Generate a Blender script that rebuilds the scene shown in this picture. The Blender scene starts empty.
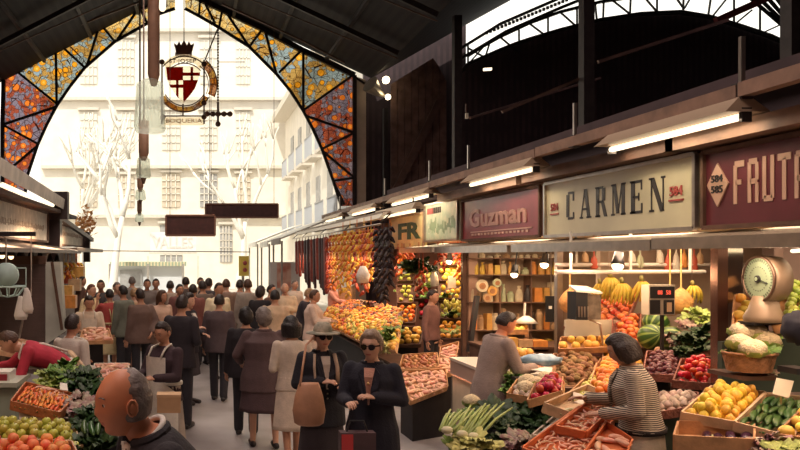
import bpy, bmesh, math, random
from mathutils import Vector, Matrix, Euler, noise
random.seed(7)
PI = math.pi
F = 750.0; CX = 190.0; CY = 256.0; CAMZ = 2.2      # lens in pixels of the 800x450 frame, vanishing point, eye height
COL = bpy.context.scene.collection
sc = bpy.context.scene

def P(px, py, Y):
    return Vector(((px-CX)/F*Y, Y, CAMZ-(py-CY)/F*Y))
def V(*a): return Vector(a)

# ------------------------------------------------------------------ materials
MATS = {}
def mat(name, col, rough=.6, metal=0, var=0.0, nscale=8.0, bump=0.0, bscale=40.0, col2=None, rnd=0.0, emit=None, estr=0, alpha=None, trans=0, spec=None, wave=None):
    if name in MATS: return MATS[name]
    m = bpy.data.materials.new(name); m.use_nodes = True
    nt = m.node_tree; b = nt.nodes['Principled BSDF']
    def s(k, v):
        if k in b.inputs: b.inputs[k].default_value = v
    s('Roughness', rough); s('Metallic', metal)
    if spec is not None: s('Specular IOR Level', spec)
    if trans: s('Transmission Weight', trans)
    if alpha is not None: s('Alpha', alpha)
    c = (*col, 1)
    tc = nt.nodes.new('ShaderNodeTexCoord')
    nz = nt.nodes.new('ShaderNodeTexNoise'); nz.inputs['Scale'].default_value = nscale; nz.inputs['Detail'].default_value = 4
    nt.links.new(tc.outputs['Object'], nz.inputs['Vector'])
    rp = nt.nodes.new('ShaderNodeValToRGB')
    k2 = col2 if col2 else tuple(max(0, x*(1-var)) for x in col)
    rp.color_ramp.elements[0].position = .35; rp.color_ramp.elements[1].position = .65
    rp.color_ramp.elements[0].color = (*k2, 1); rp.color_ramp.elements[1].color = c
    nt.links.new(nz.outputs['Fac'], rp.inputs['Fac'])
    src = rp.outputs['Color']
    if wave:
        w = nt.nodes.new('ShaderNodeTexWave'); w.wave_type = wave[0]; w.bands_direction = wave[1]
        w.inputs['Scale'].default_value = wave[2]; w.inputs['Distortion'].default_value = wave[3]
        nt.links.new(tc.outputs['Object'], w.inputs['Vector'])
        mx = nt.nodes.new('ShaderNodeMixRGB'); mx.inputs['Color2'].default_value = (*wave[4], 1)
        r3 = nt.nodes.new('ShaderNodeValToRGB'); r3.color_ramp.elements[0].position = .42; r3.color_ramp.elements[1].position = .6
        nt.links.new(w.outputs['Fac'], r3.inputs['Fac']); nt.links.new(r3.outputs['Color'], mx.inputs['Fac'])
        nt.links.new(src, mx.inputs['Color1']); src = mx.outputs['Color']
    if rnd:
        oi = nt.nodes.new('ShaderNodeObjectInfo'); hs = nt.nodes.new('ShaderNodeHueSaturation')
        mr = nt.nodes.new('ShaderNodeMapRange'); mr.inputs['To Min'].default_value = .5-.04*rnd; mr.inputs['To Max'].default_value = .5+.04*rnd
        mv = nt.nodes.new('ShaderNodeMapRange'); mv.inputs['To Min'].default_value = 1-.3*rnd; mv.inputs['To Max'].default_value = 1+.25*rnd
        ml = nt.nodes.new('ShaderNodeMath'); ml.operation = 'MULTIPLY'; ml.inputs[1].default_value = 7.31
        fr = nt.nodes.new('ShaderNodeMath'); fr.operation = 'FRACT'
        nt.links.new(oi.outputs['Random'], mr.inputs['Value']); nt.links.new(oi.outputs['Random'], ml.inputs[0])
        nt.links.new(ml.outputs[0], fr.inputs[0]); nt.links.new(fr.outputs[0], mv.inputs['Value'])
        nt.links.new(mr.outputs[0], hs.inputs['Hue']); nt.links.new(mv.outputs[0], hs.inputs['Value'])
        nt.links.new(src, hs.inputs['Color']); src = hs.outputs['Color']
    nt.links.new(src, b.inputs['Base Color'])
    if bump:
        n2 = nt.nodes.new('ShaderNodeTexNoise'); n2.inputs['Scale'].default_value = bscale; n2.inputs['Detail'].default_value = 3
        nt.links.new(tc.outputs['Object'], n2.inputs['Vector'])
        bp = nt.nodes.new('ShaderNodeBump'); bp.inputs['Strength'].default_value = bump; bp.inputs['Distance'].default_value = .02
        nt.links.new(n2.outputs['Fac'], bp.inputs['Height']); nt.links.new(bp.outputs[0], b.inputs['Normal'])
    if emit: s('Emission Color', (*emit, 1)); s('Emission Strength', estr)
    MATS[name] = m
    return m

def glassy(name, cols, scale, tr=.75, dark=(.05,.04,.04)):
    """coloured leaded glass that lets the daylight behind through"""
    m = bpy.data.materials.new(name); m.use_nodes = True; nt = m.node_tree; nt.nodes.clear()
    out = nt.nodes.new('ShaderNodeOutputMaterial'); tc = nt.nodes.new('ShaderNodeTexCoord')
    if scale:
        vo = nt.nodes.new('ShaderNodeTexVoronoi'); vo.inputs['Scale'].default_value = scale
        nt.links.new(tc.outputs['Object'], vo.inputs['Vector'])
        sp = nt.nodes.new('ShaderNodeSeparateColor'); nt.links.new(vo.outputs['Color'], sp.inputs[0])
        rp = nt.nodes.new('ShaderNodeValToRGB'); rp.color_ramp.interpolation = 'CONSTANT'
        nt.links.new(sp.outputs[0], rp.inputs['Fac'])
        while len(rp.color_ramp.elements) < len(cols): rp.color_ramp.elements.new(.5)
        for i, c in enumerate(cols):
            rp.color_ramp.elements[i].position = i/len(cols); rp.color_ramp.elements[i].color = (*c, 1)
        v2 = nt.nodes.new('ShaderNodeTexVoronoi'); v2.feature = 'DISTANCE_TO_EDGE'; v2.inputs['Scale'].default_value = scale
        nt.links.new(tc.outputs['Object'], v2.inputs['Vector'])
        r2 = nt.nodes.new('ShaderNodeValToRGB'); r2.color_ramp.elements[0].position = .03; r2.color_ramp.elements[1].position = .06
        nt.links.new(v2.outputs['Distance'], r2.inputs['Fac'])
        mx = nt.nodes.new('ShaderNodeMixRGB'); mx.inputs['Color1'].default_value = (*dark, 1)
        nt.links.new(r2.outputs['Color'], mx.inputs['Fac']); nt.links.new(rp.outputs['Color'], mx.inputs['Color2'])
        src = mx.outputs['Color']
    else:
        rg = nt.nodes.new('ShaderNodeRGB'); rg.outputs[0].default_value = (*cols[0], 1); src = rg.outputs[0]
    t = nt.nodes.new('ShaderNodeBsdfTransparent'); d = nt.nodes.new('ShaderNodeBsdfTranslucent'); ms = nt.nodes.new('ShaderNodeMixShader')
    ms.inputs[0].default_value = 1-tr
    nt.links.new(src, t.inputs[0]); nt.links.new(src, d.inputs[0])
    nt.links.new(t.outputs[0], ms.inputs[1]); nt.links.new(d.outputs[0], ms.inputs[2]); nt.links.new(ms.outputs[0], out.inputs[0])
    MATS[name] = m
    return m

# ------------------------------------------------------------------ mesh builder
class MB:
    def __init__(s): s.v = []; s.f = []; s.m = []; s.mats = []
    def mi(s, m):
        if m not in s.mats: s.mats.append(m)
        return s.mats.index(m)
    def add(s, vs, fs, m=None, M=None):
        o = len(s.v); k = s.mi(m) if m else 0
        for p in vs: s.v.append(M @ Vector(p) if M else Vector(p))
        for f in fs: s.f.append(tuple(i+o for i in f)); s.m.append(k)
        return s
    def box(s, lo, hi, m=None, M=None):
        x0,y0,z0 = lo; x1,y1,z1 = hi
        return s.add([(x0,y0,z0),(x1,y0,z0),(x1,y1,z0),(x0,y1,z0),(x0,y0,z1),(x1,y0,z1),(x1,y1,z1),(x0,y1,z1)],
            [(0,3,2,1),(4,5,6,7),(0,1,5,4),(1,2,6,5),(2,3,7,6),(3,0,4,7)], m, M)
    def hexa(s, a, b, m=None):      # a: 4 bottom points, b: 4 top points
        return s.add(list(a)+list(b), [(3,2,1,0),(4,5,6,7),(0,1,5,4),(1,2,6,5),(2,3,7,6),(3,0,4,7)], m)
    def bar(s, p, q, w, h=None, m=None, up=V(0,0,1)):
        p = Vector(p); q = Vector(q); h = h or w
        d = (q-p).normalized()
        if abs(d.dot(up)) > .95: up = V(1,0,0)
        r = d.cross(up).normalized()*(w/2); u = r.cross(d).normalized()*(h/2)
        return s.hexa([p-r-u, p+r-u, p+r+u, p-r+u], [q-r-u, q+r-u, q+r+u, q-r+u], m)
    def tube(s, pts, r, n=8, m=None, cap=True):
        pts = [Vector(p) for p in pts]; rs = r if isinstance(r, (list, tuple)) else [r]*len(pts)
        vs = []; fs = []; prev = None
        for i, p in enumerate(pts):
            d = (pts[min(i+1, len(pts)-1)]-pts[max(i-1, 0)])
            if d.length < 1e-9: d = V(0,0,1)
            d.normalize()
            if prev is None:
                a = d.cross(V(0,0,1)) if abs(d.z) < .9 else d.cross(V(1,0,0))
            else: a = prev - d*prev.dot(d)
            a.normalize(); prev = a; b = d.cross(a)
            for k in range(n):
                t = 2*PI*k/n; vs.append(p+(a*math.cos(t)+b*math.sin(t))*rs[i])
        for i in range(len(pts)-1):
            for k in range(n): fs.append((i*n+k, i*n+(k+1)%n, (i+1)*n+(k+1)%n, (i+1)*n+k))
        if cap: fs.append(tuple(range(n-1, -1, -1))); fs.append(tuple((len(pts)-1)*n+k for k in range(n)))
        return s.add(vs, fs, m)
    def cap(s, p, q, r1, r2, n=10, m=None, sc_=None):     # capsule with tapering radius
        p = Vector(p); q = Vector(q); d = q-p; L = d.length
        d = d/L if L > 1e-6 else V(0,0,1)
        pts = []; rs = []
        for t in (-1, -.92, -.7, -.38, 0): pts.append(p+d*r1*t); rs.append(max(.001, r1*math.sqrt(max(0, 1-t*t))))
        for t in (0, .38, .7, .92, 1): pts.append(q+d*r2*t); rs.append(max(.001, r2*math.sqrt(max(0, 1-t*t))))
        return s.tube(pts, rs, n, m)
    def rings(s, rl, n=16, m=None, cap=True, arc=None):     # rl: (cx,cy,cz,rx,ry)
        vs = []; fs = []
        for (cx,cy,cz,rx,ry) in rl:
            for k in range(n):
                t = 2*PI*k/n; vs.append((cx+rx*math.cos(t), cy+ry*math.sin(t), cz))
        for i in range(len(rl)-1):
            for k in range(n): fs.append((i*n+k, i*n+(k+1)%n, (i+1)*n+(k+1)%n, (i+1)*n+k))
        if cap: fs.append(tuple(range(n-1,-1,-1))); fs.append(tuple((len(rl)-1)*n+k for k in range(n)))
        return s.add(vs, fs, m)
    def sphere(s, c, r, n=12, m=None, M=None, fn=None):
        rx,ry,rz = r if isinstance(r,(tuple,list)) else (r,r,r)
        vs = []; fs = []; h = n//2+1
        for i in range(h+1):
            th = PI*i/h
            for k in range(n):
                ph = 2*PI*k/n; p = V(math.sin(th)*math.cos(ph), math.sin(th)*math.sin(ph), -math.cos(th))
                if fn: p = fn(p)
                vs.append((c[0]+p.x*rx, c[1]+p.y*ry, c[2]+p.z*rz))
        for i in range(h):
            for k in range(n): fs.append((i*n+k, i*n+(k+1)%n, (i+1)*n+(k+1)%n, (i+1)*n+k))
        return s.add(vs, fs, m, M)
    def prism(s, poly, ext, m=None):     # planar polygon (3D points) extruded by the vector ext
        poly = [Vector(p) for p in poly]; n = len(poly); ext = Vector(ext)
        nn = V(0,0,0)
        for i in range(n): nn += poly[i].cross(poly[(i+1)%n])
        if nn.dot(ext) > 0: poly.reverse()
        fs = [tuple(range(n)), tuple(range(2*n-1, n-1, -1))]
        for i in range(n): fs.append((i, n+i, n+(i+1)%n, (i+1)%n))
        return s.add(poly+[p+ext for p in poly], fs, m)
    def mesh(s, name, mats=None, smooth=False, off=None):
        me = bpy.data.meshes.new(name)
        me.from_pydata([tuple(v-off) if off is not None else tuple(v) for v in s.v], [], s.f)
        ml = s.mats or ([mats] if mats else [])
        for m in ml: me.materials.append(m)
        if s.mats: me.polygons.foreach_set('material_index', s.m)
        me.polygons.foreach_set('use_smooth', [bool(smooth)]*len(me.polygons))
        me.update()
        return me
    def build(s, name, m=None, parent=None, smooth=False, local=False, label=None):
        if parent is None:
            xs = [v.x for v in s.v]; ys = [v.y for v in s.v]; zs = [v.z for v in s.v]
            off = V((min(xs)+max(xs))/2, (min(ys)+max(ys))/2, min(zs))
        else:
            off = None if local else worldloc(parent)
        o = bpy.data.objects.new(name, s.mesh(name, m, smooth, off)); COL.objects.link(o)
        if parent is None: o.location = off
        else: o.parent = parent
        if label: o['label'] = label
        return o
def worldloc(o):
    l = V(0,0,0)
    while o: l += o.location; o = o.parent
    return l
def tag(o, label, cat, group=None, kind=None):
    o['label'] = label; o['category'] = cat
    if group: o['group'] = group
    if kind: o['kind'] = kind
    return o
def struct(o): o['kind'] = 'structure'; return o
def thing(name, label, cat, loc=(0,0,0), rz=0, group=None):
    o = bpy.data.objects.new(name, None); COL.objects.link(o); o.empty_display_size = .1
    o.location = loc; o.rotation_euler = (0,0,rz)
    return tag(o, label, cat, group)
def copy_tree(o, parent=None):
    c = o.copy(); COL.objects.link(c)
    if parent: c.parent = parent
    for ch in list(o.children): copy_tree(ch, c)
    return c
def place_copy(o, loc, rot=None, label=None, group=None, scale=None):
    c = copy_tree(o); c.location = loc
    if rot is not None: c.rotation_euler = rot
    if scale: c.scale = (scale,)*3
    if label: c['label'] = label
    if group: c['group'] = group
    return c

def text_mb(mb, txt, mm, org, right, up, w, h, thick=.01, bold=0.0, m=None):
    """lay text in the box org..org+right*w+up*h"""
    cu = bpy.data.curves.new('t', 'FONT'); cu.body = txt; cu.extrude = .02; cu.offset = bold; cu.resolution_u = 2
    ob = bpy.data.objects.new('t', cu); COL.objects.link(ob)
    dg = bpy.context.evaluated_depsgraph_get(); me = bpy.data.meshes.new_from_object(ob.evaluated_get(dg))
    xs = [v.co.x for v in me.vertices]; ys = [v.co.y for v in me.vertices]
    x0,x1,y0,y1 = min(xs),max(xs),min(ys),max(ys)
    right = Vector(right).normalized(); up = Vector(up).normalized(); nrm = right.cross(up)
    vs = [Vector(org)+right*((v.co.x-x0)/(x1-x0)*w)+up*((v.co.y-y0)/(y1-y0)*h)+nrm*(v.co.z/.02*thick) for v in me.vertices]
    mb.add(vs, [tuple(p.vertices) for p in me.polygons], m)
    bpy.data.objects.remove(ob); bpy.data.curves.remove(cu); bpy.data.meshes.remove(me)
def strokes(mb, segs, org, right, up, sx, sy, thick, m=None):
    """letters from flat bars: (x0,y0,x1,y1,width_x) with horizontal-cut ends, in a unit cell"""
    right = Vector(right).normalized(); up = Vector(up).normalized(); nrm = right.cross(up)
    for (x0,y0,x1,y1,w) in segs:
        if abs(y1-y0) < 1e-6:
            q = [(x0,y0-w/2),(x1,y0-w/2),(x1,y0+w/2),(x0,y0+w/2)]
        else:
            q = [(x0-w/2,y0),(x0+w/2,y0),(x1+w/2,y1),(x1-w/2,y1)]
        pts = [Vector(org)+right*(a*sx)+up*(b*sy) for a,b in q]
        mb.prism(pts, nrm*thick, m)

# ------------------------------------------------------------------ shared materials
iron   = mat('dark_iron', (.035,.026,.024), .55, .3, var=.4)
ironb  = mat('brown_iron', (.16,.09,.065), .6, .2, var=.5, nscale=3)
steel  = mat('brushed_steel', (.55,.48,.42), .28, .9, var=.2)
chrome = mat('chrome', (.8,.76,.7), .15, 1)
wooda  = mat('crate_wood', (.62,.33,.15), .7, var=.35, nscale=12, bump=.2)
woodp  = mat('pale_wood', (.72,.5,.3), .7, var=.3, nscale=10, bump=.2)
woodd  = mat('dark_wood', (.13,.06,.035), .7, var=.4, nscale=6)
wood_br= mat('rail_wood', (.30,.17,.11), .6, var=.4, nscale=5)
white  = mat('white_enamel', (.82,.79,.72), .4, var=.08)
paper  = mat('paper', (.85,.80,.68), .7, var=.1)
blackc = mat('black_cloth', (.02,.016,.018), .8, var=.3)
blackp = mat('black_plastic', (.02,.02,.022), .35)
cream  = mat('cream_board', (.80,.72,.55), .6, var=.2, nscale=2)
greyc  = mat('grey_column', (.42,.38,.33), .7, var=.3, nscale=3, bump=.2)
tube_m = mat('tube_light', (1,1,1), .5, emit=(1,.84,.58), estr=1.6)
bulb_m = mat('bulb_light', (1,1,1), .5, emit=(1,.72,.4), estr=5)

def light(kind, loc, energy, col=(1,1,1), size=.1, rot=None, sy=None, spread=None):
    d = bpy.data.lights.new('scene_light', kind); d.energy = energy; d.color = col
    if kind == 'AREA':
        d.size = size
        if sy: d.shape = 'RECTANGLE'; d.size_y = sy
        if spread: d.spread = spread
    elif kind == 'POINT': d.shadow_soft_size = size
    elif kind == 'SUN': d.angle = .02
    o = bpy.data.objects.new('scene_light', d); COL.objects.link(o); o.location = loc
    if rot: o.rotation_euler = rot
    return o
# ================================================================== the hall
YE = 26.0          # plane of the entrance arch
XW = 6.1; ZE = 8.45; XR = -.3; ZR = 11.45

def floor_mat():
    m = bpy.data.materials.new('floor_concrete'); m.use_nodes = True; nt = m.node_tree; b = nt.nodes['Principled BSDF']
    tc = nt.nodes.new('ShaderNodeTexCoord')
    n1 = nt.nodes.new('ShaderNodeTexNoise'); n1.inputs['Scale'].default_value = .8; n1.inputs['Detail'].default_value = 6
    r1 = nt.nodes.new('ShaderNodeValToRGB'); r1.color_ramp.elements[0].position = .35; r1.color_ramp.elements[1].position = .7
    r1.color_ramp.elements[0].color = (.24,.215,.21,1); r1.color_ramp.elements[1].color = (.50,.48,.48,1)
    nt.links.new(tc.outputs['Object'], n1.inputs['Vector']); nt.links.new(n1.outputs['Fac'], r1.inputs['Fac']); nt.links.new(r1.outputs[0], b.inputs['Base Color'])
    r2 = nt.nodes.new('ShaderNodeValToRGB'); r2.color_ramp.elements[0].color = (.22,)*3+(1,); r2.color_ramp.elements[1].color = (.6,)*3+(1,)
    n2 = nt.nodes.new('ShaderNodeTexNoise'); n2.inputs['Scale'].default_value = 1.7; n2.inputs['Detail'].default_value = 5
    nt.links.new(tc.outputs['Object'], n2.inputs['Vector']); nt.links.new(n2.outputs['Fac'], r2.inputs['Fac']); nt.links.new(r2.outputs[0], b.inputs['Roughness'])
    return m
struct(MB().box((-7,-7,-.2),(26,YE+.4,0)).build('floor', floor_mat()))
struct(MB().box((-60,YE+.4,-.2),(60,90,-.02)).build('ground', mat('street_paving', (.62,.58,.52), .8, var=.2, nscale=1)))

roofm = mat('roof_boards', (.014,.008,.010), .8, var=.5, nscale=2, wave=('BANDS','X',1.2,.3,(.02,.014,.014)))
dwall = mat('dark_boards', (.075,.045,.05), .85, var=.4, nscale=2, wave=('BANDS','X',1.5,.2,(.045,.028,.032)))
# roofs: main nave and the next nave on the right
def slab(a, b, y0, y1, t=.15):
    return MB().hexa([(a[0],y0,a[1]),(b[0],y0,b[1]),(b[0],y1,b[1]),(a[0],y1,a[1])], [(a[0],y0,a[1]+t),(b[0],y0,b[1]+t),(b[0],y1,b[1]+t),(a[0],y1,a[1]+t)])
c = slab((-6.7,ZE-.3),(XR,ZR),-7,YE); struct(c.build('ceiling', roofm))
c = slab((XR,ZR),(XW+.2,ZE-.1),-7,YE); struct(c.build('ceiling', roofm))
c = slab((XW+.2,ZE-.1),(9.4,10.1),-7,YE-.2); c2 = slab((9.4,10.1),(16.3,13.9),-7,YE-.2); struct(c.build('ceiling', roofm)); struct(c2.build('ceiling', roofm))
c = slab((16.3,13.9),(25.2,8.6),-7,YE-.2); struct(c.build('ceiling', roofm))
struct(MB().box((-6.9,-7,0),(-6.6,YE,8.6)).build('wall_left', dwall))
struct(MB().box((24.8,-7,0),(25.1,YE,9.5)).build('wall_right', dwall))
struct(MB().box((-7,-7.2,0),(26,-7,14)).build('wall_back', dwall))

# purlins and rafters
def beam(name, p, q, w, h, m, label, cat='beam', group=None):
    return tag(MB().bar(p, q, w, h).build(name, m), label, cat, group)
def zroof(x):
    return ZR-(x-XR)*(ZR-ZE+.1)/(XW+.2-XR) if x > XR else ZR-(XR-x)*(ZR-ZE+.3)/(XR+6.7)
for x in (-5,-3.4,-1.8,1.5,3.1,4.7):
    struct(MB().bar((x,2,zroof(x)-.12), (x,YE-.2,zroof(x)-.12), .10, .12).build('trim_1', iron))
ordn = {8:'nearest',11.5:'second',15:'third',18.5:'fourth',22:'farthest'}
for y in (8,11.5,15,18.5,22):
    t = thing('roof_truss', ordn[y]+' dark iron roof truss across the main hall', 'truss', (XR,y,8))
    for sx in (-1,1):
        xe = XW if sx > 0 else -6.4
        MB().bar((XR,y,ZR-.30), (xe,y,zroof(xe)-.30), .10, .14).build('rafter', iron, t)
        MB().bar((XR,y,ZR-.9), (xe,y,zroof(xe)-.45), .03, .03).build('tie_rod', ironb, t)
    MB().bar((XR,y,ZR-.3), (XR,y,ZR-.95), .05, .05).build('king_post', iron, t)
# chords above the stained glass
def lamps_row(p, q, n): pass
outerR = [(180,-9),(200,0),(222,11),(262,30),(302,51),(355,76)]
outerL = [(180,-9),(140,9),(100,24),(55,43),(4,62)]

def disc_glass(name, bg1, bg2, rim, core, scale):
    m = bpy.data.materials.new(name); m.use_nodes = True; nt = m.node_tree; nt.nodes.clear(); L = nt.links.new; N = nt.nodes.new
    out = N('ShaderNodeOutputMaterial'); tc = N('ShaderNodeTexCoord'); mp = N('ShaderNodeMapping'); mp.inputs['Scale'].default_value = (1,0,1)
    L(tc.outputs['Object'], mp.inputs[0])
    vo = N('ShaderNodeTexVoronoi'); vo.inputs['Scale'].default_value = scale; vo.inputs['Randomness'].default_value = .75; L(mp.outputs[0], vo.inputs['Vector'])
    sp = N('ShaderNodeSeparateColor'); L(vo.outputs['Color'], sp.inputs[0])
    mr = N('ShaderNodeMapRange'); mr.inputs['To Min'].default_value = .28; mr.inputs['To Max'].default_value = .50; L(sp.outputs[1], mr.inputs[0])
    lt = N('ShaderNodeMath'); lt.operation = 'DIVIDE'; L(vo.outputs['Distance'], lt.inputs[0]); L(mr.outputs[0], lt.inputs[1])
    rp = N('ShaderNodeValToRGB'); rp.color_ramp.interpolation = 'LINEAR'
    for p in (.5,.5,.5): rp.color_ramp.elements.new(p)
    e = rp.color_ramp.elements
    for i,(p,c) in enumerate(((0,core),(.35,core),(.5,rim),(.9,rim),(.96,tuple(x*.35 for x in rim)))): e[i].position = p; e[i].color = (*c,1)
    L(lt.outputs[0], rp.inputs[0])
    # small leaded pieces between the discs
    v3 = N('ShaderNodeTexVoronoi'); v3.inputs['Scale'].default_value = scale*2.4; L(mp.outputs[0], v3.inputs['Vector'])
    s3 = N('ShaderNodeSeparateColor'); L(v3.outputs['Color'], s3.inputs[0])
    nz = N('ShaderNodeTexNoise'); nz.inputs['Scale'].default_value = 1.1; L(mp.outputs[0], nz.inputs['Vector'])
    ad = N('ShaderNodeMath'); ad.operation = 'MULTIPLY_ADD'; ad.inputs[1].default_value = .5; L(s3.outputs[0], ad.inputs[0]); 
    sb_ = N('ShaderNodeMath'); sb_.operation = 'SUBTRACT'; sb_.inputs[1].default_value = .25; L(nz.outputs['Fac'], sb_.inputs[0]); L(sb_.outputs[0], ad.inputs[2])
    gt2 = N('ShaderNodeMath'); gt2.operation = 'GREATER_THAN'; gt2.inputs[1].default_value = .5; L(ad.outputs[0], gt2.inputs[0])
    bgm = N('ShaderNodeMixRGB'); bgm.inputs[1].default_value = (*bg1,1); bgm.inputs[2].default_value = (*bg2,1); L(gt2.outputs[0], bgm.inputs[0])
    v2 = N('ShaderNodeTexVoronoi'); v2.feature = 'DISTANCE_TO_EDGE'; v2.inputs['Scale'].default_value = scale*2.4; L(mp.outputs[0], v2.inputs['Vector'])
    r2 = N('ShaderNodeValToRGB'); r2.color_ramp.elements[0].position = .02; r2.color_ramp.elements[0].color = (.25,.16,.12,1); r2.color_ramp.elements[1].position = .06; L(v2.outputs['Distance'], r2.inputs[0])
    ml = N('ShaderNodeMixRGB'); ml.blend_type = 'MULTIPLY'; ml.inputs[0].default_value = .35; L(bgm.outputs[0], ml.inputs[1]); L(r2.outputs[0], ml.inputs[2])
    gt = N('ShaderNodeMath'); gt.operation = 'LESS_THAN'; gt.inputs[1].default_value = 1; L(lt.outputs[0], gt.inputs[0])
    mx = N('ShaderNodeMixRGB'); L(gt.outputs[0], mx.inputs[0]); L(ml.outputs[0], mx.inputs[1]); L(rp.outputs[0], mx.inputs[2])
    v4 = N('ShaderNodeTexVoronoi'); v4.feature = 'DISTANCE_TO_EDGE'; v4.inputs['Scale'].default_value = scale; v4.inputs['Randomness'].default_value = .75; L(mp.outputs[0], v4.inputs['Vector'])
    r4 = N('ShaderNodeValToRGB'); r4.color_ramp.elements[0].position = .008; r4.color_ramp.elements[0].color = (.3,.2,.15,1); r4.color_ramp.elements[1].position = .02; L(v4.outputs['Distance'], r4.inputs[0])
    m4 = N('ShaderNodeMixRGB'); m4.blend_type = 'MULTIPLY'; m4.inputs[0].default_value = 1; L(mx.outputs[0], m4.inputs[1]); L(r4.outputs[0], m4.inputs[2])
    t = N('ShaderNodeBsdfTransparent'); d = N('ShaderNodeBsdfTranslucent'); ms = N('ShaderNodeMixShader'); ms.inputs[0].default_value = .2
    L(m4.outputs[0], t.inputs[0]); L(m4.outputs[0], d.inputs[0]); L(t.outputs[0], ms.inputs[1]); L(d.outputs[0], ms.inputs[2]); L(ms.outputs[0], out.inputs[0])
    MATS[name] = m; return m
# ------------------------------------------------------------------ entrance arch with stained glass
arch = thing('stained_glass_arch', 'wide iron entrance arch filled with coloured stained glass spandrels', 'arch', (0,YE,0))
gl = {}
gl['top'] = disc_glass('glass_pale', (.80,.68,.42), (.74,.70,.56), (.86,.62,.24), (.88,.74,.44), 2.8)
gl['mid'] = disc_glass('glass_mixed', (.52,.60,.64), (.66,.52,.28), (.88,.58,.14), (.86,.70,.30), 2.5)
gl['low'] = disc_glass('glass_red', (.56,.27,.20), (.46,.42,.48), (.86,.44,.16), (.90,.60,.26), 2.9)
innR = [(185,9),(200,17),(219,28),(249,47),(276,74),(290,91),(303,111),(313,130),(322,150),(333,181),(341,206)]
outR = [(185,-7),(200,0),(223,11),(263,30),(302,51),(328,63),(354,76),(354,100),(354,133),(354,178),(354,206)]
innL = [(175,9),(160,14),(147,24),(115,42),(85,68),(70,87),(57,106),(47,125),(38,145),(28,175),(24,205)]
outL = [(175,-6),(160,1),(140,9),(101,24),(56,43),(30,53),(4,62),(4,90),(3,125),(3,165),(3,205)]
def A(p, dy=0): return P(p[0], p[1], YE)+V(0,dy,0)
def inside(pt, poly):
    c = False; n = len(poly)
    for i in range(n):
        x1,y1 = poly[i]; x2,y2 = poly[(i+1)%n]
        if (y1 > pt[1]) != (y2 > pt[1]) and pt[0] < (x2-x1)*(pt[1]-y1)/(y2-y1)+x1: c = not c
    return c
def edist(pt, poly):
    d = 1e9
    for i in range(len(poly)):
        a = Vector(poly[i]); b = Vector(poly[(i+1)%len(poly)]); p = Vector(pt); ab = b-a
        t = max(0, min(1, (p-a).dot(ab)/max(1e-9, ab.dot(ab)))); d = min(d, (p-(a+ab*t)).length)
    return d
rg = random.Random(3)
for inn, out in ((innR,outR),(innL,outL)):
    for k in range(len(inn)-1):
        poly = [inn[k], inn[k+1], out[k+1], out[k]]
        cy = sum(p[1] for p in poly)/4
        m = gl['top'] if cy < 38 else gl['mid'] if cy < 92 else gl['low']
        mb = MB(); mb.prism([A(p) for p in poly], (0,.02,0), m)
        mb.build('glass_pane', None, arch)
    fr = MB()
    for k in range(len(inn)-1):
        fr.bar(A(inn[k],-.05), A(inn[k+1],-.05), .065, .10); 
    fr.build('inner_arch_rib', iron, arch)
    fr = MB()
    for k in range(len(out)-1):
        w = .17 if out[k+1][1] < 80 else .13
        fr.bar(A(out[k],-.08), A(out[k+1],-.08), w, w)
    fr.build('outer_frame', iron, arch)
    w2 = MB()      # wall and jamb behind the spandrel edge, wavy lead lines
    w2.build('x', iron, arch) if False else None
for a, b in [((219,28),(222,11)),((226,13),(249,47)),((250,46),(262,30)),((265,32),(276,74)),((279,73),(301,51)),((303,52),(303,111)),((304,110),(352,76)),((305,116),(354,133)),
             ((322,149),(354,133)),((323,152),(354,178)),((333,181),(354,178)),((335,186),(344,205)),((204,2),(215,24)),((200,1),(199,16)),
             ((140,9),(147,23)),((138,10),(117,41)),((101,25),(114,41)),((100,25),(87,67)),((59,44),(85,68)),((56,44),(57,106)),((5,62),(57,104)),((3,125),(57,107)),((3,125),(38,144)),((38,146),(13,167)),((165,2),(158,14))]:
    MB().bar(A(a,-.06), A(b,-.06), .085, .08).build('lattice_bar', iron, arch)
# thin rail with small studs along the roof chord
for side, pts in ((1,[(222,4),(262,22),(305,42),(345,63)]),(-1,[(140,2),(100,17),(55,35),(8,55)])):
    mb = MB()
    for i in range(len(pts)-1): mb.bar(P(*pts[i],24.6), P(*pts[i+1],24.6), .07,.05)
    mb.build('chord_rail', ironb, arch)

# end wall to the right of the arch: pale column, dark piers, board wall
def front(name, pxpoly, Y, t, m, label=None, cat=None, st=False):
    o = MB().prism([P(x,y,Y) for x,y in pxpoly], (0,t,0)).build(name, m)
    if st: struct(o)
    else: tag(o, label, cat)
    return o
front('column', [(355,76),(366,80),(366,332),(355,332)], YE-.05, .4, mat('pale_column',(.62,.50,.38),.6,var=.3,nscale=1.5), 'pale plastered column right of the stained glass arch', 'column')
front('wall_end', [(364,60),(378,-10),(466,-70),(466,332),(364,332)], YE+.45, .2, dwall, st=True)
front('column', [(384,108),(388,108),(388,210),(384,210)], YE-.4, .2, iron, 'slim dark iron pipe column beside the board wall', 'column')
boards = thing('board_wall', 'brown vertical board gable panel above the right stalls', 'panel', P(418,200,YE-.3))
bm_ = mat('old_boards', (.20,.115,.09), .8, var=.5, nscale=3)
xs = list(range(391,447,7))
for i, x in enumerate(xs):
    t0 = 84-(x-391)*.62 if x < 434 else 57+(x-434)*2.0
    t1 = 84-(x+6-391)*.62 if x+6 < 434 else 57+(x+6-434)*2.0
    MB().prism([P(x,t0,YE-.3),P(x+6.4,t1,YE-.3),P(x+6.4,208,YE-.3),P(x,208,YE-.3)], (0,.08,0)).build('board', bm_, boards)
front('brace', [(440,93),(446,97),(397,196),(391,193)], YE-.7, .15, ironb, 'diagonal timber brace in front of the board wall', 'brace')
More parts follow.
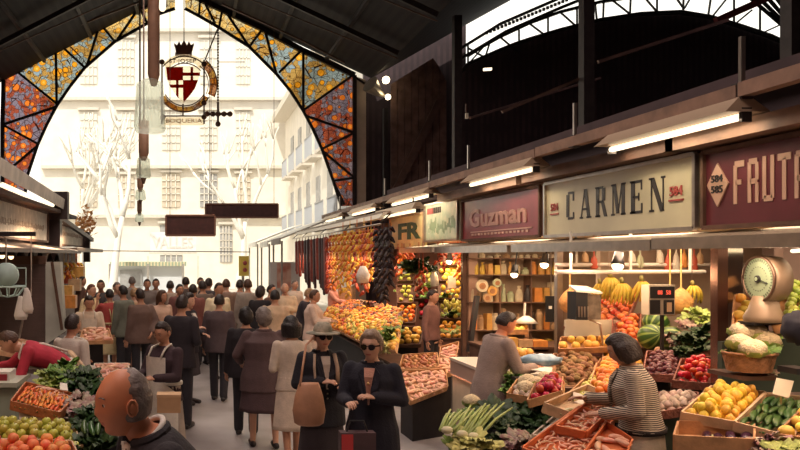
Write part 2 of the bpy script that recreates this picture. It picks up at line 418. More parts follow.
bk = thing('wall_bracket_lamp', 'small lit floodlight on a bracket at the top of the pale column', 'lamp', P(376,84,25.4))
MB().bar(P(356,78,25.5), P(384,96,25.5), .06,.06).build('bracket', iron, bk)
MB().tube([P(384,96,25.5),P(378,92,25.4),P(370,84,25.2)], [.05,.16,.3], 12).build('lamp_shade', mat('lamp_reflector',(.7,.62,.5),.3,.6), bk)
MB().sphere(P(386,80,25.3), .13, 10).build('bulb', mat('flood_bulb',(1,1,1),emit=(1,.8,.5),estr=6), bk, True)
MB().sphere(P(388,97,25.3), .10, 10).build('bulb', MATS['flood_bulb'], bk, True)

# ------------------------------------------------------------------ next nave: glazed gable above dark arched boarding
arc = [(462,72),(468,65),(484,58),(500,51),(515,45),(530,40),(560,31),(600,21),(640,15),(680,13),(710,18),(740,27),(770,37),(800,51),(830,68),(860,90)]
mb = MB()
for i in range(len(arc)-1):
    a, b = arc[i], arc[i+1]
    mb.prism([P(a[0],a[1],YE+.3),P(b[0],b[1],YE+.3),P(b[0],335,YE+.3),P(a[0],335,YE+.3)], (0,.2,0))
struct(mb.build('wall_far', dwall))
gab = thing('glazed_gable', 'curved iron lattice gable window letting daylight into the next hall', 'window', P(640,20,YE))
mb = MB()
for i in range(len(arc)-1): mb.bar(P(arc[i][0],arc[i][1]-1,YE+.2), P(arc[i+1][0],arc[i+1][1]-1,YE+.2), .14,.12)
mb.build('lower_arch_rib', iron, gab)
mb = MB(); up = [(468,56),(484,46),(500,37),(515,30),(530,23),(560,12),(600,2),(640,-4)]
for i in range(len(up)-1): mb.bar(P(*up[i],YE+.2), P(*up[i+1],YE+.2), .11,.1)
mb.build('upper_arch_rib', iron, gab)
for a, b in [((468,64),(468,44)),((468,48),(484,57)),((470,62),(488,42)),((485,58),(490,42)),((500,37),(518,52)),((519,30),(519,45)),((530,24),(546,36)),((548,16),(548,35)),((560,12),(577,27)),((577,6),(577,28)),((595,2),(597,22)),
             ((604,-5),(603,20)),((630,14),(631,-10)),((612,0),(630,14)),((657,12),(657,-10)),((640,-8),(657,12)),((683,11),(684,-10)),((684,9),(672,-8)),((684,9),(694,-8)),((708,17),(712,-10)),((712,17),(732,-8)),((734,24),(734,-10)),((760,33),(760,-6)),((735,24),(752,10)),((760,34),(782,24)),((800,50),(785,30))]:
    MB().bar(P(*a,YE+.15), P(*b,YE+.15), .055, .05).build('lattice_bar', iron, gab)
# roof frame of the gable above the glass
mb = MB()
for a, b in [((455,52),(500,24)),((500,24),(560,-2)),((462,58),(505,32)),((505,32),(560,8)),((560,8),(600,-8))]:
    mb.bar(P(*a,YE+.1), P(*b,YE+.1), .1,.1)
mb.build('gable_chord', iron, gab)
mb = MB()
for i in range(22):
    t = i/21; mb.box((0,0,0),(.08,.08,.1), None, Matrix.Translation(P(486+t*80, 34-t*33, YE+.05)))
mb.build('stud_row', iron, gab)
MB().bar(P(716,21,22), P(772,-4,22), .16,.2).build('red_beam', mat('red_beam',(.45,.10,.10),.6,var=.4), gab, label='red painted beam')
hatch = MB()
for i in range(6): hatch.bar(P(748+i*9,-4,24), P(783+i*6,26+i*1.5,24), .12,.05)
hatch.build('roof_slats', iron, gab)
front('lamp', [(484,68),(492,67.5),(492,70),(484,70.5)], 25, .08, mat('far_lamp',(1,1,1),emit=(1,.8,.55),estr=2), 'small lit lamp on the dark boards under the glazed gable', 'lamp')

# posts of the nave, braces and cable
for (px, y, w, lab) in ((457,19.7,.2,'dark iron post beyond the fluorescent lamps'),(586.5,13.3,.19,'tall dark iron post above the cream name board'),(793,8.7,.17,'dark iron post at the upper right corner')):
    X = (px-CX)/F*y
    X = (px-CX)/F*y if px != 457 else X
    t = thing('iron_post', lab, 'post', (X,y,0))
    MB().box((X-w/2,y-w/2,0),(X+w/2,y+w/2,8.5)).build('shaft', iron, t)
    MB().box((X-w*.8,y-w*.8,0),(X+w*.8,y+w*.8,.5)).build('base', iron, t)
    MB().box((X-w*.75,y-w*.75,3.5),(X+w*.75,y+w*.75,3.62)).build('collar', ironb, t)
for a,b,w,lab in (((502,112,13.4),(586,76,13.4),.05,'thin brown brace rising to the dark post'),((598,62,14),(728,20,14),.06,'thin brown brace crossing the dark upper hall'),((470,118,14),(600,78,16),.04,'faint iron brace above the lamps')):
    beam('brace', P(*a), P(*b), w, w, ironb, lab, 'brace')
front('insulator', [(466,113),(468.5,113),(468.5,118.5),(466,118.5)], 16, .06, cream, 'small pale insulator on the dark wall', 'fitting')
beam('bracket', P(466,112,16), P(466,104,16), .03,.03, ironb, 'short iron bracket above the pale insulator', 'bracket')
struct(MB().box((7.2,-6,0),(7.35,25.9,3.7)).build('wall_stalls_back', mat('mauve_panel',(.34,.24,.22),.6,var=.2,nscale=2)))
struct(MB().box((4.2,-6,3.5),(7.05,16,3.6)).build('stall_ceiling', dwall))

# ------------------------------------------------------------------ outdoors
stone = mat('facade_stone', (.86,.80,.70), .8, var=.10, nscale=1.2)
stone2= mat('facade_trim', (.70,.64,.55), .8, var=.1)
wglass= mat('facade_window', (.42,.41,.40), .5, var=.2)  # window tone raised to paint in the outdoor haze
whazed = mat('facade_window_hazed', (.74,.70,.62), .6, var=.1)  # upper rows nearly blank, haze put into the colour
shut  = mat('facade_shutter', (.66,.57,.45), .7, var=.2)  # shutter colour lightened by the same painted haze
YF = 50.0
fb = thing('apartment_building', 'pale stone apartment building seen through the arch', 'building', P(150,330,YF))
MB().prism([P(40,-120,YF),P(290,-120,YF),P(290,289,YF),P(40,289,YF)], (0,6,0)).build('wall', stone, fb)
for (x0,y0,x1,y1,k) in ((162,174,180,207,1),(200,174,217,207,0),(236,175,250,207,2),(118,176,134,207,1),(80,176,97,207,2),(162,112,180,150,0),(200,112,217,150,1),(236,112,250,150,0),(118,112,134,150,1),(80,112,97,150,1),(160,225,182,262,0),(220,226,232,262,0),(80,40,97,84,1),(118,40,134,84,0),(200,40,217,84,0),(236,40,250,84,1)):
    w = MB().prism([P(x0,y0,YF-.02),P(x1,y0,YF-.02),P(x1,y1,YF-.02),P(x0,y1,YF-.02)], (0,-.06,0)).build('window', whazed if y0 < 160 else wglass if k == 0 else shut, fb)
    mb = MB()
    for i in range(1,4): mb.bar(P(x0+(x1-x0)*i/4,y0,YF-.12), P(x0+(x1-x0)*i/4,y1,YF-.12), .07,.06)
    for i in range(1,5): mb.bar(P(x0,y0+(y1-y0)*i/5,YF-.12), P(x1,y0+(y1-y0)*i/5,YF-.12), .07,.05)
    mb.build('glazing_bars', stone, w)
    MB().prism([P(x0-2,y0-4,YF-.02),P(x1+2,y0-4,YF-.02),P(x1+2,y0-1.5,YF-.02),P(x0-2,y0-1.5,YF-.02)], (0,-.25,0)).build('window_hood', stone2, fb)
for y in (166,215,98,30):
    MB().prism([P(42,y,YF-.02),P(288,y,YF-.02),P(288,y+3,YF-.02),P(42,y+3,YF-.02)], (0,-.4,0)).build('cornice', stone2, fb)
# neighbour building on the right seen along its front, with glazed balconies
XB = 6.3
def S(px, py, X=XB):      # a point on the vertical plane x = X
    Y = X*F/(px-CX); return V(X, Y, CAMZ-(py-CY)*Y/F)
nb = thing('corner_building', 'pale side building with blue grey balconies behind the arch', 'building', (XB,38,0))
MB().box((XB,29,0),(XB+2.6,49.5,11)).build('wall', stone, nb)
MB().hexa([(XB-.9,28.5,11),(XB+2.6,28.5,11),(XB+2.6,49.5,11),(XB-.9,49.5,11)], [(XB-.9,28.5,11.4),(XB+2.6,28.5,11.4),(XB+2.6,49.5,11.4),(XB-.9,49.5,11.4)]).build('cornice', stone2, nb)
MB().hexa([(XB-.7,28.5,11.4),(XB+2.6,28.5,11.4),(XB+2.6,49.5,11.4),(XB-.7,49.5,11.4)], [(XB,28.5,13),(XB+2.6,28.5,13),(XB+2.6,49.5,13),(XB,49.5,13)]).build('mansard_roof', mat('slate_roof',(.50,.52,.60),.6), nb)
for i in range(6):
    y = 30+i*3.1
    for z in (3.6,7.0):
        w = MB().box((XB-.05,y,z+.2),(XB+.02,y+1.1,z+2.5)).build('window', wglass, nb)
        rl = MB(); rl.box((XB-.55,y-.5,z-.1),(XB,y+1.6,z+.05), stone2)
        rl.box((XB-.55,y-.5,z+1.0),(XB-.5,y+1.6,z+1.06), wglass)
        for k in range(12): rl.box((XB-.54,y-.5+k*.185,z),(XB-.50,y-.44+k*.185,z+1.0), mat('balcony_rail',(.48,.50,.54),.5))
        rl.build('balcony', None, nb)
nb2 = thing('town_house', 'sunlit pale house at the left side of the street', 'building', (-14,34,0))
MB().box((-22,30,0),(-12.5,37,13)).build('wall', stone, nb2)
for i in range(5):
    for z in (3.5,7.2): MB().box((-12.55,30.5+i*1.3,z),(-12.46,31.2+i*1.3,z+2.2)).build('window', shut, nb2)
# shop sign, kiosk, traffic light, street lamp, trees
sg = thing('shop_sign', 'pale street shop sign with faint letters behind the crowd', 'sign', P(173,250,44))
MB().prism([P(150,232,44),P(196,232,44),P(196,252,44),P(150,252,44)], (0,.15,0)).build('sign_board', mat('sign_white',(.86,.84,.80),.5), sg)
lt = MB(); text_mb(lt, 'VALLES', 0, P(152,248,43.98), (1,0,0),(0,0,1), 41/F*44, 11/F*44, .02, .01)
lt.build('lettering', mat('sign_rose',(.78,.68,.64),.5), sg)
MB().prism([P(149,252,43.9),P(197,252,43.9),P(197,254,43.9),P(149,254,43.9)], (0,.3,0)).build('sign_ledge', stone2, sg)
MB().bar(P(148,256,44), P(148,282,44), .1,.1).build('post', stone2, sg); MB().bar(P(198,256,44), P(198,282,44), .1,.1).build('post', stone2, sg)
ki = thing('street_kiosk', 'white street kiosk with a striped canopy edge outside the arch', 'kiosk', P(148,300,36))
MB().prism([P(110,262,36),P(186,262,36),P(186,266,36),P(110,266,36)], (0,2.4,0)).build('canopy', mat('kiosk_canopy',(.70,.62,.40),.6,wave=('BANDS','X',2.0,0,(.35,.42,.30))), ki)
MB().prism([P(113,266,36.4),P(183,266,36.4),P(183,301,36.4),P(113,301,36.4)], (0,1.8,0)).build('cabin', mat('kiosk_white',(.74,.76,.78),.5), ki)
for x in (110,148,183): MB().bar(P(x,264,36.05), P(x,301.5,36.05), .12,.12).build('post', greyc, ki)
MB().prism([P(120,270,36.3),P(142,270,36.3),P(142,286,36.3),P(120,286,36.3)], (0,.05,0)).build('window', wglass, ki)
tl = thing('traffic_light', 'yellow traffic light with two dark red lamps beyond the right stalls', 'traffic light', P(243,330,30))
MB().prism([P(239,256,30),P(249,256,30),P(249,276,30),P(239,276,30)], (0,.25,0)).build('housing', mat('traffic_yellow',(.85,.62,.12),.5), tl)
for y in (263,270): MB().sphere(P(245,y,29.98), .09, 10).build('lens', mat('lens_red',(.35,.05,.04),.4), tl, True)
MB().bar(P(243,276,30.1), V(P(243,276,30.1).x,30.1,0), .1,.1).build('pole', greyc, tl)
def tree(px, base_y, Y, h, seed, label, spread=1.0):
    r = random.Random(seed); o = P(px,base_y,Y); o.z = 0
    t = thing('bare_tree', label, 'tree', o); mb = MB(); tw = MB()
    def br(p, d, L, rad, lvl):
        pts = [p]; q = p.copy(); dd = d.copy()
        for i in range(4):
            dd = (dd+V(r.uniform(-.2,.2),r.uniform(-.2,.2),r.uniform(-.05,.15))).normalized(); q = q+dd*L/4; pts.append(q.copy())
        (mb if lvl == 0 else tw).tube(pts, [rad*(1-.12*i) for i in range(5)], 6)
        if lvl < 3:
            for k in range(3 if lvl else 4):
                nd = (dd+V(r.uniform(-1,1)*spread,r.uniform(-.7,.7),r.uniform(-.1,.7))*.8).normalized()
                br(pts[-1-(k%2)], nd, L*.68, rad*.58, lvl+1)
    br(o, V(0.04,0,1), h*.38, h*.022, 0)
    mb.build('trunk', mat('hazed_bark',(.90,.86,.78),.8,var=.08,nscale=3), t, True)  # bark bleached toward the facade tone, haze put into its colour
    tw.build('branches', MATS['hazed_bark'], t, True)
tree(108,330,34,11,2,'pale bare plane tree left of the hanging lamps')
tree(238,330,40,11,5,'slender bare tree behind the hanging dark boards', .8)
tree(70,330,44,12,9,'far bare tree at the left of the arch opening')
for (px,Y,n,lab) in ((70,29,7,'orange autumn leaved shrub above the left stall roofs'),):
    t = thing('shrub', lab, 'shrub', P(px,330,Y)); r = random.Random(4); mb = MB()
    st_ = MB(); st_.tube([P(82,330,Y),P(84,240,Y)], .06, 6).build('stem', mat('hazed_bark',(.6,.5,.4)), t)
    for i in range(160):
        c = P(r.gauss(85,6), r.gauss(224,7), Y+r.uniform(-.5,.5)); d = V(r.uniform(-1,1),r.uniform(-1,1),r.uniform(-1,1)).normalized()*.13; e = d.cross(V(r.random(),r.random(),1)).normalized()*.06
        mb.add([c-d,c+e,c+d,c-e],[(0,1,2,3)])
    mb.build('leaves', mat('autumn_leaf',(.62,.30,.10),.6,var=.4), t)

# ------------------------------------------------------------------ things hanging in the arch
cr = thing('hanging_crest', 'round hanging market emblem with red and white shield and crown', 'emblem', P(186,125,24))
YC = 24.0
def ringpoly(cx, cy, r0, r1, a0, a1, n): 
    out = [(cx+r1*math.cos(math.radians(a0+(a1-a0)*i/n)), cy-r1*math.sin(math.radians(a0+(a1-a0)*i/n))) for i in range(n+1)]
    inn = [(cx+r0*math.cos(math.radians(a0+(a1-a0)*i/n)), cy-r0*math.sin(math.radians(a0+(a1-a0)*i/n))) for i in range(n+1)]
    return out, inn
amber = glassy('crest_amber', [(.60,.36,.13),(.62,.46,.22),(.60,.42,.30),(.55,.48,.44)], 4.0, tr=.8, dark=(.3,.16,.1))
creamg = glassy('crest_cream', [(.98,.92,.80)], 0, tr=.7)
def ringband(cx, cy, r0, r1, a0, a1, n, m, name, d=0):
    o, i_ = ringpoly(cx,cy,r0,r1,a0,a1,n); mb = MB()
    for k in range(n): mb.prism([P(*o[k],YC+d),P(*o[k+1],YC+d),P(*i_[k+1],YC+d),P(*i_[k],YC+d)], (0,.04,0))
    mb.build(name, m, cr)
ringband(184.5,85,22,27.5,-152,-28,16,amber,'lower_band')
ringband(186,84,24,31,-24,50,12,amber,'side_band')
ringband(184.5,82,21,28,40,140,14,creamg,'upper_band')
rb = MB()
for (r0,r1,a0,a1) in ((21.3,22.2,-152,-28),(27.2,28.2,-152,-28),(30.6,31.6,-24,50),(23.5,24.2,-24,50),(27.4,28.3,40,140),(20.6,21.3,40,140)):
    o, i_ = ringpoly(184.5 if r0 < 30 else 186,84,r0,r1,a0,a1,18)
    for k in range(18): rb.prism([P(*o[k],YC-.03),P(*o[k+1],YC-.03),P(*i_[k+1],YC-.03),P(*i_[k],YC-.03)], (0,.06,0))
rb.build('ring_outline', mat('crest_iron',(.13,.06,.04),.6), cr)
MB().prism([P(x,y,YC+.01) for x,y in ((165,66),(200,66),(200,74),(196,85),(190,95),(183,103),(176,95),(169,84),(165,74))], (0,.04,0)).build('shield', glassy('crest_white',[(1,.95,.85)],0,tr=.75), cr)
red = glassy('crest_red',[(.34,.045,.03)],0,tr=.6)
mb = MB()
for poly in ([(166,67),(183,67),(183,80),(167.5,80)], [(190.5,67),(193.2,67),(193.2,80),(190.5,80)], [(183,72.5),(200,72.5),(200,75.5),(183,75.5)], [(183,80),(198,80),(195,88),(190,95),(183.5,102),(183,95)],
             [(176,80),(178.5,80),(178.5,98),(176,95)], [(169,84.5),(183,84.5),(183,87.5),(171,87.5)]):
    mb.prism([P(x,y,YC-.03) for x,y in poly], (0,.05,0))
mb.build('shield_charges', red, cr)
mb = MB(); text_mb(mb, 'ST·JOSEP', 0, P(169,64,YC-.04), (1,0,0),(0,0,1), 27/F*YC, 5/F*YC, .01, .01); mb.build('upper_lettering', MATS['crest_iron'], cr)
pl = MB().prism([P(164,117,YC),P(204,117,YC),P(204,125,YC),P(164,125,YC)], (0,.04,0)).build('name_plate', creamg, cr)
mb = MB(); text_mb(mb, 'BOQUERIA', 0, P(166,123.6,YC-.03), (1,0,0),(0,0,1), 36/F*YC, 5/F*YC, .01, .01); mb.build('lettering', mat('crest_brown',(.5,.25,.15)), pl)
mb = MB()
for x in (162,204): mb.bar(P(x,60,YC), P(x,124,YC), .05,.05)
mb.bar(P(162,116,YC),P(204,116,YC),.04,.04); mb.bar(P(183,104,YC),P(183,116,YC),.05,.05)
for (x,y) in ((162,62),(204,64),(204,103),(204,117),(163,117)): mb.sphere(P(x,y,YC-.02), .09, 8)
mb.build('hanging_frame', MATS['crest_iron'], cr)
mb = MB(); mb.prism([P(x,y,YC) for x,y in ((174,43),(176,50),(175,54),(192,54),(192,50),(194,43),(191,45),(189,41),(187,45),(184,40),(181,45),(179,41),(177,45))], (0,.3,0))
mb.build('crown', mat('crown_brown',(.22,.10,.07),.6), cr)
mb = MB()
mb.bar(P(184,41,YC+.1), P(184,-12,YC+.1), .03,.03); mb.bar(P(205,60,YC), P(218,28,YC), .05,.04)
mb.build('suspension_rod', ironb, cr)
hc = thing('hanging_chain_cross', 'dark chain ending in an iron cross right of the round emblem', 'chain', P(218,124,23.8))
mb = MB()
for i in range(28):
    y = 30+i*2.8; mb.sphere(P(218,y,23.8), (.035,.035,.045), 6)
mb.tube([P(218,28,23.8),P(218,108,23.8)], .012, 5)
mb.build('chain', MATS['crest_iron'], hc, True)
mb = MB(); mb.bar(P(207,114,23.8),P(230,114,23.8),.07,.08); mb.bar(P(218,102,23.8),P(218,124,23.8),.08,.07)
for (x,y) in ((207,114),(230,114),(218,124),(218,114),(213,114),(224,114)): mb.sphere(P(x,y,23.8), .09, 8)
mb.build('cross', MATS['crest_iron'], hc)
dk = mat('hanging_board', (.12,.045,.04), .5, var=.3)
for (x0,y0,x1,y1,Y,lab) in ((166,215.5,215,235.5,20,'smaller dark hanging board in the middle of the aisle'),(205.5,204,278,217.5,24.5,'longer dark hanging board behind and right of the smaller one')):
    t = thing('hanging_sign', lab, 'sign', P((x0+x1)/2,y1,Y))
    MB().prism([P(x0,y0,Y),P(x1,y0,Y),P(x1,y1,Y),P(x0,y1,Y)], (0,.3,0)).build('sign_board', dk, t)
    mb = MB()
    for (a,b) in (((x0,y0),(x1,y0)),((x0,y1),(x1,y1)),((x0,y0),(x0,y1)),((x1,y0),(x1,y1))): mb.bar(P(*a,Y-.02), P(*b,Y-.02), .06,.05)
    mb  .build('frame', mat('sign_frame_brown',(.30,.15,.10),.6), t)
    mb = MB()
    for x in (x0+4,x1-4): mb.bar(P(x,y0,Y+.1), P(x,-30,Y+.1), .015,.015)
    mb.build('wire', ironb, t)
    # faint darker relief where the unreadable writing is
    mb = MB()
    for k in range(5): mb.prism([P(x0+(x1-x0)*(.34+k*.07),y0+5,Y-.03),P(x0+(x1-x0)*(.38+k*.07),y0+5,Y-.03),P(x0+(x1-x0)*(.38+k*.07),y1-5,Y-.03),P(x0+(x1-x0)*(.34+k*.07),y1-5,Y-.03)], (0,.02,0))
    mb.build('faint_marks', mat('faint_red',(.10,.04,.035),.5), t)
beam('cable', P(0,250,25.8), P(250,252,25.8), .03,.03, ironb, 'thin dark cable strung across the entrance', 'cable')
beam('cable', P(218,62,25.9), P(245,62,25.9), .02,.02, ironb, 'short cable right of the emblem', 'cable')
# hanging aisle lamps: brown box post with a pale glass shade
shade = glassy('pale_shade', [(.93,.98,.93)], 0, tr=.6)
for (x0,x1,ytop,ybot,sx0,sx1,sy,Y,lab) in ((147.5,160,-60,82,134,166,132,10,'nearest hanging brown post lamp with pale glass shade'),(138.5,149,120,158,136,151,178,15,'second hanging post lamp below the nearest one'),(137,143.5,177,190,135,146,200,20,'third and smallest hanging post lamp over the crowd'),(137,142,200,214,135,144,222,24,'farthest hanging lamp just above the street sign')):
    t = thing('hanging_lamp', lab, 'lamp', P((sx0+sx1)/2,sy,Y)); w = (x1-x0)/F*Y; cx = (x0+x1)/2
    a = P(cx,ybot,Y); top = 10.9 if Y < 12 else P(cx,ytop,Y).z
    MB().tube([V(a.x,Y,top-.02), V(a.x,Y,a.z+.1), V(a.x,Y,a.z-.05)], [w/2,w/2,w/4], 10).build('post', mat('lamp_post_brown',(.34,.19,.12),.6,var=.2), t, True)
    c = P((sx0+sx1)/2,(ybot+sy)/2,Y); ww = (sx1-sx0)/F*Y/2; z1 = a.z+.03; z0 = P(0,sy,Y).z
    s_ = MB().tube([(c.x,Y,z1),(c.x,Y,z1-.06),(c.x,Y,z0+.05),(c.x,Y,z0)], [ww*.45,ww*.85,ww,ww*.9], 14).build('glass_shade', shade, t, True)
    if Y > 12: MB().tube([(c.x,Y,z0),(c.x,Y,z0-.12)], [ww*.4,ww*.15], 8).build('finial', ironb, t)
    MB().bar((a.x,Y,top-.02), (a.x,Y,zroof(a.x)-.05), .03,.03).build('rod', ironb, t)
t = thing('ceiling_tube_lamp', 'bright tube lamp beside the hanging brown post at the top', 'lamp', P(163,10,9.6))
MB().cap(P(163,-6,9.6), P(162.5,8,9.6), .045,.045,10).build('tube', tube_m, t, True)
MB().box((P(163,0,9.6).x-.05,9.7,5.45),(P(163,0,9.6).x+.05,9.8,5.6)).build('holder', iron, t)
MB().bar(P(163,-6,9.65), (P(163,0,9.6).x,9.65,11.0), .03,.03).build('rod', iron, t)
# ================================================================== right hand stalls
R_ = (0,-1,0); U_ = (0,0,1)
XS = 4.2
def board(name, y0, y1, z0, z1, m, label, x=XS, frame=None, parent=None):
    t = thing(name, label, 'sign', (x,(y0+y1)/2,z0))
    MB().box((x,y0,z0),(x+.05,y1,z1)).build('sign_board', m, t)
    if frame:
        mb = MB()
        for (a,b) in (((y0,z0),(y1,z0)),((y0,z1),(y1,z1)),((y0,z0),(y0,z1)),((y1,z0),(y1,z1))):
            mb.bar((x-.01,a[0],a[1]),(x-.01,b[0],b[1]),.035,.035)
        mb.build('frame', frame, t)
    return t
sign_cream = mat('sign_cream', (.66,.60,.40), .35, var=.18, nscale=1.5)
sign_maroon = mat('sign_maroon', (.15,.03,.04), .3, var=.35, nscale=2)
sign_black = mat('sign_black', (.03,.022,.02), .4)
sign_tan = mat('sign_tan', (.58,.36,.26), .5)
sign_red = mat('sign_red', (.42,.08,.07), .5)
LET = {
 'C': [(.22,.1,.22,.9,.28),(.24,.95,.74,.95,.09),(.24,.05,.74,.05,.09),(.78,.66,.78,.98,.14),(.80,.03,.80,.26,.12)],
 'A': [(.12,.02,.46,1,.09),(.84,.02,.52,1,.28),(.22,.32,.72,.32,.07),(-.02,.03,.28,.03,.06),(.62,.03,1.06,.03,.06)],
 'R': [(.20,0,.20,1,.28),(.2,.96,.68,.96,.08),(.2,.5,.68,.5,.08),(.72,.52,.72,.94,.26),(.90,.0,.62,.5,.26),(0,.03,.42,.03,.06),(0,.97,.3,.97,.06)],
 'M': [(.08,0,.08,1,.08),(.48,.06,.2,1,.24),(.50,.06,.80,1,.08),(.90,0,.90,1,.26),(-.06,.03,.22,.03,.06),(.72,.03,1.08,.03,.06),(-.06,.97,.25,.97,.06),(.78,.97,1.08,.97,.06)],
 'E': [(.22,0,.22,1,.28),(.1,.96,.85,.96,.08),(.2,.5,.65,.5,.07),(.1,.04,.85,.04,.08),(.84,.70,.84,1,.09),(.86,0,.86,.3,.09),(.64,.38,.64,.62,.08),(0,.03,.4,.03,.06),(0,.97,.4,.97,.06)],
 'N': [(.12,0,.12,1,.08),(.84,0,.16,1,.28),(.90,0,.90,1,.08),(-.04,.03,.28,.03,.06),(.76,.97,1.04,.97,.06),(-.06,.97,.2,.97,.06)],
}
t = board('name_sign', 6.22, 8.85, 2.43, 3.05, sign_cream, 'cream name board reading CARMEN in tall black serif letters', frame=steel)
mb = MB(); pitch = 1.84/6
for i, ch in enumerate('CARMEN'):
    strokes(mb, LET[ch], (XS-.001, 8.38-i*pitch, 2.60), R_, U_, pitch*.70, .31, .004)
mb.build('lettering', sign_black, t)
for (y, w) in ((8.72,.17),(6.56,.17)):
    mb = MB(); text_mb(mb, '584', 0, (XS-.004,y,2.72), R_, U_, w, .085, .006, .01); mb.box((XS-.012,y-w-.01,2.675),(XS,y+.01,2.69)); mb.build('stall_number', sign_red, t)
t = board('name_sign', 3.6, 6.12, 2.43, 3.04, sign_maroon, 'maroon name board with big tan letters and a diamond at its left', frame=woodd)
FL = {
 'F': [(.17,0,.17,.9,.30),(.12,.92,.98,.92,.15),(.2,.5,.72,.5,.12)],
 'R': [(.17,0,.17,.92,.30),(.12,.93,.82,.93,.13),(.2,.48,.82,.48,.12),(.82,.5,.82,.9,.28),(.82,0,.82,.44,.28)],
 'U': [(.17,.06,.17,1,.30),(.83,.06,.83,1,.30),(.14,.06,.86,.06,.13)],
 'T': [(.5,0,.5,.9,.32),(-.02,.92,1.02,.92,.15)],
 'A': [(.17,0,.17,.92,.30),(.83,0,.83,.92,.30),(.12,.93,.88,.93,.13),(.2,.42,.8,.42,.12)],
 'S': [(.12,.93,.9,.93,.13),(.17,.5,.17,.92,.28),(.12,.5,.9,.5,.12),(.83,.06,.83,.5,.28),(.12,.06,.9,.06,.13)],
}
mb = MB()
for i, ch in enumerate('FRUTAS'):
    y = 5.79-i*.146
    strokes(mb, FL[ch], (XS-.001,y,2.60), R_, U_, .114, .33, .005)
    for (a,b) in (((.12,.92) ,.15),): pass
mb.build('lettering', sign_tan, t)
yc = 5.96
MB().prism([(XS-.001,yc,2.94),(XS-.001,yc-.12,2.77),(XS-.001,yc,2.59),(XS-.001,yc+.12,2.77)], (-.01,0,0)).build('diamond', sign_tan, t)
mb = MB(); text_mb(mb,'584',0,(XS-.013,yc+.065,2.785),R_,U_,.13,.06,.004,.02); text_mb(mb,'585',0,(XS-.013,yc+.065,2.70),R_,U_,.13,.06,.004,.02); mb.build('diamond_numbers', sign_black, t)
t = board('name_sign', 8.98, 11.55, 2.44, 3.04, mat('sign_crimson',(.28,.04,.05),.3,var=.35,nscale=2), 'worn crimson name board reading Guzman', frame=woodd)
mb = MB(); text_mb(mb,'Guzman',0,(XS-.004,11.25,2.62),R_,U_,1.9,.27,.008,.03); mb.build('lettering', mat('sign_pink',(.52,.28,.24),.5,var=.2,nscale=9), t)
mb = MB(); mb.box((XS-.012,9.2,2.545),(XS,11.2,2.56)); 
for k in range(16): mb.box((XS-.012,9.3+k*.12,2.50),(XS,9.36+k*.12,2.53))
mb.build('small_print', mat('sign_pinkline',(.60,.36,.30),.5), t)
t = board('name_sign', 13.45, 15.7, 2.36, 2.98, mat('sign_yellow',(.95,.82,.42),.4,var=.1), 'yellow cream name board with the green letters FR', frame=woodp)
mb = MB(); text_mb(mb,'FR',0,(XS-.004,15.1,2.52),R_,U_,1.45,.32,.01,.03); mb.build('lettering', mat('sign_green',(.04,.10,.03),.5), t)
t = board('name_sign', 11.75, 13.38, 2.46, 3.1, mat('sign_pale_green',(.70,.72,.55),.3,var=.3,nscale=6,col2=(.45,.60,.45)), 'pale green scratched sign board left of the crimson board', frame=steel)
mb = MB()
rr = random.Random(5)
mb.box((XS-.012,12.95,2.93),(XS,13.25,3.03), sign_red); 
for k in range(4): mb.box((XS-.012,12.55+.1*k,2.93),(XS,12.61+.1*k,3.03), sign_black)
for k in range(22):
    y = 11.9+k*.06; z = 2.6+rr.uniform(-.03,.08); mb.box((XS-.01,y,z),(XS,y+.03,z+rr.uniform(.05,.2)), mat('sign_faded',(.40,.52,.36),.5))
mb.build('faded_marks', None, t)

# ledges (canopy edge) under the boards, header boxes above
canm = mat('canopy_metal', (.42,.33,.24), .35, .35, var=.25, nscale=3)
canw = mat('canopy_white', (.80,.74,.62), .45)
def canopy(y0, y1, z, x0, m, label):
    t = thing('stall_canopy', label, 'canopy', (x0,(y0+y1)/2,z))
    MB().hexa([(x0,y0,z-.02),(4.5,y0,z+.0),(4.5,y1,z+.0),(x0,y1,z-.02)], [(x0,y0,z+.06),(4.5,y0,z+.14),(4.5,y1,z+.14),(x0,y1,z+.06)]).build('ledge', m, t)
    MB().bar((x0-.005,y0,z+.02),(x0-.005,y1,z+.02),.03,.09).build('edge_trim', steel, t)
    return t
canopy(3.4, 6.18, 2.28, 3.82, canm, 'metal canopy ledge under the maroon board')
canopy(6.2, 8.88, 2.27, 3.82, canm, 'metal canopy ledge under the cream board')
canopy(8.95, 11.6, 2.27, 3.80, canm, 'metal canopy ledge under the crimson board')
canopy(11.65, 13.4, 2.28, 3.75, canw, 'white canopy ledge under the pale green board')
for (y0,y1,lab) in ((3.4,6.35,'brown header beam above the maroon board'),(9.25,12.2,'brown header beam above the crimson board'),(6.25,9.1,'dark header beam above the cream board')):
    tag(MB().box((XS-.18,y0,3.08),(XS+.3,y1,3.2)).build('header_beam', wood_br if y0 != 6.25 else woodd), lab, 'beam')
struct(MB().box((4.35,3.4,3.2),(7,16.2,3.5)).build('trim_header', dwall))
MB_ = MB
struct(MB().box((4.42,3.4,2.46),(6.95,6.15,2.5)).build('stall_ceiling', mat('stall_white',(.70,.60,.46),.5,var=.1)))
struct(MB().box((4.42,6.25,2.46),(6.95,8.95,2.5)).build('stall_ceiling', MATS['stall_white']))
struct(MB().box((4.42,9.2,2.46),(6.95,11.95,2.5)).build('stall_ceiling', MATS['stall_white']))
struct(MB().box((4.42,12.2,2.46),(6.95,15.9,2.5)).build('stall_ceiling', MATS['stall_white']))
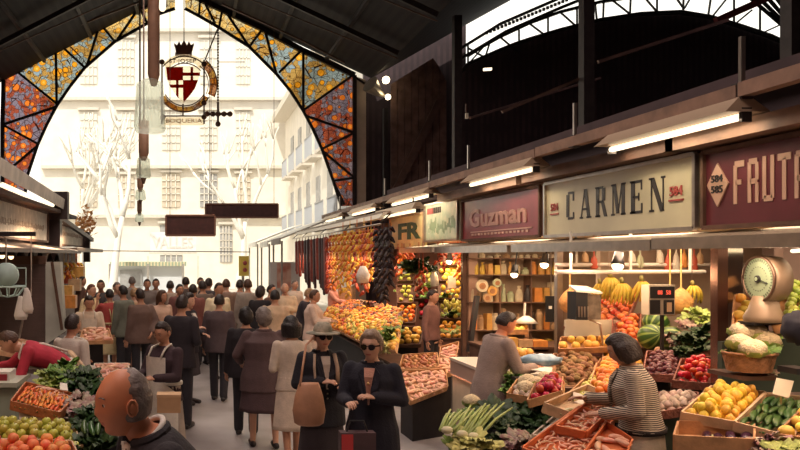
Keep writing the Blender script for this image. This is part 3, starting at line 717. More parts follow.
for (y,x0,z1,m) in ((6.32,5.0,2.46,mat('mauve_wall',(.45,.33,.30),.6,var=.15,nscale=3)),(9.05,4.95,2.46,mat('tile_wall',(.50,.40,.31),.4,var=.2,nscale=3)),(12.05,4.5,2.46,mat('shelf_wall',(.46,.34,.24),.6,var=.3,nscale=3)),(16.0,4.1,2.9,mat('peach_wall',(.22,.10,.07),.6,var=.2,nscale=3))):
    struct(MB().box((x0,y,0),(6.9,y+.1,z1)).build('wall_partition', m))

# steel posts
def post(y, x, w, label, m=steel, wide=0, mw=None):
    t = thing('stall_post', label, 'post', (x,y,0))
    MB().box((x-w/2,y-w/2,0),(x+w/2,y+w/2,2.3)).build('shaft', m, t)
    MB().box((x-w*.7,y-w*.7,0),(x+w*.7,y+w*.7,.06)).build('foot', iron, t)
    if wide: MB().box((x+w/2+.01,y-.02,.3),(x+w/2+wide,y+.02,2.27)).build('mirror_panel', mw or chrome, t)
    return t
mirror = mat('mirror_panel', (.62,.55,.45), .12, 1)
post(6.18, 4.36, .085, 'brown steel stall post right of the striped jacket with a mirror strip', mat('bronze_steel',(.23,.12,.09),.25,.7), .14, mirror)
post(8.95, 4.40, .07, 'slim chrome stall post between the cream and crimson boards', steel)
post(11.85, 4.34, .09, 'dark stall post at the left end of the crimson board', woodd, .15, mat('panel_tan',(.48,.30,.22),.4))
tag(MB().bar(P(477,296,11.5), P(469,352,11.4), .10,.06).build('leaning_board', blackp), 'dark leaning board beside the dark stall post', 'board')

# fluorescent lamps on the rail
def fluo(y0, y1, x, z, label, group='fluorescent lamps on the rail', rw=.16):
    t = thing('fluorescent_lamp', label, 'lamp', (x,(y0+y1)/2,z))
    MB().hexa([(x-rw,y0,z+.02),(x+rw,y0,z+.02),(x+rw,y1,z+.02),(x-rw,y1,z+.02)], [(x-.04,y0+.03,z+.13),(x+.04,y0+.03,z+.13),(x+.04,y1-.03,z+.13),(x-.04,y1-.03,z+.13)]).build('reflector', mat('reflector',(.48,.36,.25),.4,.3), t)
    MB().cap((x-.02,y0+.05,z-.01),(x-.02,y1-.05,z-.01), .026,.026,10).build('tube', tube_m, t, True)
    for y in (y0+.02,y1-.02): MB().box((x-.04,y-.015,z-.05),(x+.03,y+.015,z+.05)).build('end_holder', iron, t)
    for y in (y0+.3,y1-.3): MB().bar((x,y,z+.12),(x,y,z+.22),.02,.02).build('bracket', iron, t)
    return t
labs = ['nearest fluorescent tube lamp, over the cream and maroon boards','second fluorescent tube lamp, over the crimson board','third fluorescent tube lamp, over the pale green board','fourth fluorescent tube lamp, over the yellow board','fifth fluorescent lamp, over the hanging sausages']
for (y0,y1),lab in zip(((5.24,6.95),(8.42,10.4),(12.1,14.4),(15.6,17.9),(19.0,21.4)), labs): fluo(y0,y1,3.9,3.19,lab)
fluo(12.3,15.0,3.75,2.96,'low white fluorescent lamp just above the pale green board',rw=.11)
rail = thing('lamp_rail', 'long brown rail carrying the fluorescent lamps', 'rail', (3.9,12,3.3))
for (a,b,z) in ((3.4,5.3,3.37),(5.3,8.4,3.36),(8.4,12.1,3.35),(12.1,16,3.34),(16,22,3.34)):
    MB().bar((3.9,a,z),(3.9,b-.02,z),.09,.10).build('rail_section', wood_br, rail)
for y in (5.3,7.6,10.5,12.2,15.0,19.5):
    MB().bar((3.9,y,3.4),(3.9,y,3.75),.03,.03).build('hanger', steel, rail)
    MB().box((3.86,y-.05,3.30),(3.94,y+.05,3.42)).build('clamp', iron, rail)

# sausage stall: white valance, hanging rail
vl = thing('stall_valance', 'long white valance board over the hanging sausages', 'canopy', (3.5,18,2.9))
MB().hexa([(3.42,13.6,2.88),(3.5,13.6,2.88),(3.5,24.5,2.88),(3.42,24.5,2.88)],[(3.52,13.6,3.0),(3.6,13.6,3.0),(3.6,24.5,3.0),(3.52,24.5,3.0)]).build('board', canw, vl)
MB().box((3.5,13.65,2.98),(4.15,24.5,3.02)).build('top', mat('valance_top',(.35,.28,.22),.6), vl)
hr = thing('hanging_rail', 'steel rail from which the sausages and pepper strings hang', 'rail', (3.3,18,2.74))
MB().tube([(3.3,13,2.75),(3.3,24.2,2.75)], .018, 8).build('bar', steel, hr, True)
for y in (13.1,16,19,22,24): MB().bar((3.3,y,2.76),(3.5,y,2.93),.02,.02).build('bracket', iron, hr)

# outdoor stalls beyond the arch on the right: pale awnings
rr = random.Random(8)
for i,(y0,y1,x,z,lab) in enumerate(((24.8,27.5,3.0,2.75,'dark edged awning just under the arch on the right'),(27.8,31,2.9,2.7,'white awning outside the arch, nearer one'),(31.5,36,2.8,2.75,'white awning outside the arch, farther one'))):
    t = thing('awning', lab, 'awning', (x,(y0+y1)/2,z))
    MB().hexa([(x,y0,z),(x+1.9,y0,z+.75),(x+1.9,y1,z+.75),(x,y1,z)],[(x,y0,z+.05),(x+1.9,y0,z+.8),(x+1.9,y1,z+.8),(x,y1,z+.05)]).build('cloth', mat('awning_white',(.80,.76,.68),.7,var=.2,nscale=2), t)
    MB().box((x-.03,y0,z-.16),(x,y1,z+.05)).build('valance', mat('awning_edge',(.22,.18,.16),.7) if i == 0 else MATS['awning_white'], t)
    for y in (y0+.1,y1-.1):
        MB().bar((x+.05,y,z-.05),(x+.05,y,0),.06,.06).build('post', greyc, t)
for (px0,px1,py0,py1,Y,m,lab) in ((270,300,262,330,26.5,mat('pale_panel',(.72,.70,.66),.6),'pale partition panel behind the vendors under the arch'),):
    tag(MB().prism([P(px0,py0,Y),P(px1,py0,Y),P(px1,py1,Y),P(px0,py1,Y)],(0,.08,0)).build('partition_panel', m), lab, 'panel')
tag(MB().prism([P(277,263,26.4),P(291,263,26.4),P(291,288,26.4),P(277,288,26.4)],(0,.03,0)).build('poster', mat('poster',(.80,.62,.50),.6,col2=(.55,.16,.10),nscale=2.2)), 'red and cream poster on the pale panel', 'poster')

# ================================================================== left hand stalls
XL = -3.5
lc = mat('left_cream', (.74,.66,.52), .5, var=.45, nscale=5, wave=('BANDS','Y',2.5,1.5,(.50,.42,.33)))
def lboard(y0,y1,z0,z1,label):
    t = thing('stall_sign', label, 'sign', (XL,(y0+y1)/2,z0))
    MB().box((XL-.05,y0,z0),(XL,y1,z1)).build('sign_board', lc, t)
    mb = MB()
    for z in (z0,z1): mb.bar((XL+.01,y0,z),(XL+.01,y1,z),.04,.05)
    for y in (y0,y1): mb.bar((XL+.01,y,z0),(XL+.01,y,z1),.04,.05)
    mb.build('frame', woodd, t)
    r = random.Random(2); mb = MB(); y = y1-.5
    while y > y0+.3:
        mb.box((XL,y,z0+.24+r.uniform(0,.05)),(XL+.008,y+.03,z0+.34+r.uniform(0,.05))); y -= r.uniform(.09,.16)
    mb.box((XL,y0+.3,z0+.28),(XL+.006,y1-.45,z0+.30))
    mb.build('faded_script', mat('faded_script',(.30,.23,.18),.6), t)
    return t
lboard(11.5,18.4,2.55,3.25,'weathered cream fascia board of the left stall')
lboard(19.6,24.6,2.5,3.05,'smaller pale fascia board of the farther left stall')
can = thing('stall_canopy', 'long dark ribbed canopy edge above the shuttered left stall', 'canopy', (XL,15,2.3))
MB().hexa([(XL-.2,10.5,2.36),(XL+.75,10.5,2.26),(XL+.75,19,2.26),(XL-.2,19,2.36)],[(XL-.2,10.5,2.5),(XL+.75,10.5,2.33),(XL+.75,19,2.33),(XL-.2,19,2.5)]).build('ledge', mat('left_canopy',(.26,.20,.16),.5,var=.4,wave=('BANDS','Y',4,0,(.14,.10,.08))), can)
can = thing('stall_canopy', 'dark canopy edge of the farther left stall', 'canopy', (XL,22,2.3))
MB().box((XL-.2,19.3,2.32),(XL+.6,25,2.42)).build('ledge', MATS['left_canopy'], can)
lampb = thing('lamp_fascia', 'slanting grey lamp fascia over the left stall sign', 'lamp fascia', (XL,14.5,3.4))
MB().hexa([(XL+.25,8.5,3.72),(XL+.45,8.5,3.60),(XL+.3,19.0,3.38),(XL+.1,19.0,3.50)],[(XL+.28,8.5,4.02),(XL+.48,8.5,3.90),(XL+.33,19.0,3.64),(XL+.13,19.0,3.76)]).build('fascia', mat('grey_fascia',(.58,.52,.45),.5,var=.3,nscale=4), lampb)
MB().box((XL-.1,8.5,3.28),(XL+.25,18.9,3.36)).build('lower_fascia', woodd, lampb)
for (a,b) in ((13.2,15.4),(16.0,18.0)): MB().cap((XL+.2,a,3.45),(XL+.2,b,3.42),.05,.05,8).build('tube', tube_m, lampb, True)
bx = thing('iron_column', 'square dark column between the two left stalls', 'column', P(56,335,19.2))
MB().prism([P(47,216,19.2),P(60,216,19.2),P(60,250,19.2),P(47,250,19.2)],(0,.35,0)).build('casing', mat('dark_casing',(.05,.03,.03),.5,var=.3), bx)
MB().prism([P(46,191.5,19.1),P(67.5,191.5,19.1),P(67.5,219,19.1),P(46,219,19.1)],(0,.3,0)).build('head', MATS['dark_casing'], bx)
MB().prism([P(49,250,19.25),P(58,250,19.25),P(58,340,19.25),P(49,340,19.25)],(0,.25,0)).build('shaft', MATS['dark_casing'], bx)
beam('canopy_post', P(87,232,24.6), P(87,262,24.6), .25,.2, MATS['dark_casing'], 'dark stub post at the far end of the left stalls', 'post')
beam('gutter', P(60,218,19.6), P(92,240,24.8), .12,.12, MATS['dark_casing'], 'dark gutter running down toward the far left stall', 'gutter')
# shutter facing the camera and pale pillar
sh = thing('roller_shutter', 'dark brown slatted roller shutter of the closed left stall', 'shutter', P(24,345,14))
mb = MB(); z = 0.0
while z < 2.05: mb.box((-4.3,14,z),(P(45,0,14).x,14.03,z+.055)); mb.box((-4.3,14.01,z+.055),(P(45,0,14).x,14.04,z+.075)); z += .075
mb.build('slats', mat('shutter_brown',(.14,.085,.07),.5,var=.3,nscale=3), sh)
MB().box((-4.3,13.96,2.05),(P(46,0,14).x,14.1,2.2)).build('shutter_box', woodd, sh)
tag(MB().prism([P(45.5,262,14),P(60,262,14),P(64,332,14),P(45.5,345,14)],(0,.3,0)).build('pillar', mat('grey_green_pillar',(.58,.58,.50),.6,var=.2,nscale=3)), 'pale grey green pillar beside the brown shutter', 'pillar')
tag(MB().bar(P(52,262,13.8),P(62,330,13.8),.05,.05).build('pole', woodd), 'thin dark pole leaning on the grey green pillar', 'pole')
struct(MB().box((-6.6,14.1,0),(-3.6,24,2.35)).build('wall_left_stalls', mat('left_inner',(.20,.14,.11),.7,var=.3)))
struct(MB().box((-6.6,6,2.5),(-3.7,24.5,2.58)).build('stall_ceiling', dwall))
struct(MB().box((-6.6,6,3.4),(-3.7,24.5,3.5)).build('stall_ceiling', dwall))
struct(MB().box((-6.6,13.9,2.6),(-3.7,14.0,3.4)).build('wall_partition', dwall))
# spot lamps under the left canopy
for i,(px,py) in enumerate(((2,254),(11,255),(21,256),(31,257.5),(40,259),(50,261),(57,262))):
    Y = 12.5+i*.9; p = P(px,py,Y)
    t = thing('spot_lamp', 'small warm spot lamp hanging in the row under the left canopy', 'lamp', p, 0, 'spot lamps under the left canopy')
    MB().tube([p+V(0,0,.16),p+V(0,0,.05),p-V(0,0,.02)],[.04,.06,.11],10).build('lamp_shade', iron, t, True)
    MB().sphere(p-V(0,0,.03), .05, 8).build('bulb', mat('spot_bulb',(1,1,1),emit=(1,.6,.28),estr=4), t, True)
    MB().tube([p+V(0,0,.15),V(p.x,p.y,2.3)], .012, 5).build('cord', iron, t)
# hanging scale and white bags on the left
t = thing('hanging_scale', 'pale teal hanging weighing scale with a wire pan by the shutter', 'scale', P(12,300,8.5))
tm = mat('teal_paint', (.50,.68,.62), .5, var=.2)
p = P(6,275,8.5)
MB().tube([p+V(0,-.05,.0),p+V(0,.05,0)], .14, 18).build('dial', tm, t, True)
mb = MB(); c = P(8,297,8.5)
for k in range(10):
    a = 2*PI*k/10; mb.tube([c+V(.2*math.cos(a),.2*math.sin(a),.12), c+V(.12*math.cos(a),.12*math.sin(a),.02), c], .008, 5)
mb.tube([c+V(.2*math.cos(2*PI*k/16),.2*math.sin(2*PI*k/16),.12) for k in range(17)], .01, 5)
for k in range(3): a = 2*PI*k/3; mb.tube([c+V(.2*math.cos(a),.2*math.sin(a),.12), p-V(0,0,.12)], .006, 5)
mb.build('pan', tm, t)
MB().bar(p+V(0,0,.13), V(p.x,p.y,2.42), .015,.015).build('hook', steel, t)
MB().bar(P(4,268,8.5),P(26,268,8.5),.015,.015).build('crossbar', tm, t); MB().bar(P(26,268,8.5),P(26,298,8.5),.012,.012).build('rod', tm, t)
fr_ = thing('lamp_beam', 'overhead beam carrying the hanging scale at the left edge', 'beam', (-2.2,8.5,2.42))
MB().bar((-3.6,8.5,2.45),(-1.75,8.5,2.45),.05,.05).build('bar', iron, fr_)
MB().bar((-1.8,8.5,2.43),(-1.8,8.5,1.75),.012,.012).build('hook_wire', steel, fr_)
for (px,py,w,h,lab) in ((21,309,.13,.24,'white plastic bag hanging from the scale rod, front one'),(27,302,.12,.26,'cream plastic bag hanging behind the white one')):
    c = P(px,py,8.45); 
    MB_o = MB().rings([(c.x,c.y,c.z-h/2,w*.5,.03),(c.x,c.y,c.z-h*.3,w*.62,.05),(c.x,c.y,c.z+h*.2,w*.42,.03),(c.x,c.y,c.z+h*.45,w*.3,.012),(c.x-.01,c.y,c.z+h*.62,.02,.01)],14)
    tag(MB_o.build('plastic_bag', mat('bag_white',(.82,.78,.70),.5,bump=.6,bscale=12), None, True), lab, 'bag')
tag(MB().tube([P(24,314,8.5),P(19,338,8.4)], .014, 6).build('stick', steel), 'thin pale stick below the hanging bags', 'stick')
# ================================================================== people
def skin_mat(k):
    c = {'fair':(.66,.38,.26),'tan':(.55,.28,.17),'dark':(.40,.20,.12),'ruddy':(.66,.26,.13)}[k]
    return mat('skin_'+k, c, .5, var=.12, nscale=12)
def hair_mat(k):
    c = {'black':(.014,.010,.010),'dark':(.030,.016,.012),'brown':(.09,.04,.02),'auburn':(.16,.05,.03),'grey':(.22,.18,.16),'white':(.55,.48,.42),'blond':(.42,.26,.13),'greyblond':(.36,.25,.17)}[k]
    return mat('hair_'+k, c, .45, var=.35, nscale=30, bump=.5, bscale=60)
def cloth(name, c, **k): return mat('cloth_'+name, c, .85, var=.15, nscale=14, bump=.25, bscale=70, **k)

def gauss(x, m, s): return math.exp(-((x-m)/s)**2)
HW, HD, HH = .076, .096, .118
def head_fn(p):      # p on the unit sphere; face looks toward -y
    x, y, z = p
    f = -y
    sx = sy = sz = 1.0
    if z < 0: sx *= 1-.34*abs(z)**1.6; 
    X = x*HW*sx; Y = y*HD; Z = z*HH
    if y > 0 and z < 0: Y *= 1-.42*min(1,-z*1.2)
    if f > 0:
        ax = abs(x)
        Y += -.006*gauss(z,.28,.16)*gauss(ax,.3,.35)*f              # brow
        Y += .012*gauss(z,.06,.13)*gauss(ax,.42,.2)*f               # eye socket
        Y -= .026*gauss(x,0,.13)*gauss(z,-.22,.13)*f                # nose tip
        Y -= .012*gauss(x,0,.10)*gauss(z,-.02,.18)*f                # bridge
        Y -= .007*gauss(x,0,.3)*gauss(z,-.52,.10)*f                 # lips
        Y += .006*gauss(x,0,.3)*gauss(z,-.66,.08)*f
        Y -= .016*gauss(x,0,.34)*gauss(z,-.86,.16)                  # chin
        Y -= .004*gauss(ax,.55,.2)*gauss(z,-.18,.2)*f               # cheek
    return V(X, Y, Z)
def head_mb(n=26, sk=None, lipm=None):
    mb = MB()
    h = n
    vs = []; fs = []
    for i in range(h+1):
        th = PI*i/h
        for k in range(n):
            ph = 2*PI*k/n
            p = V(math.sin(th)*math.cos(ph), math.sin(th)*math.sin(ph), -math.cos(th)); vs.append(head_fn(p))
    o = 0
    for i in range(h):
        for k in range(n):
            a = (i*n+k, i*n+(k+1)%n, (i+1)*n+(k+1)%n, (i+1)*n+k)
            c = sum((vs[j] for j in a), V(0,0,0))/4
            isl = c.y < -.05 and abs(c.x) < .024 and -.072 < c.z < -.050
            fs.append((a, lipm if isl else sk))
    for a, m in fs:
        mb.f.append(a); mb.m.append(mb.mi(m))
    mb.v = vs
    # ears
    for s in (-1,1):
        mb.sphere((s*(HW+.002), .008, -.008), (.012,.020,.032), 8, sk)
        mb.tube([V(s*(HW+.008), .008+.018*math.cos(t), -.006+.028*math.sin(t)) for t in [PI*(-.4+1.8*i/7) for i in range(8)]], .005, 5, sk)
    return mb
def hair_mb(style, seed=0, n=26):
    """closed cap: outside the hair region the surface dips under the skin"""
    mb = MB(); r = random.Random(seed); off = V(r.random()*9, r.random()*9, 0)
    vs = []
    for i in range(n+1):
        th = PI*i/n
        for k in range(n):
            ph = 2*PI*k/n
            p = V(math.sin(th)*math.cos(ph), math.sin(th)*math.sin(ph), -math.cos(th)); f = -p.y
            if style == 'receding': on = min(1,max(0,(p.y+.26-.30*max(0,p.z)+.16*noise.noise(p*4+off)-.18*gauss(p.z,.15,.12))*2.6))*min(1,max(0,(p.z+.62)*5))
            elif style == 'bald': on = min(1, max(0, (p.y+.1)*5))*min(1,max(0,(.62-p.z)*5))*min(1,max(0,(p.z+.55)*5))
            else:
                line = .42+.25*max(0,f)-.9*max(0,-f*1.2+.55) if f < .55 else .56-.05*abs(p.x)
                if style in ('long','bob'): line = min(line, .5 if f > .5 else -.75)
                if style == 'short': line = max(line, -.42)
                on = min(1, max(0, (p.z-line)*6))
            q = head_fn(p); base = V(p.x*HW, p.y*HD, p.z*HH)
            if on > 0: q = base*.6+q*.4
            th_ = {'receding':.013,'short':.012,'bald':.007,'long':.020,'bob':.026,'bun':.012,'puff':.030}[style]
            nn = 1+.35*noise.noise(p*3.2+off)+.2*noise.noise(p*9+off)
            vs.append(q + p*(th_*on*nn - .012*(1-on)))
    mb.v = vs
    for i in range(n):
        for k in range(n): mb.f.append((i*n+k, i*n+(k+1)%n, (i+1)*n+(k+1)%n, (i+1)*n+k)); mb.m.append(0)
    if style == 'long':
        for a in range(9):
            t = -1.25+2.5*a/8; x = math.sin(t)*.082; y = math.cos(t)*.07+.012
            mb.cap((x,y,.0),(x*1.05,y+.015,-.17-r.random()*.04),.036,.022,8)
    if style == 'bob':
        for a in range(11):
            t = -1.7+3.4*a/10; x = math.sin(t)*.088; y = math.cos(t)*.085+.012
            mb.cap((x,y,.02),(x*1.02,y,-.085),.036,.03,8)
    if style == 'bun': mb.sphere((0,.115,.03), (.042,.036,.042), 12)
    return mb

def voxel(mb, name, vox, smooth=6, m=None):
    me = mb.mesh(name, m); me.materials.clear(); me.materials.append(m)
    for p in me.polygons: p.material_index = 0
    o = bpy.data.objects.new('t', me); COL.objects.link(o)
    r = o.modifiers.new('r', 'REMESH'); r.mode = 'VOXEL'; r.voxel_size = vox; r.use_smooth_shade = True
    if smooth: s = o.modifiers.new('s', 'SMOOTH'); s.iterations = smooth; s.factor = .5
    dg = bpy.context.evaluated_depsgraph_get(); me2 = bpy.data.meshes.new_from_object(o.evaluated_get(dg)); me2.name = name
    bpy.data.objects.remove(o); bpy.data.meshes.remove(me)
    if not me2.materials: me2.materials.append(m)
    me2.polygons.foreach_set('use_smooth', [True]*len(me2.polygons))
    return me2
def mkobj(name, me, parent, label=None):
    o = bpy.data.objects.new(name, me); COL.objects.link(o); o.parent = parent
    if label: o['label'] = label
    return o

ARMS = {   # elbow and wrist relative to the shoulder (x outward, y forward = -, z up)
 'down': ((.05,.02,-.27),(.07,-.03,-.52)),
 'bent': ((.06,.03,-.26),(-.02,-.20,-.30)),
 'fold': ((.07,-.02,-.24),(-.12,-.20,-.20)),
 'front':((.05,-.08,-.25),(-.05,-.31,-.24)),
 'low':  ((.05,-.05,-.26),(-.03,-.22,-.42)),
 'reach':((.04,-.18,-.18),(.0,-.42,-.20)),
 'up':   ((.06,-.16,-.14),(.02,-.22,.10)),
 'back': ((.05,.12,-.24),(.05,.10,-.48)),
 'behind':((.07,.10,-.24),(-.06,.16,-.40)),
}
def hand_mb(mb, w, d, side, fwd, m, s=1.0, curl=.5):
    """palm + four fingers + thumb, from the wrist along d"""
    d = Vector(d).normalized(); fwd = Vector(fwd); fwd = (fwd-d*fwd.dot(d)).normalized(); r = d.cross(fwd).normalized()   # r across the palm, fwd = curl direction
    L = .088*s
    c = w+d*L*.5
    M = Matrix((( r.x,d.x,fwd.x,c.x),(r.y,d.y,fwd.y,c.y),(r.z,d.z,fwd.z,c.z),(0,0,0,1)))
    mb.sphere((0,0,0), (.040*s,.052*s,.016*s), 10, m, M)
    for i, (o, ln) in enumerate(((-.028,.9),(-.009,1.0),(.010,.95),(.027,.75))):
        b = w+d*L*.86+r*o*s; ln *= .036*s
        p1 = b+d*ln; d2 = (d*math.cos(curl)+fwd*math.sin(curl)); p2 = p1+d2*ln*.85; d3 = (d*math.cos(curl*2)+fwd*math.sin(curl*2)); p3 = p2+d3*ln*.6
        mb.tube([b-d*.01*s,p1,p2,p3], [.0098*s,.0095*s,.0085*s,.006*s], 6, m)
    tb = w+d*L*.3-r*side*.030*s
    mb.tube([tb, tb+(d*.6-r*side*.8)*.03*s, tb+(d*.6-r*side*.8)*.03*s+(d*.8-r*side*.2+fwd*.5)*.028*s], [.013*s,.011*s,.007*s], 6, m)

def person(px, ptop, Y, H=1.7, yaw=0, sk='tan', hair=('short','dark'), top=('jacket','navy',(.02,.02,.03)), bot=('trousers',(.03,.03,.035)), arms=('down','down'),
           lean=0, head=(0,0), stride=0, stout=1.0, label='', group=None, extras=(), X=None, vox=None, hem=.78, shoe=(.02,.015,.015), apron=None, shirt=None, hat=None, glasses=False, foot=0.0, armlen=1.0):
    if X is None: X = (px-CX)/F*Y
    t = thing('person', label, 'person', (X,Y,foot), yaw, group)
    s = H/1.7; vox = vox or max(.011, Y*.0016)
    skm = skin_mat(sk)
    # spine bend
    def B(p):
        p = Vector(p)
        if p.z <= .92: return p
        k = min(1, (p.z-.92)/.35); a = lean*(.35+.65*k); 
        q = V(p.x, p.y, p.z-.92); c, s_ = math.cos(a), math.sin(a)
        return V(q.x, q.y*c-q.z*s_, q.z*c+q.y*s_+.92)
    w = stout
    torso = [(0,0,.80,.155*w,.105*w),(0,.005,.90,.172*w,.120*w),(0,0,.98,.160*w,.112*w),(0,-.005,1.08,.145*w,.105*w),(0,-.01,1.20,.160*w,.118*w),(0,-.008,1.30,.172*w,.118*w),(0,0,1.37,.165,.095),(0,.005,1.415,.115,.07),(0,.0,1.45,.062,.058)]
    sh = {k: V(k*.175*(.6+.4*w),0,1.375) for k in (-1,1)}
    J = {}
    for k, a in zip((-1,1), arms):
        e, wr = ARMS[a] if isinstance(a, str) else a
        S_ = B(sh[k]); 
        e_ = S_+V(k*e[0],e[1],e[2])*armlen; w_ = S_+V(k*wr[0],wr[1],wr[2])*armlen
        J[k] = (S_, e_, w_)
    hips = {k: V(k*.085*w,0,.88) for k in (-1,1)}
    LG = {}
    for k in (-1,1):
        st = stride*k
        kn = V(k*.085*w, -.06*abs(stride)-.14*st, .49+.02*abs(st)); an = V(k*.085*w, -.26*st+(.06*abs(st) if st < 0 else 0), .085+(.06*max(0,-st)))
        LG[k] = (hips[k], kn, an)
    hl, hp = head
    neck = B(V(0,-.0,1.44)); hc = B(V(0,-.035,1.575))
    def bend(rl):
        mb = MB(); mb.rings(rl, 18); mb.v = [B(v) for v in mb.v]; return mb
    def limbs(mb, arm=1, leg=1, ra=(.048,.040,.030), rl=(.085,.060,.045), infl=0, wr=1.0):
        if arm:
            for k in (-1,1):
                a,b,c = J[k]; c2 = b+(c-b)*wr
                mb.cap(a,b,ra[0]+infl,ra[1]+infl); mb.cap(b,c2,ra[1]+infl,ra[2]+infl)
        if leg:
            for k in (-1,1):
                a,b,c = LG[k]; mb.cap(a,b,rl[0]+infl,rl[1]+infl); mb.cap(b,c,rl[1]+infl,rl[2]+infl)
        return mb
    # ---- body
    mb = bend(torso); limbs(mb, ra=(.042,.036,.027), rl=(.080,.054,.038)); mb.cap(B((0,0,1.38)), hc+V(0,.02,-.04), .056, .052)
    for k in (-1,1):
        an = LG[k][2]; mb.cap(an+V(0,.02,-.045), an+V(0,-.14,-.055), .032,.026)
    body = voxel(mb, 'body', max(.014,vox), 3, skm)
    R = Matrix.Translation(hc) @ Euler((hp + lean*.45, 0, hl)).to_matrix().to_4x4()
    lipm = mat('lips_'+sk, {'fair':(.50,.14,.11),'tan':(.42,.14,.10),'dark':(.30,.11,.08),'ruddy':(.50,.15,.09)}[sk], .5)
    hm = head_mb(26 if Y < 10 else 18, skm, lipm)
    eb = MB(); eb.add(hm.v, hm.f, None, R); eb.m = list(hm.m); eb.mats = hm.mats
    for k in (-1,1):
        c = V(k*.031,-.071,.006); eb.sphere((0,0,0), .0125, 8, skm, R @ Matrix.Translation(c+V(0,.0015,.0045))); eb.sphere((0,0,0), .0118, 8, mat('eye_white',(.75,.70,.65),.3), R @ Matrix.Translation(c)); eb.sphere((0,0,0), .0065, 6, mat('eye_dark',(.03,.015,.01),.2), R @ Matrix.Translation(c+V(0,-.0075,-.001)))
        eb.tube([R @ V(k*(.018+.028*i/4), -.0905+.012*(i/4)**2, .030+.004*math.sin(PI*i/4)) for i in range(5)], .0026, 5, hair_mat(hair[1]))
        S_, e_, w_ = J[k]; hand_mb(eb, w_, (w_-e_).normalized()*1.0+V(0,0,0), k, V(-k*.7,-.5,.0) if abs((w_-e_).normalized().z) > .6 else V(-k*.3,0,-1), skm, 1.0, .5)
    bm = bmesh.new(); bm.from_mesh(body)
    me2 = eb.mesh('x', None, True); 
    nm = len(body.materials)
    for m_ in me2.materials: body.materials.append(m_)
    for p in me2.polygons: p.material_index += nm
    bm.from_mesh(me2); bm.to_mesh(body); bm.free(); bpy.data.meshes.remove(me2)
    body.polygons.foreach_set('use_smooth', [True]*len(body.polygons))
    mkobj('body', body, t)
    # ---- hair
    hb = hair_mb(hair[0], int(px)); hb.v = [R @ v for v in hb.v]
    mkobj('hair', voxel(hb,'hair',.011 if Y < 9 else .02,3,hair_mat(hair[1])) if hair[0] in ('bob','long','bun') else hb.mesh('hair', hair_mat(hair[1]), True), t)
    # ---- clothes
    kind, cname, col = top[:3]; wv = top[3] if len(top) > 3 else None
    tm = cloth(cname, col, wave=wv)
    if kind in ('jacket','coat','shirt','sweater','dress','blouse'):
        I = .026 if kind in ('jacket','coat') else .014
        tz = [(cx,cy,cz,rx+I,ry+I) for (cx,cy,cz,rx,ry) in torso[2:-1]]
        hz = hem if kind in ('jacket','coat','dress') else .86
        pre = []
        z = hz
        while z < .95: pre.append((0,0,z,.172*w+I+.02*(.95-z)/.3+.01,.122*w+I+.025*(.95-z)/.3)); z += .09
        tz = pre+tz+[(0,0,1.44,.075,.07)]
        mb = bend(tz); limbs(mb, leg=0, ra=(.054,.046,.038), infl=I*.5, wr=.94 if kind != 'blouse' else .2)
        me = voxel(mb, kind, vox, 4 if vox < .02 else 2, tm); mkobj(kind, me, t)
        if shirt:
            mb = MB(); zs = (1.40,1.33,1.26,1.18,1.10)
            for i in range(4):
                z0, z1 = zs[i], zs[i+1]; w0 = .045-.010*i; w1 = w0-.010
                d0 = .150*w if i else .105*w
                pts = [B((-w0,-.150*w+ (0.045 if i == 0 else 0),z0)),B((w0,-.150*w+(0.045 if i == 0 else 0),z0)),B((w1,-.152*w,z1)),B((-w1,-.152*w,z1))]
                mb.prism(pts, (0,.03,0))
            mkobj('shirt_front', mb.mesh('shirt_front', cloth('shirtwhite' if shirt is True else 'shirt_%s'%cname, (.78,.72,.64) if shirt is True else shirt)), t)
        if kind in ('jacket','coat') and Y < 9:     # collar and lapels
            mb = MB(); n_ = 14
            pts = [B((.082*math.sin(a),.008-.078*math.cos(a)*1.0,1.435+(.012*math.cos(a-PI)))) for a in [PI*(.18+1.64*i/(n_-1)) for i in range(n_)]]
            pts = [B((.080*math.sin(a), -.072*math.cos(a)+.004, 1.432)) for a in [.45+(2*PI-.9)*i/(n_-1) for i in range(n_)]]
            mb.tube(pts, .020, 8)
            for k in (-1,1):
                pp = [B((k*.030,-.080,1.425)), B((k*.088,-.118*w,1.36)), B((k*.080,-.150*w,1.25)), B((k*.012,-.158*w,1.10)), B((k*.020,-.150*w,1.22))]
                mb.prism(pp, (0,-.014,0))
            mkobj('collar', mb.mesh('collar', tm, False), t)
    if bot[0] == 'trousers':
        mb = bend([(0,0,.82,.150*w,.105*w),(0,0,.9,.180*w,.125*w),(0,0,.98,.168*w,.12*w),(0,0,1.02,.160*w,.115*w)]); limbs(mb, arm=0, rl=(.088,.070,.060), infl=.006)
        mkobj('trousers', voxel(mb, 'trousers', max(.013,vox), 3, cloth('t%d_%d'%(bot[1][0]*999,bot[1][2]*999), bot[1])), t)
    elif bot[0] in ('skirt',):
        lo = bot[2] if len(bot) > 2 else .45
        mb = MB(); nn = 28; rl = []
        vs = []; Z = [lo, lo+.05, .6, .75, .88, .97, 1.02]
        for z in Z:
            fl = (1.0-z)*.10
            for k in range(nn):
                a = 2*PI*k/nn; rr_ = 1+.05*math.cos(a*7)*(1.0-z)*1.5
                vs.append(V((.168*w+fl)*math.cos(a)*rr_, (.122*w+fl)*math.sin(a)*rr_, z))
        fs = [(i*nn+k,i*nn+(k+1)%nn,(i+1)*nn+(k+1)%nn,(i+1)*nn+k) for i in range(len(Z)-1) for k in range(nn)]
        fs.append(tuple(range(nn-1,-1,-1))); fs.append(tuple((len(Z)-1)*nn+k for k in range(nn)))
        mb.add(vs, fs)
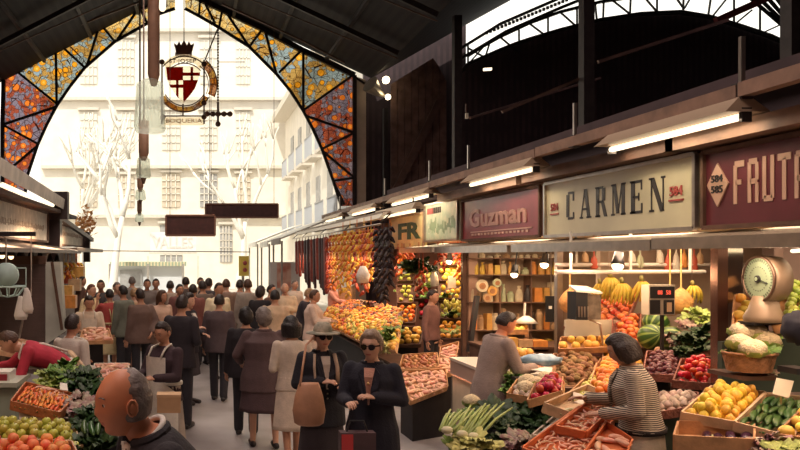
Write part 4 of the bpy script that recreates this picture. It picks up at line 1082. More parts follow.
        mkobj('skirt', mb.mesh('skirt', cloth('s%d_%d'%(bot[1][0]*999,bot[1][2]*999), bot[1]), True), t)
    sm = mat('shoe_%d'%(shoe[0]*999), shoe, .4)
    if foot == 0:
        for k in (-1,1):
            an = LG[k][2]; mb = MB(); mb.cap(an+V(0,.035,-.050), an+V(0,-.055,-.048), .040,.040,10); mb.cap(an+V(0,-.05,-.050), an+V(0,-.165,-.056), .042,.034,10)
            mkobj('shoe', mb.mesh('shoe', sm, True), t)
    if apron:
        mb = MB(); zs = [.50,.62,.74,.86,.95,1.05,1.15,1.25,1.33]; n_ = 11; vs = []
        for j, z in enumerate(zs):
            half = 1.25 if z < 1.0 else .62
            rx = (.172 if z < 1 else .165)*w+.045+(.03*(.95-z) if z < .95 else 0); ry = (.125)*w+.042+(.05*(.95-z) if z < .95 else 0)
            for i in range(n_):
                a = -PI/2-half+2*half*i/(n_-1); vs.append(B((rx*math.cos(a), ry*math.sin(a)+.0, z)))
        m0 = len(vs); vs += [v+V(0,.006,0) for v in vs]
        fs = [(j*n_+i,j*n_+i+1,(j+1)*n_+i+1,(j+1)*n_+i) for j in range(len(zs)-1) for i in range(n_-1)]
        fs += [tuple(m0+q for q in reversed(f)) for f in fs]
        mb.add(vs, fs)
        for k in (-1,1): mb.tube([B((k*.09,-.150*w,1.32)),B((k*.095,-.10,1.42)),B((k*.07,.02,1.455)),B((k*.03,.13*w,1.28)),B((0,.158*w,1.08))], .012, 6)
        mb.rings([(0,0,1.03,.150*w+.036,.112*w+.036),(0,0,1.06,.150*w+.036,.112*w+.036)], 20); 
        mkobj('apron', mb.mesh('apron', cloth('apron%d'%int(apron[2]*99), apron), True), t)
    if hat:
        mb = MB(); mb.rings([(0,0,.035,.088,.105),(0,0,.06,.090,.107),(0,.0,.10,.080,.096),(0,0,.135,.055,.07),(0,0,.142,.01,.01)], 24)
        mb.rings([(0,0,.030,.160,.175),(0,0,.042,.158,.172),(0,0,.052,.09,.105)], 24); mb.v = [R @ (v+V(0,.005,0)) for v in mb.v]
        mkobj('hat', mb.mesh('hat', cloth('hat', hat[0], col2=hat[1]), True), t)
    if glasses:
        gm = mat('sunglass_lens', (.015,.008,.010), .12)
        mb = MB()
        for k in (-1,1):
            mb.prism([R @ V(k*x, -.108+abs(x)*.25, z) for x,z in ((.006,.012),(.010,.024),(.040,.027),(.062,.020),(.060,-.004),(.046,-.020),(.022,-.022),(.008,-.008))], R.to_3x3() @ V(0,.005,0))
            mb.bar(R @ V(k*.060,-.088,.014), R @ V(k*.082,.012,.010), .006,.010)
        mb.bar(R @ V(-.012,-.110,.012), R @ V(.012,-.110,.012), .006,.007)
        mkobj('sunglasses', mb.mesh('sunglasses', gm), t)
    t.scale = (s,s,s)
    t['_J'] = 0; del t['_J']
    return t, J, R, B
def wp(t, p, s):      # local point of a figure to world
    return Matrix.Translation(t.location) @ Euler((0,0,t.rotation_euler.z)).to_matrix().to_4x4() @ (Vector(p)*s)
D = math.radians
BLK=(.018,.014,.018); NAVY=(.022,.022,.035); CHAR=(.05,.042,.045)

# -- the four large figures at the front
# man passing close to the camera, head in profile to the left
man, *_ = person(0,0,2.98, H=1.84, X=.02, yaw=D(-68), sk='ruddy', hair=('receding','grey'), top=('jacket','suitdark',(.020,.017,.022)), bot=('trousers',(.03,.025,.03)), arms=('low','down'), shirt=True, vox=.009, stout=1.1,
    label='balding grey haired man in a dark suit passing close to the camera, facing left', head=(0,-.1), lean=.38)
man, Jm, Rm, Bm = man, _[0], _[1], _[2]
mb = MB(); mb.tube([Bm((.070*math.sin(a),-.070*math.cos(a)+.006,1.440-.02*math.cos(a))) for a in [2*PI*i/20 for i in range(21)]], .011, 8)
mb.prism([Bm(p) for p in ((-.03,-.085,1.44),(.03,-.085,1.44),(.07,-.14,1.32),(.0,-.18,1.2),(-.07,-.14,1.32))], (0,.02,0))
mkobj('shirt_collar', mb.mesh('shirt_collar', cloth('collarwhite',(.80,.74,.66)), True), man)
hat_w, J1, R1, B1 = person(0,0,6.7, H=1.60, X=(322-CX)/F*6.7, yaw=D(6), sk='fair', hair=('short','blond'), top=('jacket','hatjacket',(.018,.018,.026)), bot=('skirt',(.04,.03,.035),.42), arms=('fold','front'), shirt=(.6,.5,.42), vox=.011, stout=1.05, hem=.74,
    hat=((.52,.45,.34),(.20,.20,.15)), glasses=True, label='woman in a patterned sun hat and sunglasses wearing a dark jacket')
sun_w, J2, R2, B2 = person(0,0,6.0, H=1.60, X=(372-CX)/F*6.0, yaw=D(-24), sk='fair', hair=('puff','greyblond'), top=('coat','suncoat',(.013,.013,.024)), bot=('skirt',(.05,.03,.04),.40), arms=('front','fold'), shirt=(.55,.28,.2), vox=.011, stout=1.08, hem=.70,
    glasses=True, head=(-.12,.03), label='woman with short fair hair and dark sunglasses in a long navy coat')
coat_w, *_ = person(0,0,8.6, H=1.60, X=(264-CX)/F*8.6, yaw=D(184), sk='fair', hair=('puff','grey'), top=('coat','greycoat',(.105,.065,.066)), bot=('skirt',(.085,.05,.055),.46), arms=(((.13,.0,-.24),(.10,-.12,-.42)),((.13,.0,-.24),(.06,-.16,-.34))), stride=.35, stout=1.45, hem=.70, vox=.012,
    label='grey haired woman seen from behind in a brown grey coat and skirt')
stripe, J5, R5, B5 = person(0,0,5.65, H=1.62, X=(642-CX)/F*5.65, yaw=D(-118), sk='tan', hair=('bob','dark'), top=('jacket','striped',(.62,.52,.40),('BANDS','Z',21,1.6,(.03,.022,.022))), bot=('skirt',(.72,.60,.44),.40), arms=('front','bent'), head=(0,.35), lean=.16, stout=1.18, hem=.94, vox=.010,
    label='dark haired woman in a black and cream striped jacket and cream skirt')
hb = MB(); hb.rings([(0,0,.925,.226,.172),(0,0,.962,.230,.175)], 24); hb.v = [B5(v) for v in hb.v] 
mkobj('hem_band', hb.mesh('hem_band', cloth('hemblack',(.02,.015,.015)), True), stripe, 'black hem band')
greym, *_ = person(0,0,7.4, H=1.68, X=(488-CX)/F*7.4, yaw=D(98), sk='ruddy', hair=('short','dark'), top=('coat','greybrown',(.36,.27,.23)), bot=('trousers',(.02,.015,.02)), arms=('front','front'), head=(0,.38), lean=.24, hem=.70, vox=.012,
    label='dark haired man in a grey brown jacket bent over the cream counter')
person(431,289,12.2, H=1.66, yaw=D(50), sk='tan', hair=('short','dark'), top=('sweater','mauve',(.24,.115,.095)), bot=('trousers',(.03,.02,.03)), arms=('down','down'), head=(0,.1), label='dark haired man in a mauve brown sweater by the fruit shelves')

# -- the crowd: (x, top, Y, H, yaw deg, skin, hair, top, bottom, arms, label, extras)
def ytop(top, H): return F*(CAMZ-H)/(top-CY)
PL = []
def crowd(px, top, H, yaw, sk, hair, tp, bt, arms, label, **k):
    Y = k.pop('Y', None) or ytop(top, H)
    Y0 = Y
    for tr in range(24):
        X = (px-CX)/F*Y
        if all((X-a)**2*1.0+((Y-b)*1.35)**2 > (.21+r)**2 for a,b,r in PL): break
        Y = Y0+(.12*(tr//2+1))*(1 if tr%2 == 0 else -1)
    PL.append((X,Y,.21*(k.get('stout',1))))
    return person(px, top, Y, H=H, yaw=D(yaw), sk=sk, hair=hair, top=tp, bot=bt, arms=arms, label=label, **k)
WHT=(.70,.62,.52); TR=('trousers',(.03,.028,.035)); TB=('trousers',(.06,.05,.06))
crowd(246,309,1.56,176,'tan',('puff','black'),('coat','blackcoat',BLK),TR,('down','down'),'black haired woman in a black coat left of the brown grey coat',stride=.3,stout=1.15,Y=9.2)
crowd(292,316,1.56,190,'tan',('bob','black'),('blouse','whitetop',(.66,.55,.44)),('skirt',(.70,.58,.46),.42),('bent','bent'),'black haired woman in a white dress seen from behind',Y=7.9,stride=-.4)
apw, J3, R3, B3 = crowd(165,322,1.56,-40,'tan',('short','dark'),('sweater','darkmaroon',(.05,.028,.035)),('skirt',(.50,.42,.34),.42),('front','front'),'woman in a white apron and dark sweater carrying a box',apron=(.88,.82,.70),head=(.0,.35),stout=1.15,Y=7.4)
crowd(181,293,1.70,155,'tan',('short','dark'),('jacket','darksuit2',(.03,.024,.03)),TR,('bent','down'),'man in a dark suit behind the woman carrying a box',Y=9.6)
bnd, *_ = person(0,0,7.25, H=1.60, foot=.2, X=-1.20, yaw=D(-78), sk='tan', hair=('short','brown'), top=('sweater','redsweater',(.52,.035,.065)), bot=('skirt',(.62,.54,.46),.40), arms=('reach','front'), lean=.98, head=(0,.3), apron=(.74,.68,.58), label='woman in a red sweater and white apron bending over the left stall')
crowd(71,314,1.60,150,'tan',('short','dark'),('sweater','whitesw',(.62,.56,.48)),('skirt',(.6,.55,.48),.42),('bent','front'),'dark haired stallholder with white apron bib straps on the left',apron=(.78,.74,.66))
crowd(89,295,1.60,10,'tan',('short','dark'),('blouse','cream3',(.66,.52,.38)),('skirt',(.68,.6,.5),.42),('front','front'),'dark haired vendor in a pale apron facing the camera on the left',apron=(.74,.66,.54),head=(.1,.35))
crowd(90,284,1.68,60,'fair',('short','auburn'),('jacket','yellowjacket',(.85,.68,.38)),TB,('bent','down'),'reddish haired person in a yellow cream jacket on the left')
crowd(110,289,1.60,200,'tan',('short','black'),('blouse','redsleeve',(.45,.07,.06)),('skirt',(.72,.58,.32),.45),('bent','up'),'black haired person in a red and yellow dress by the left stalls',apron=(.75,.62,.34))
crowd(101,279,1.70,0,'dark',('short','black'),('jacket','dark4',(.06,.05,.05)),TR,('down','down'),'dark haired man far back at the left above the stallholders',Y=15.8)
crowd(81,275,1.70,90,'tan',('short','dark'),('jacket','brown4',(.14,.07,.05)),TB,('down','down'),'man in a brown jacket far back at the left edge of the crowd',Y=18.5)
crowd(124,285,1.68,230,'tan',('short','black'),('jacket','greengrey',(.17,.18,.14)),TR,('bent','down'),'black haired man in a grey green jacket reaching to the left')
crowd(116,282,1.66,40,'fair',('short','grey'),('coat','greyblue',(.24,.22,.22)),TB,('down','down'),'grey haired person in a pale grey coat in the left crowd')
crowd(134,288,1.62,160,'fair',('short','blond'),('blouse','tan5',(.58,.38,.22)),('skirt',(.45,.3,.2),.5),('bent','down'),'fair haired woman in a tan blouse beside the dark jacket',Y=13.6)
crowd(141,288,1.66,215,'tan',('short','dark'),('jacket','darkbrown6',(.17,.105,.085)),TR,('behind','down'),'man in a dark brown jacket with his back turned, centre left',stout=1.15,Y=12.4)
crowd(161,285,1.62,40,'tan',('long','brown'),('blouse','beige7',(.68,.46,.34)),('skirt',(.50,.32,.24),.5),('bent','down'),'woman with long brown hair in a beige top',Y=12.8,stout=1.1)
crowd(187,292,1.64,60,'fair',('puff','dark'),('jacket','blacksuit8',(.025,.02,.028)),('skirt',(.05,.04,.05),.45),('fold','bent'),'dark haired woman in a black suit with a pale collar looking right',shirt=True,Y=11.2,stout=1.1)
for (px,top,H,yaw,hr,c,lab,Y) in ((147,279,1.68,10,'dark',(.22,.18,.16),'farther man in a grey jacket left of the dark boards',None),(156,279,1.68,0,'dark',(.38,.32,.27),'farther man in a pale grey jacket under the dark hanging board',17.2),(170,280,1.66,170,'dark',(.48,.36,.28),'farther woman in a light brown top behind the long haired woman',16.4),
    (186,277,1.72,190,'dark',(.10,.07,.06),'tall dark haired man under the smaller hanging board',None),(179,284,1.62,30,'black',(.20,.08,.07),'small dark haired person left of the reddish shirt',None),(193,283,1.66,180,'dark',(.24,.085,.07),'person in a reddish brown shirt seen from behind',14.4),(208,278,1.72,150,'dark',(.075,.06,.065),'dark jacketed man in the far centre crowd',None)):
    crowd(px,top,H,yaw,'tan',('short',hr),('jacket','c%d'%px,c),TR,('down','bent'),lab,Y=Y)
crowd(218,283,1.72,30,'tan',('short','dark'),('shirt','paleyellow',(.86,.74,.50)),TB,('down','down'),'man in a loose pale yellow shirt in the centre',Y=13.6,stout=1.2)
crowd(219,295,1.62,165,'tan',('short','dark'),('jacket','charcoal9',(.10,.07,.075)),TR,('down','down'),'man in a charcoal suit walking in front of the pale yellow shirt',Y=11.4,stride=.35,stout=1.15)
crowd(203,282,1.70,200,'tan',('short','dark'),('jacket','olive10',(.18,.13,.10)),TR,('down','down'),'man in a dark olive jacket left of the pale yellow shirt',Y=15.2)
crowd(226,279,1.72,170,'fair',('short','brown'),('jacket','tan10',(.30,.19,.14)),TB,('down','down'),'brown haired man in a tan jacket behind the pale yellow shirt')
crowd(240,280,1.70,180,'tan',('short','dark'),('jacket','bluegrey',(.30,.30,.32)),('trousers',(.22,.25,.32)),('down','down'),'far figure in pale blue grey clothes in the open aisle')
crowd(248,279,1.74,185,'tan',('short','brown'),('coat','greycoat2',(.36,.30,.25)),('trousers',(.24,.2,.18)),('down','down'),'far man in a light grey coat seen from behind in the open aisle',hem=.6)
crowd(260,286,1.62,150,'tan',('puff','dark'),('coat','black11',BLK),TR,('down','down'),'dark haired woman in a black coat near the vendors',Y=14.2)
crowd(270,287,1.64,60,'tan',('short','dark'),('jacket','brown12',(.14,.07,.05)),TR,('down','down'),'dark haired person right of the black coat looking across the aisle',Y=14.8)
crowd(275,292,1.64,175,'tan',('short','black'),('blouse','cream13',(.66,.48,.32)),('skirt',(.62,.46,.32),.5),('down','bent'),'black haired person in a cream shirt seen from behind',Y=12.4,stout=1.15)
crowd(285,283,1.66,-10,'fair',('bald','blond'),('coat','creamcoat',(.74,.58,.40)),('trousers',(.6,.48,.36)),('fold','fold'),'fair vendor in a cream overall standing at the pale panel')
crowd(301,286,1.62,70,'fair',('short','blond'),('jacket','navy14',(.04,.032,.042)),TR,('front','down'),'fair haired woman in a navy jacket leaning toward the right stall',Y=14.0,lean=.2)
crowd(313,287,1.62,75,'tan',('short','brown'),('coat','whitecoat',(.74,.56,.46)),('skirt',(.7,.55,.45),.45),('front','front'),'brown haired stallholder in a white coat at the sausage stall',stout=1.25,Y=13.0)
crowd(333,280,1.66,60,'ruddy',('short','brown'),('shirt','pink15',(.70,.34,.26)),TR,('reach','bent'),'vendor in a pink shirt deep inside the sausage stall',Y=17.5)
crowd(294,285,1.64,20,'fair',('short','grey'),('coat','pale16',(.7,.62,.52)),TB,('down','down'),'pale coated grey haired person beyond the navy jacket',Y=17.5)
crowd(132,279,1.70,180,'tan',('short','grey'),('jacket','grey17',(.3,.27,.25)),TB,('down','down'),'grey haired person in the far left crowd under the lamps',Y=18.2)
crowd(200,279,1.68,20,'tan',('short','brown'),('jacket','pale18',(.45,.36,.28)),TB,('down','down'),'brown haired person in a sandy jacket in the far centre crowd',Y=18.2)

# -- what they carry
def bag(pxy, Y, w, h, m, label, name='handbag', d=.12, strap=None):
    c = P(*pxy, Y); t = thing(name, label, 'bag', V(c.x,c.y,c.z-h/2))
    mb = MB(); mb.rings([(c.x,c.y,c.z-h*.5,w*.34,d*.3),(c.x,c.y,c.z-h*.44,w*.46,d*.48),(c.x,c.y,c.z-h*.15,w*.52,d*.55),(c.x,c.y,c.z+h*.2,w*.44,d*.42),(c.x,c.y,c.z+h*.45,w*.33,d*.22),(c.x,c.y,c.z+h*.5,w*.30,d*.15)], 20)
    mb.build('pouch', m, t, True)
    if strap: MB().tube([P(*a[:2], a[2]) for a in strap], .010, 6).build('strap', m, t, True)
    return t
bag((309,404), 6.32, .27, .36, mat('tan_leather',(.58,.30,.17),.5,var=.25,nscale=6,bump=.3,bscale=20), 'soft tan shoulder bag carried by the woman in the sun hat', 'shoulder_bag', .16, [(300,386,6.3),(303,365,6.4),(306,345,6.5),(313,338,6.6)])
sb = thing('shopping_bag', 'dark red and grey shopping bag hanging from the navy coated woman', 'bag', P(358,470,5.6))
c = P(357,453,5.6); MB().box((c.x-.13,c.y-.05,c.z-.2),(c.x+.13,c.y+.05,c.z+.16)).build('bag_body', mat('grey_bag',(.09,.05,.055),.6,var=.3), sb)
MB().box((c.x-.125,c.y-.056,c.z-.2),(c.x-.04,c.y-.05,c.z+.15)).build('red_stripe', mat('bag_red',(.55,.05,.05),.5), sb)
MB().tube([c+V(-.08,0,.15),c+V(-.05,0,.24),c+V(.05,0,.24),c+V(.08,0,.15)], .008, 6).build('handle', blackp, sb)
bx_ = thing('cardboard_box', 'small tan cardboard box held by the woman in the white apron', 'box', P(169,410,6.35))
c = P(169,402,6.42); MB().box((c.x-.10,c.y-.07,c.z-.08),(c.x+.10,c.y+.07,c.z+.06)).build('box_body', mat('cardboard',(.62,.38,.20),.7,var=.15), bx_)
MB().box((c.x-.104,c.y-.074,c.z+.05),(c.x+.104,c.y+.074,c.z+.075)).build('lid', mat('cardboard_lid',(.68,.44,.24),.7,var=.15), bx_)
# jewellery: pendant and buttons stay with their wearers
mb = MB()
for i in range(5): mb.sphere((0,-.185,1.20-i*.045), .008, 6)
mkobj('buttons', mb.mesh('buttons', cream, True), hat_w)
mb = MB(); mb.tube([(.06,-.06,1.43),(.03,-.13,1.36),(0,-.17,1.29),(-.03,-.13,1.36),(-.06,-.06,1.43)], .003, 5); mb.sphere((0,-.175,1.28), .012, 8)
mkobj('necklace', mb.mesh('necklace', mat('gold',(.7,.5,.2),.3,1), True), sun_w)
mb = MB(); mb.tube([(-.10,-.10,1.42),(-.12,-.165,1.30),(-.11,-.18,1.15),(-.10,-.19,1.0)], .012, 6)
mb.tube([(.09,-.10,1.42),(.10,-.165,1.30),(.10,-.18,1.15)], .02, 6)
mkobj('scarf', mb.mesh('scarf', cloth('scarf',(.50,.36,.26)), True), hat_w)
# ================================================================== fruit, vegetables, crates
def fmat(n, c, c2=None, rough=.4, rnd=.6, **k): return mat('peel_'+n, c, rough, var=.3, col2=c2, nscale=k.pop('ns',6), rnd=rnd, **k)
stem_m = mat('stem_green', (.10,.20,.05), .6); stem_b = mat('stem_brown', (.15,.08,.04), .7)
def dimple(p, d=.18):
    k = 1-d*gauss(math.hypot(p.x,p.y), 0, .3)*(1 if p.z > 0 else .5)
    return V(p.x, p.y, p.z*k)
def fruit(name, r, m, sz=1.0, fn=dimple, stem=None, n=12):
    mb = MB(); mb.sphere((0,0,r*sz), (r,r,r*sz), n, m, None, fn)
    if stem == 'leaf':
        for k in range(5):
            a = 2*PI*k/5; c = V(0,0,r*sz*1.86); d = V(math.cos(a),math.sin(a),-.15)*r*.5; e = V(-math.sin(a),math.cos(a),0)*r*.1
            mb.add([c-e,c+d,c+e],[(0,1,2)],stem_m)
    elif stem: mb.tube([(0,0,r*sz*1.75),(r*.08,0,r*sz*2.15)], r*.07, 5, stem_m if stem == 'green' else stem_b)
    return mb.mesh(name, None, True)
M_ = {}
M_['orange'] = [fruit('orange', .040, fmat('orange',(.90,.33,.03),(.85,.26,.02),bump=.25,bscale=160))]
M_['tomato'] = [fruit('tomato', .038, fmat('tomato',(.72,.045,.02),(.60,.06,.02),.25), .82, stem='leaf')]
M_['tomatopale'] = [fruit('tomato', .040, fmat('tomatopale',(.80,.16,.05),(.66,.20,.05),.3), .84, stem='leaf')]
M_['lemon'] = [fruit('lemon', .036, fmat('lemon',(.86,.56,.06),(.80,.50,.05),bump=.2,bscale=160), 1.0, lambda p: V(p.x*(1-.25*abs(p.z)**3),p.y*(1-.25*abs(p.z)**3),p.z*1.25))]
M_['grapefruit'] = [fruit('grapefruit', .050, fmat('grapefruit',(.86,.58,.10),(.85,.46,.08)), .95)]
M_['apple'] = [fruit('apple', .040, fmat('apple',(.46,.52,.07),(.58,.50,.09),.3), .92, stem='brown')]
M_['applegreen'] = [fruit('apple', .040, fmat('applegreen',(.40,.56,.07),(.52,.60,.12),.3), .92, stem='brown')]
M_['peach'] = [fruit('peach', .041, fmat('peach',(.90,.42,.13),(.82,.16,.06),.6,ns=14), .95)]
M_['kiwi'] = [fruit('kiwi', .044, fmat('kiwi',(.26,.14,.06),(.34,.19,.08),.8,bump=.5,bscale=120), .85, lambda p: V(p.x*1.15,p.y,p.z))]
M_['potato'] = [fruit('potato', .044, fmat('potato',(.46,.29,.15),(.36,.22,.10),.8,bump=.4), .8, lambda p: V(p.x*1.25+.1*math.sin(p.z*3),p.y,p.z))]
M_['garlic'] = [fruit('garlic', .034, fmat('garlic',(.74,.64,.50),(.62,.44,.36),.6), .85, lambda p: V(p.x*(1+.06*math.cos(math.atan2(p.y,p.x)*6)),p.y*(1+.06*math.cos(math.atan2(p.y,p.x)*6)),p.z+(.5*max(0,p.z)**8)), 'brown')]
M_['plum'] = [fruit('plum', .034, fmat('plum',(.11,.03,.05),(.18,.05,.05),.35), 1.0)]
M_['redpepper'] = [fruit('pepper', .042, fmat('redpepper',(.60,.02,.025),(.45,.02,.03),.2), 1.1, lambda p: V(p.x*(1+.12*math.cos(math.atan2(p.y,p.x)*4)),p.y*(1+.12*math.cos(math.atan2(p.y,p.x)*4)),p.z*(1-.2*gauss(math.hypot(p.x,p.y),0,.4))), 'green')]
M_['pear'] = [fruit('pear', .034, fmat('pear',(.66,.58,.14),(.50,.50,.12),.45), 1.45, lambda p: V(p.x*(1-.38*max(0,p.z)),p.y*(1-.38*max(0,p.z)),p.z), 'brown')]
def longveg(name, L, r, m, bend=.0, tip=.3, n=10, ribs=0, stem=None):
    mb = MB(); pts = []; rs = []
    for i in range(9):
        t = i/8; pts.append(V(L*(t-.5), bend*math.sin(PI*t), r)); rs.append(r*max(.12, min(1, math.sin(PI*min(.97,max(.03,t*.9+.05)))**.5*(1-(1-tip)*t))))
    mb.tube(pts, rs, n, m)
    if stem: mb.tube([V(-L*.5,0,r),V(-L*.56,0,r*1.1)], r*.35, 6, stem)
    return mb.mesh(name, None, True)
M_['zucchini'] = [longveg('zucchini', .20, .024, fmat('zucchini',(.035,.085,.02),(.06,.13,.03),.3), .01, .85, stem=stem_m)]
M_['eggplant'] = [longveg('eggplant', .19, .032, fmat('eggplant',(.035,.012,.03),(.05,.015,.04),.18), .01, 1.15, stem=stem_m)]
M_['cucumber'] = [longveg('cucumber', .19, .020, fmat('cucumber',(.22,.30,.08),(.50,.46,.26),.35), .008, .9)]
M_['carrot'] = [longveg('carrot', .19, .020, fmat('carrot',(.88,.28,.04),(.78,.20,.03),.5), .004, .25, stem=stem_m)]
M_['prawn'] = [longveg('prawn', .085, .012, fmat('prawn',(.86,.36,.20),(.80,.52,.36),.4), .022, .35, 7)]
M_['pinkpack'] = [longveg('cutlet', .12, .028, fmat('pinkpack',(.72,.30,.20),(.80,.50,.34),.5), .012, .8, 8)]
M_['datebit'] = [fruit('date', .026, fmat('datebit',(.30,.10,.04),(.50,.20,.08),.4), 1.0, lambda p: V(p.x*1.5,p.y,p.z), n=8)]
M_['goldfruit'] = [fruit('golden_fruit', .045, fmat('goldfruit',(.90,.52,.08),(.86,.38,.05),.4), .9, n=10)]
M_['goldlemon'] = [fruit('golden_fruit', .05, fmat('goldlemon',(.90,.64,.14),(.86,.52,.08),.4), .9, n=10)]
KIND = {'orange':('orange','orange','oranges'),'tomato':('tomato','red tomato','tomatoes'),'tomatopale':('tomato','orange red tomato','tomatoes'),'lemon':('lemon','yellow lemon','lemons'),'grapefruit':('grapefruit','golden grapefruit','grapefruit'),
 'apple':('apple','yellow green apple','apples'),'applegreen':('apple','green apple','apples'),'peach':('peach','orange peach','peaches'),'kiwi':('kiwi','brown kiwi','kiwis'),'potato':('potato','brown potato','potatoes'),'garlic':('garlic_bulb','pale garlic bulb','garlic'),
 'plum':('plum','dark plum','plums'),'redpepper':('bell_pepper','glossy red pepper','red peppers'),'pear':('pear','yellow green pear','pears'),'zucchini':('zucchini','dark green zucchini','zucchini'),'eggplant':('eggplant','dark eggplant','eggplants'),
 'cucumber':('cucumber','striped pale green cucumber','cucumbers'),'carrot':('carrot','orange carrot','carrots'),'prawn':('prawn','pink orange prawn','prawns'),'pinkpack':('shellfish','pinkish shellfish','shellfish'),'datebit':('date','brown date','dates'),
 'goldfruit':('mandarin','golden orange mandarin','mandarins'),'goldlemon':('mango','golden yellow mango','mangoes')}
rf = random.Random(11)
def quad(q): return [P(*c) if len(c) == 3 and not isinstance(c, Vector) else c for c in q]
def bil(c, u, v): return (c[0]*(1-u)+c[1]*u)*(1-v)+(c[3]*(1-u)+c[2]*u)*v
def heap(kind, q, where, group, d=None, layers=1, keep=1.0, jit=.18, along=None, mound=0.0, cat=None):
    """rows of fruit over the 3D quad FL, FR, BR, BL; they rest on the tray surface"""
    c = quad(q); kinds = kind if isinstance(kind,tuple) else (kind,); kind = kinds[0]; nm, lab, _ = KIND[kind]; d = d or {'orange':.076,'grapefruit':.085,'kiwi':.078,'potato':.08,'zucchini':.046,'eggplant':.062,'cucumber':.042,'carrot':.034,'prawn':.034,'pinkpack':.05,'datebit':.06,'goldfruit':.08,'goldlemon':.085,'plum':.052,'garlic':.056,'lemon':.064,'peach':.072,'apple':.070,'applegreen':.068,'redpepper':.066,'tomato':.066,'tomatopale':.074}.get(kind,.079)
    up = (c[1]-c[0]).cross(c[3]-c[0]).normalized()
    if up.z < 0: up = -up
    U = ((c[1]-c[0]).length+(c[2]-c[3]).length)/2; W = ((c[3]-c[0]).length+(c[2]-c[1]).length)/2
    longk = kind in ('zucchini','eggplant','cucumber','carrot','prawn','pinkpack')
    dv = d*(1.0 if not longk else {'prawn':1.9,'pinkpack':1.7}.get(kind, 3.4)); out = []
    for ly in range(layers):
        nu = max(1, int(U/d)-ly); nv = max(1, int(W/dv)-ly)
        for i in range(nu):
            for j in range(nv):
                if rf.random() > keep: continue
                u = (i+.5+(.5 if j % 2 and nu > 1 and i < nu-1 else 0)+rf.uniform(-jit,jit)+ly*.5)/(nu+ly); v = (j+.5+rf.uniform(-jit,jit)+ly*.5)/(nv+ly)
                u = min(.97,max(.03,u)); v = min(.97,max(.03,v))
                p = bil(c,u,v)+up*(ly*d*.75+mound*math.sin(PI*u)*math.sin(PI*v))
                if len(kinds) > 1: kk = rf.choice(kinds); nm, lab, _ = KIND[kk]
                else: kk = kind
                o = bpy.data.objects.new(nm, rf.choice(M_[kk])); COL.objects.link(o)
                o.location = p
                if longk:
                    x = (c[3]-c[0]).normalized() if not along else Vector(along).normalized()
                    a = rf.uniform(-.18,.18) if kind not in ('prawn','pinkpack') else rf.uniform(-1.5,1.5)
                    y = up.cross(x).normalized(); x2 = x*math.cos(a)+y*math.sin(a); y2 = up.cross(x2).normalized()
                    o.rotation_euler = Matrix(((x2.x,y2.x,up.x),(x2.y,y2.y,up.y),(x2.z,y2.z,up.z))).to_euler()
                else: o.rotation_euler = (rf.uniform(-.5,.5),rf.uniform(-.5,.5),rf.uniform(0,6.28)); o.location -= V(0,0,0)
                s = rf.uniform(.9,1.1)*min(1.05, d/{'orange':.08,'grapefruit':.098,'kiwi':.092,'potato':.095,'zucchini':.052,'eggplant':.068,'cucumber':.045,'carrot':.042,'prawn':.034,'pinkpack':.06,'datebit':.06,'goldfruit':.088,'goldlemon':.098,'plum':.066,'garlic':.068,'lemon':.074}.get(kk,.080)); o.scale = (s,s,s)
                tag(o, lab+' '+where, cat or KIND[kk][0].replace('_',' ').replace('bulb','').strip(), group if len(kinds) == 1 else KIND[kk][1]+'s, '+group); out.append(o)
    return out
traycount = []
def tray(q, h, m, label, wall=.05, name='crate', cat='crate', t=.012, base=None, bs=.45):
    """open box whose floor is the quad"""
    c = quad(q); up = (c[1]-c[0]).cross(c[3]-c[0]).normalized()
    if up.z < 0: up = -up
    cen = sum(c, V(0,0,0))/4; root = cen-up*h
    t_ = thing(name, label, cat, V(cen.x,cen.y,0 if base else min(p.z for p in c)-h))
    if base:
        k = [p-V(0,0,.04) for p in c]; k = [cen-V(0,0,.04)+(p-(cen-V(0,0,.04)))*bs for p in k]
        MB().hexa([V(p.x,p.y,0) for p in k], k).build('base', base, t_)
    g = [p+(p-cen)*.03 for p in c]
    MB().hexa([p-up*.02 for p in g], [p-up*.004 for p in g]).build('base_board', m, t_)
    for i in range(4):
        a, b = g[i], g[(i+1)%4]; o = ((a+b)/2-cen); o = (o-up*o.dot(up)).normalized()*t
        mb = MB()
        lo, hi = -.02, wall
        mb.hexa([a+up*lo, b+up*lo, b+up*lo+o, a+up*lo+o], [a+up*hi, b+up*hi, b+up*hi+o, a+up*hi+o])
        mb.build('side_board', m, t_)
    return t_
def stand(x0, x1, y0, y1, z, m, label, name='display_stand', cat='stand'):
    t = thing(name, label, cat, ((x0+x1)/2,(y0+y1)/2,0))
    MB().box((x0,y0,0),(x1,y1,z-.03)).build('cabinet', m, t)
    MB().box((x0-.02,y0-.02,z-.03),(x1+.02,y1+.02,z)).build('counter_top', woodd, t)
    return t
def legs_under(q, m=None, label='', drop=.02):
    """dark cloth covered base under a tilted tray down to the floor"""
    c = quad(q); c = [p-V(0,0,drop+.05) for p in c]; cen = sum(c,V(0,0,0))/4; c = [cen+(p-cen)*.95 for p in c]
    zt = [p for p in c]
    o = MB().hexa([V(p.x,p.y,0) for p in c], zt).build('draped_table', m or blackc); tag(o, label, 'table'); return o
redtray = mat('orange_tray', (.72,.20,.07), .5, var=.3); greenb = mat('dark_green_panel', (.07,.10,.07), .6, var=.3, nscale=3); wicker = mat('wicker', (.42,.20,.09), .7, var=.4, nscale=25, bump=.6, bscale=60)
wick_d = mat('wicker_red', (.34,.12,.08), .7, var=.4, nscale=25, bump=.6, bscale=60); whitet = mat('white_tray', (.74,.66,.54), .5, var=.1)
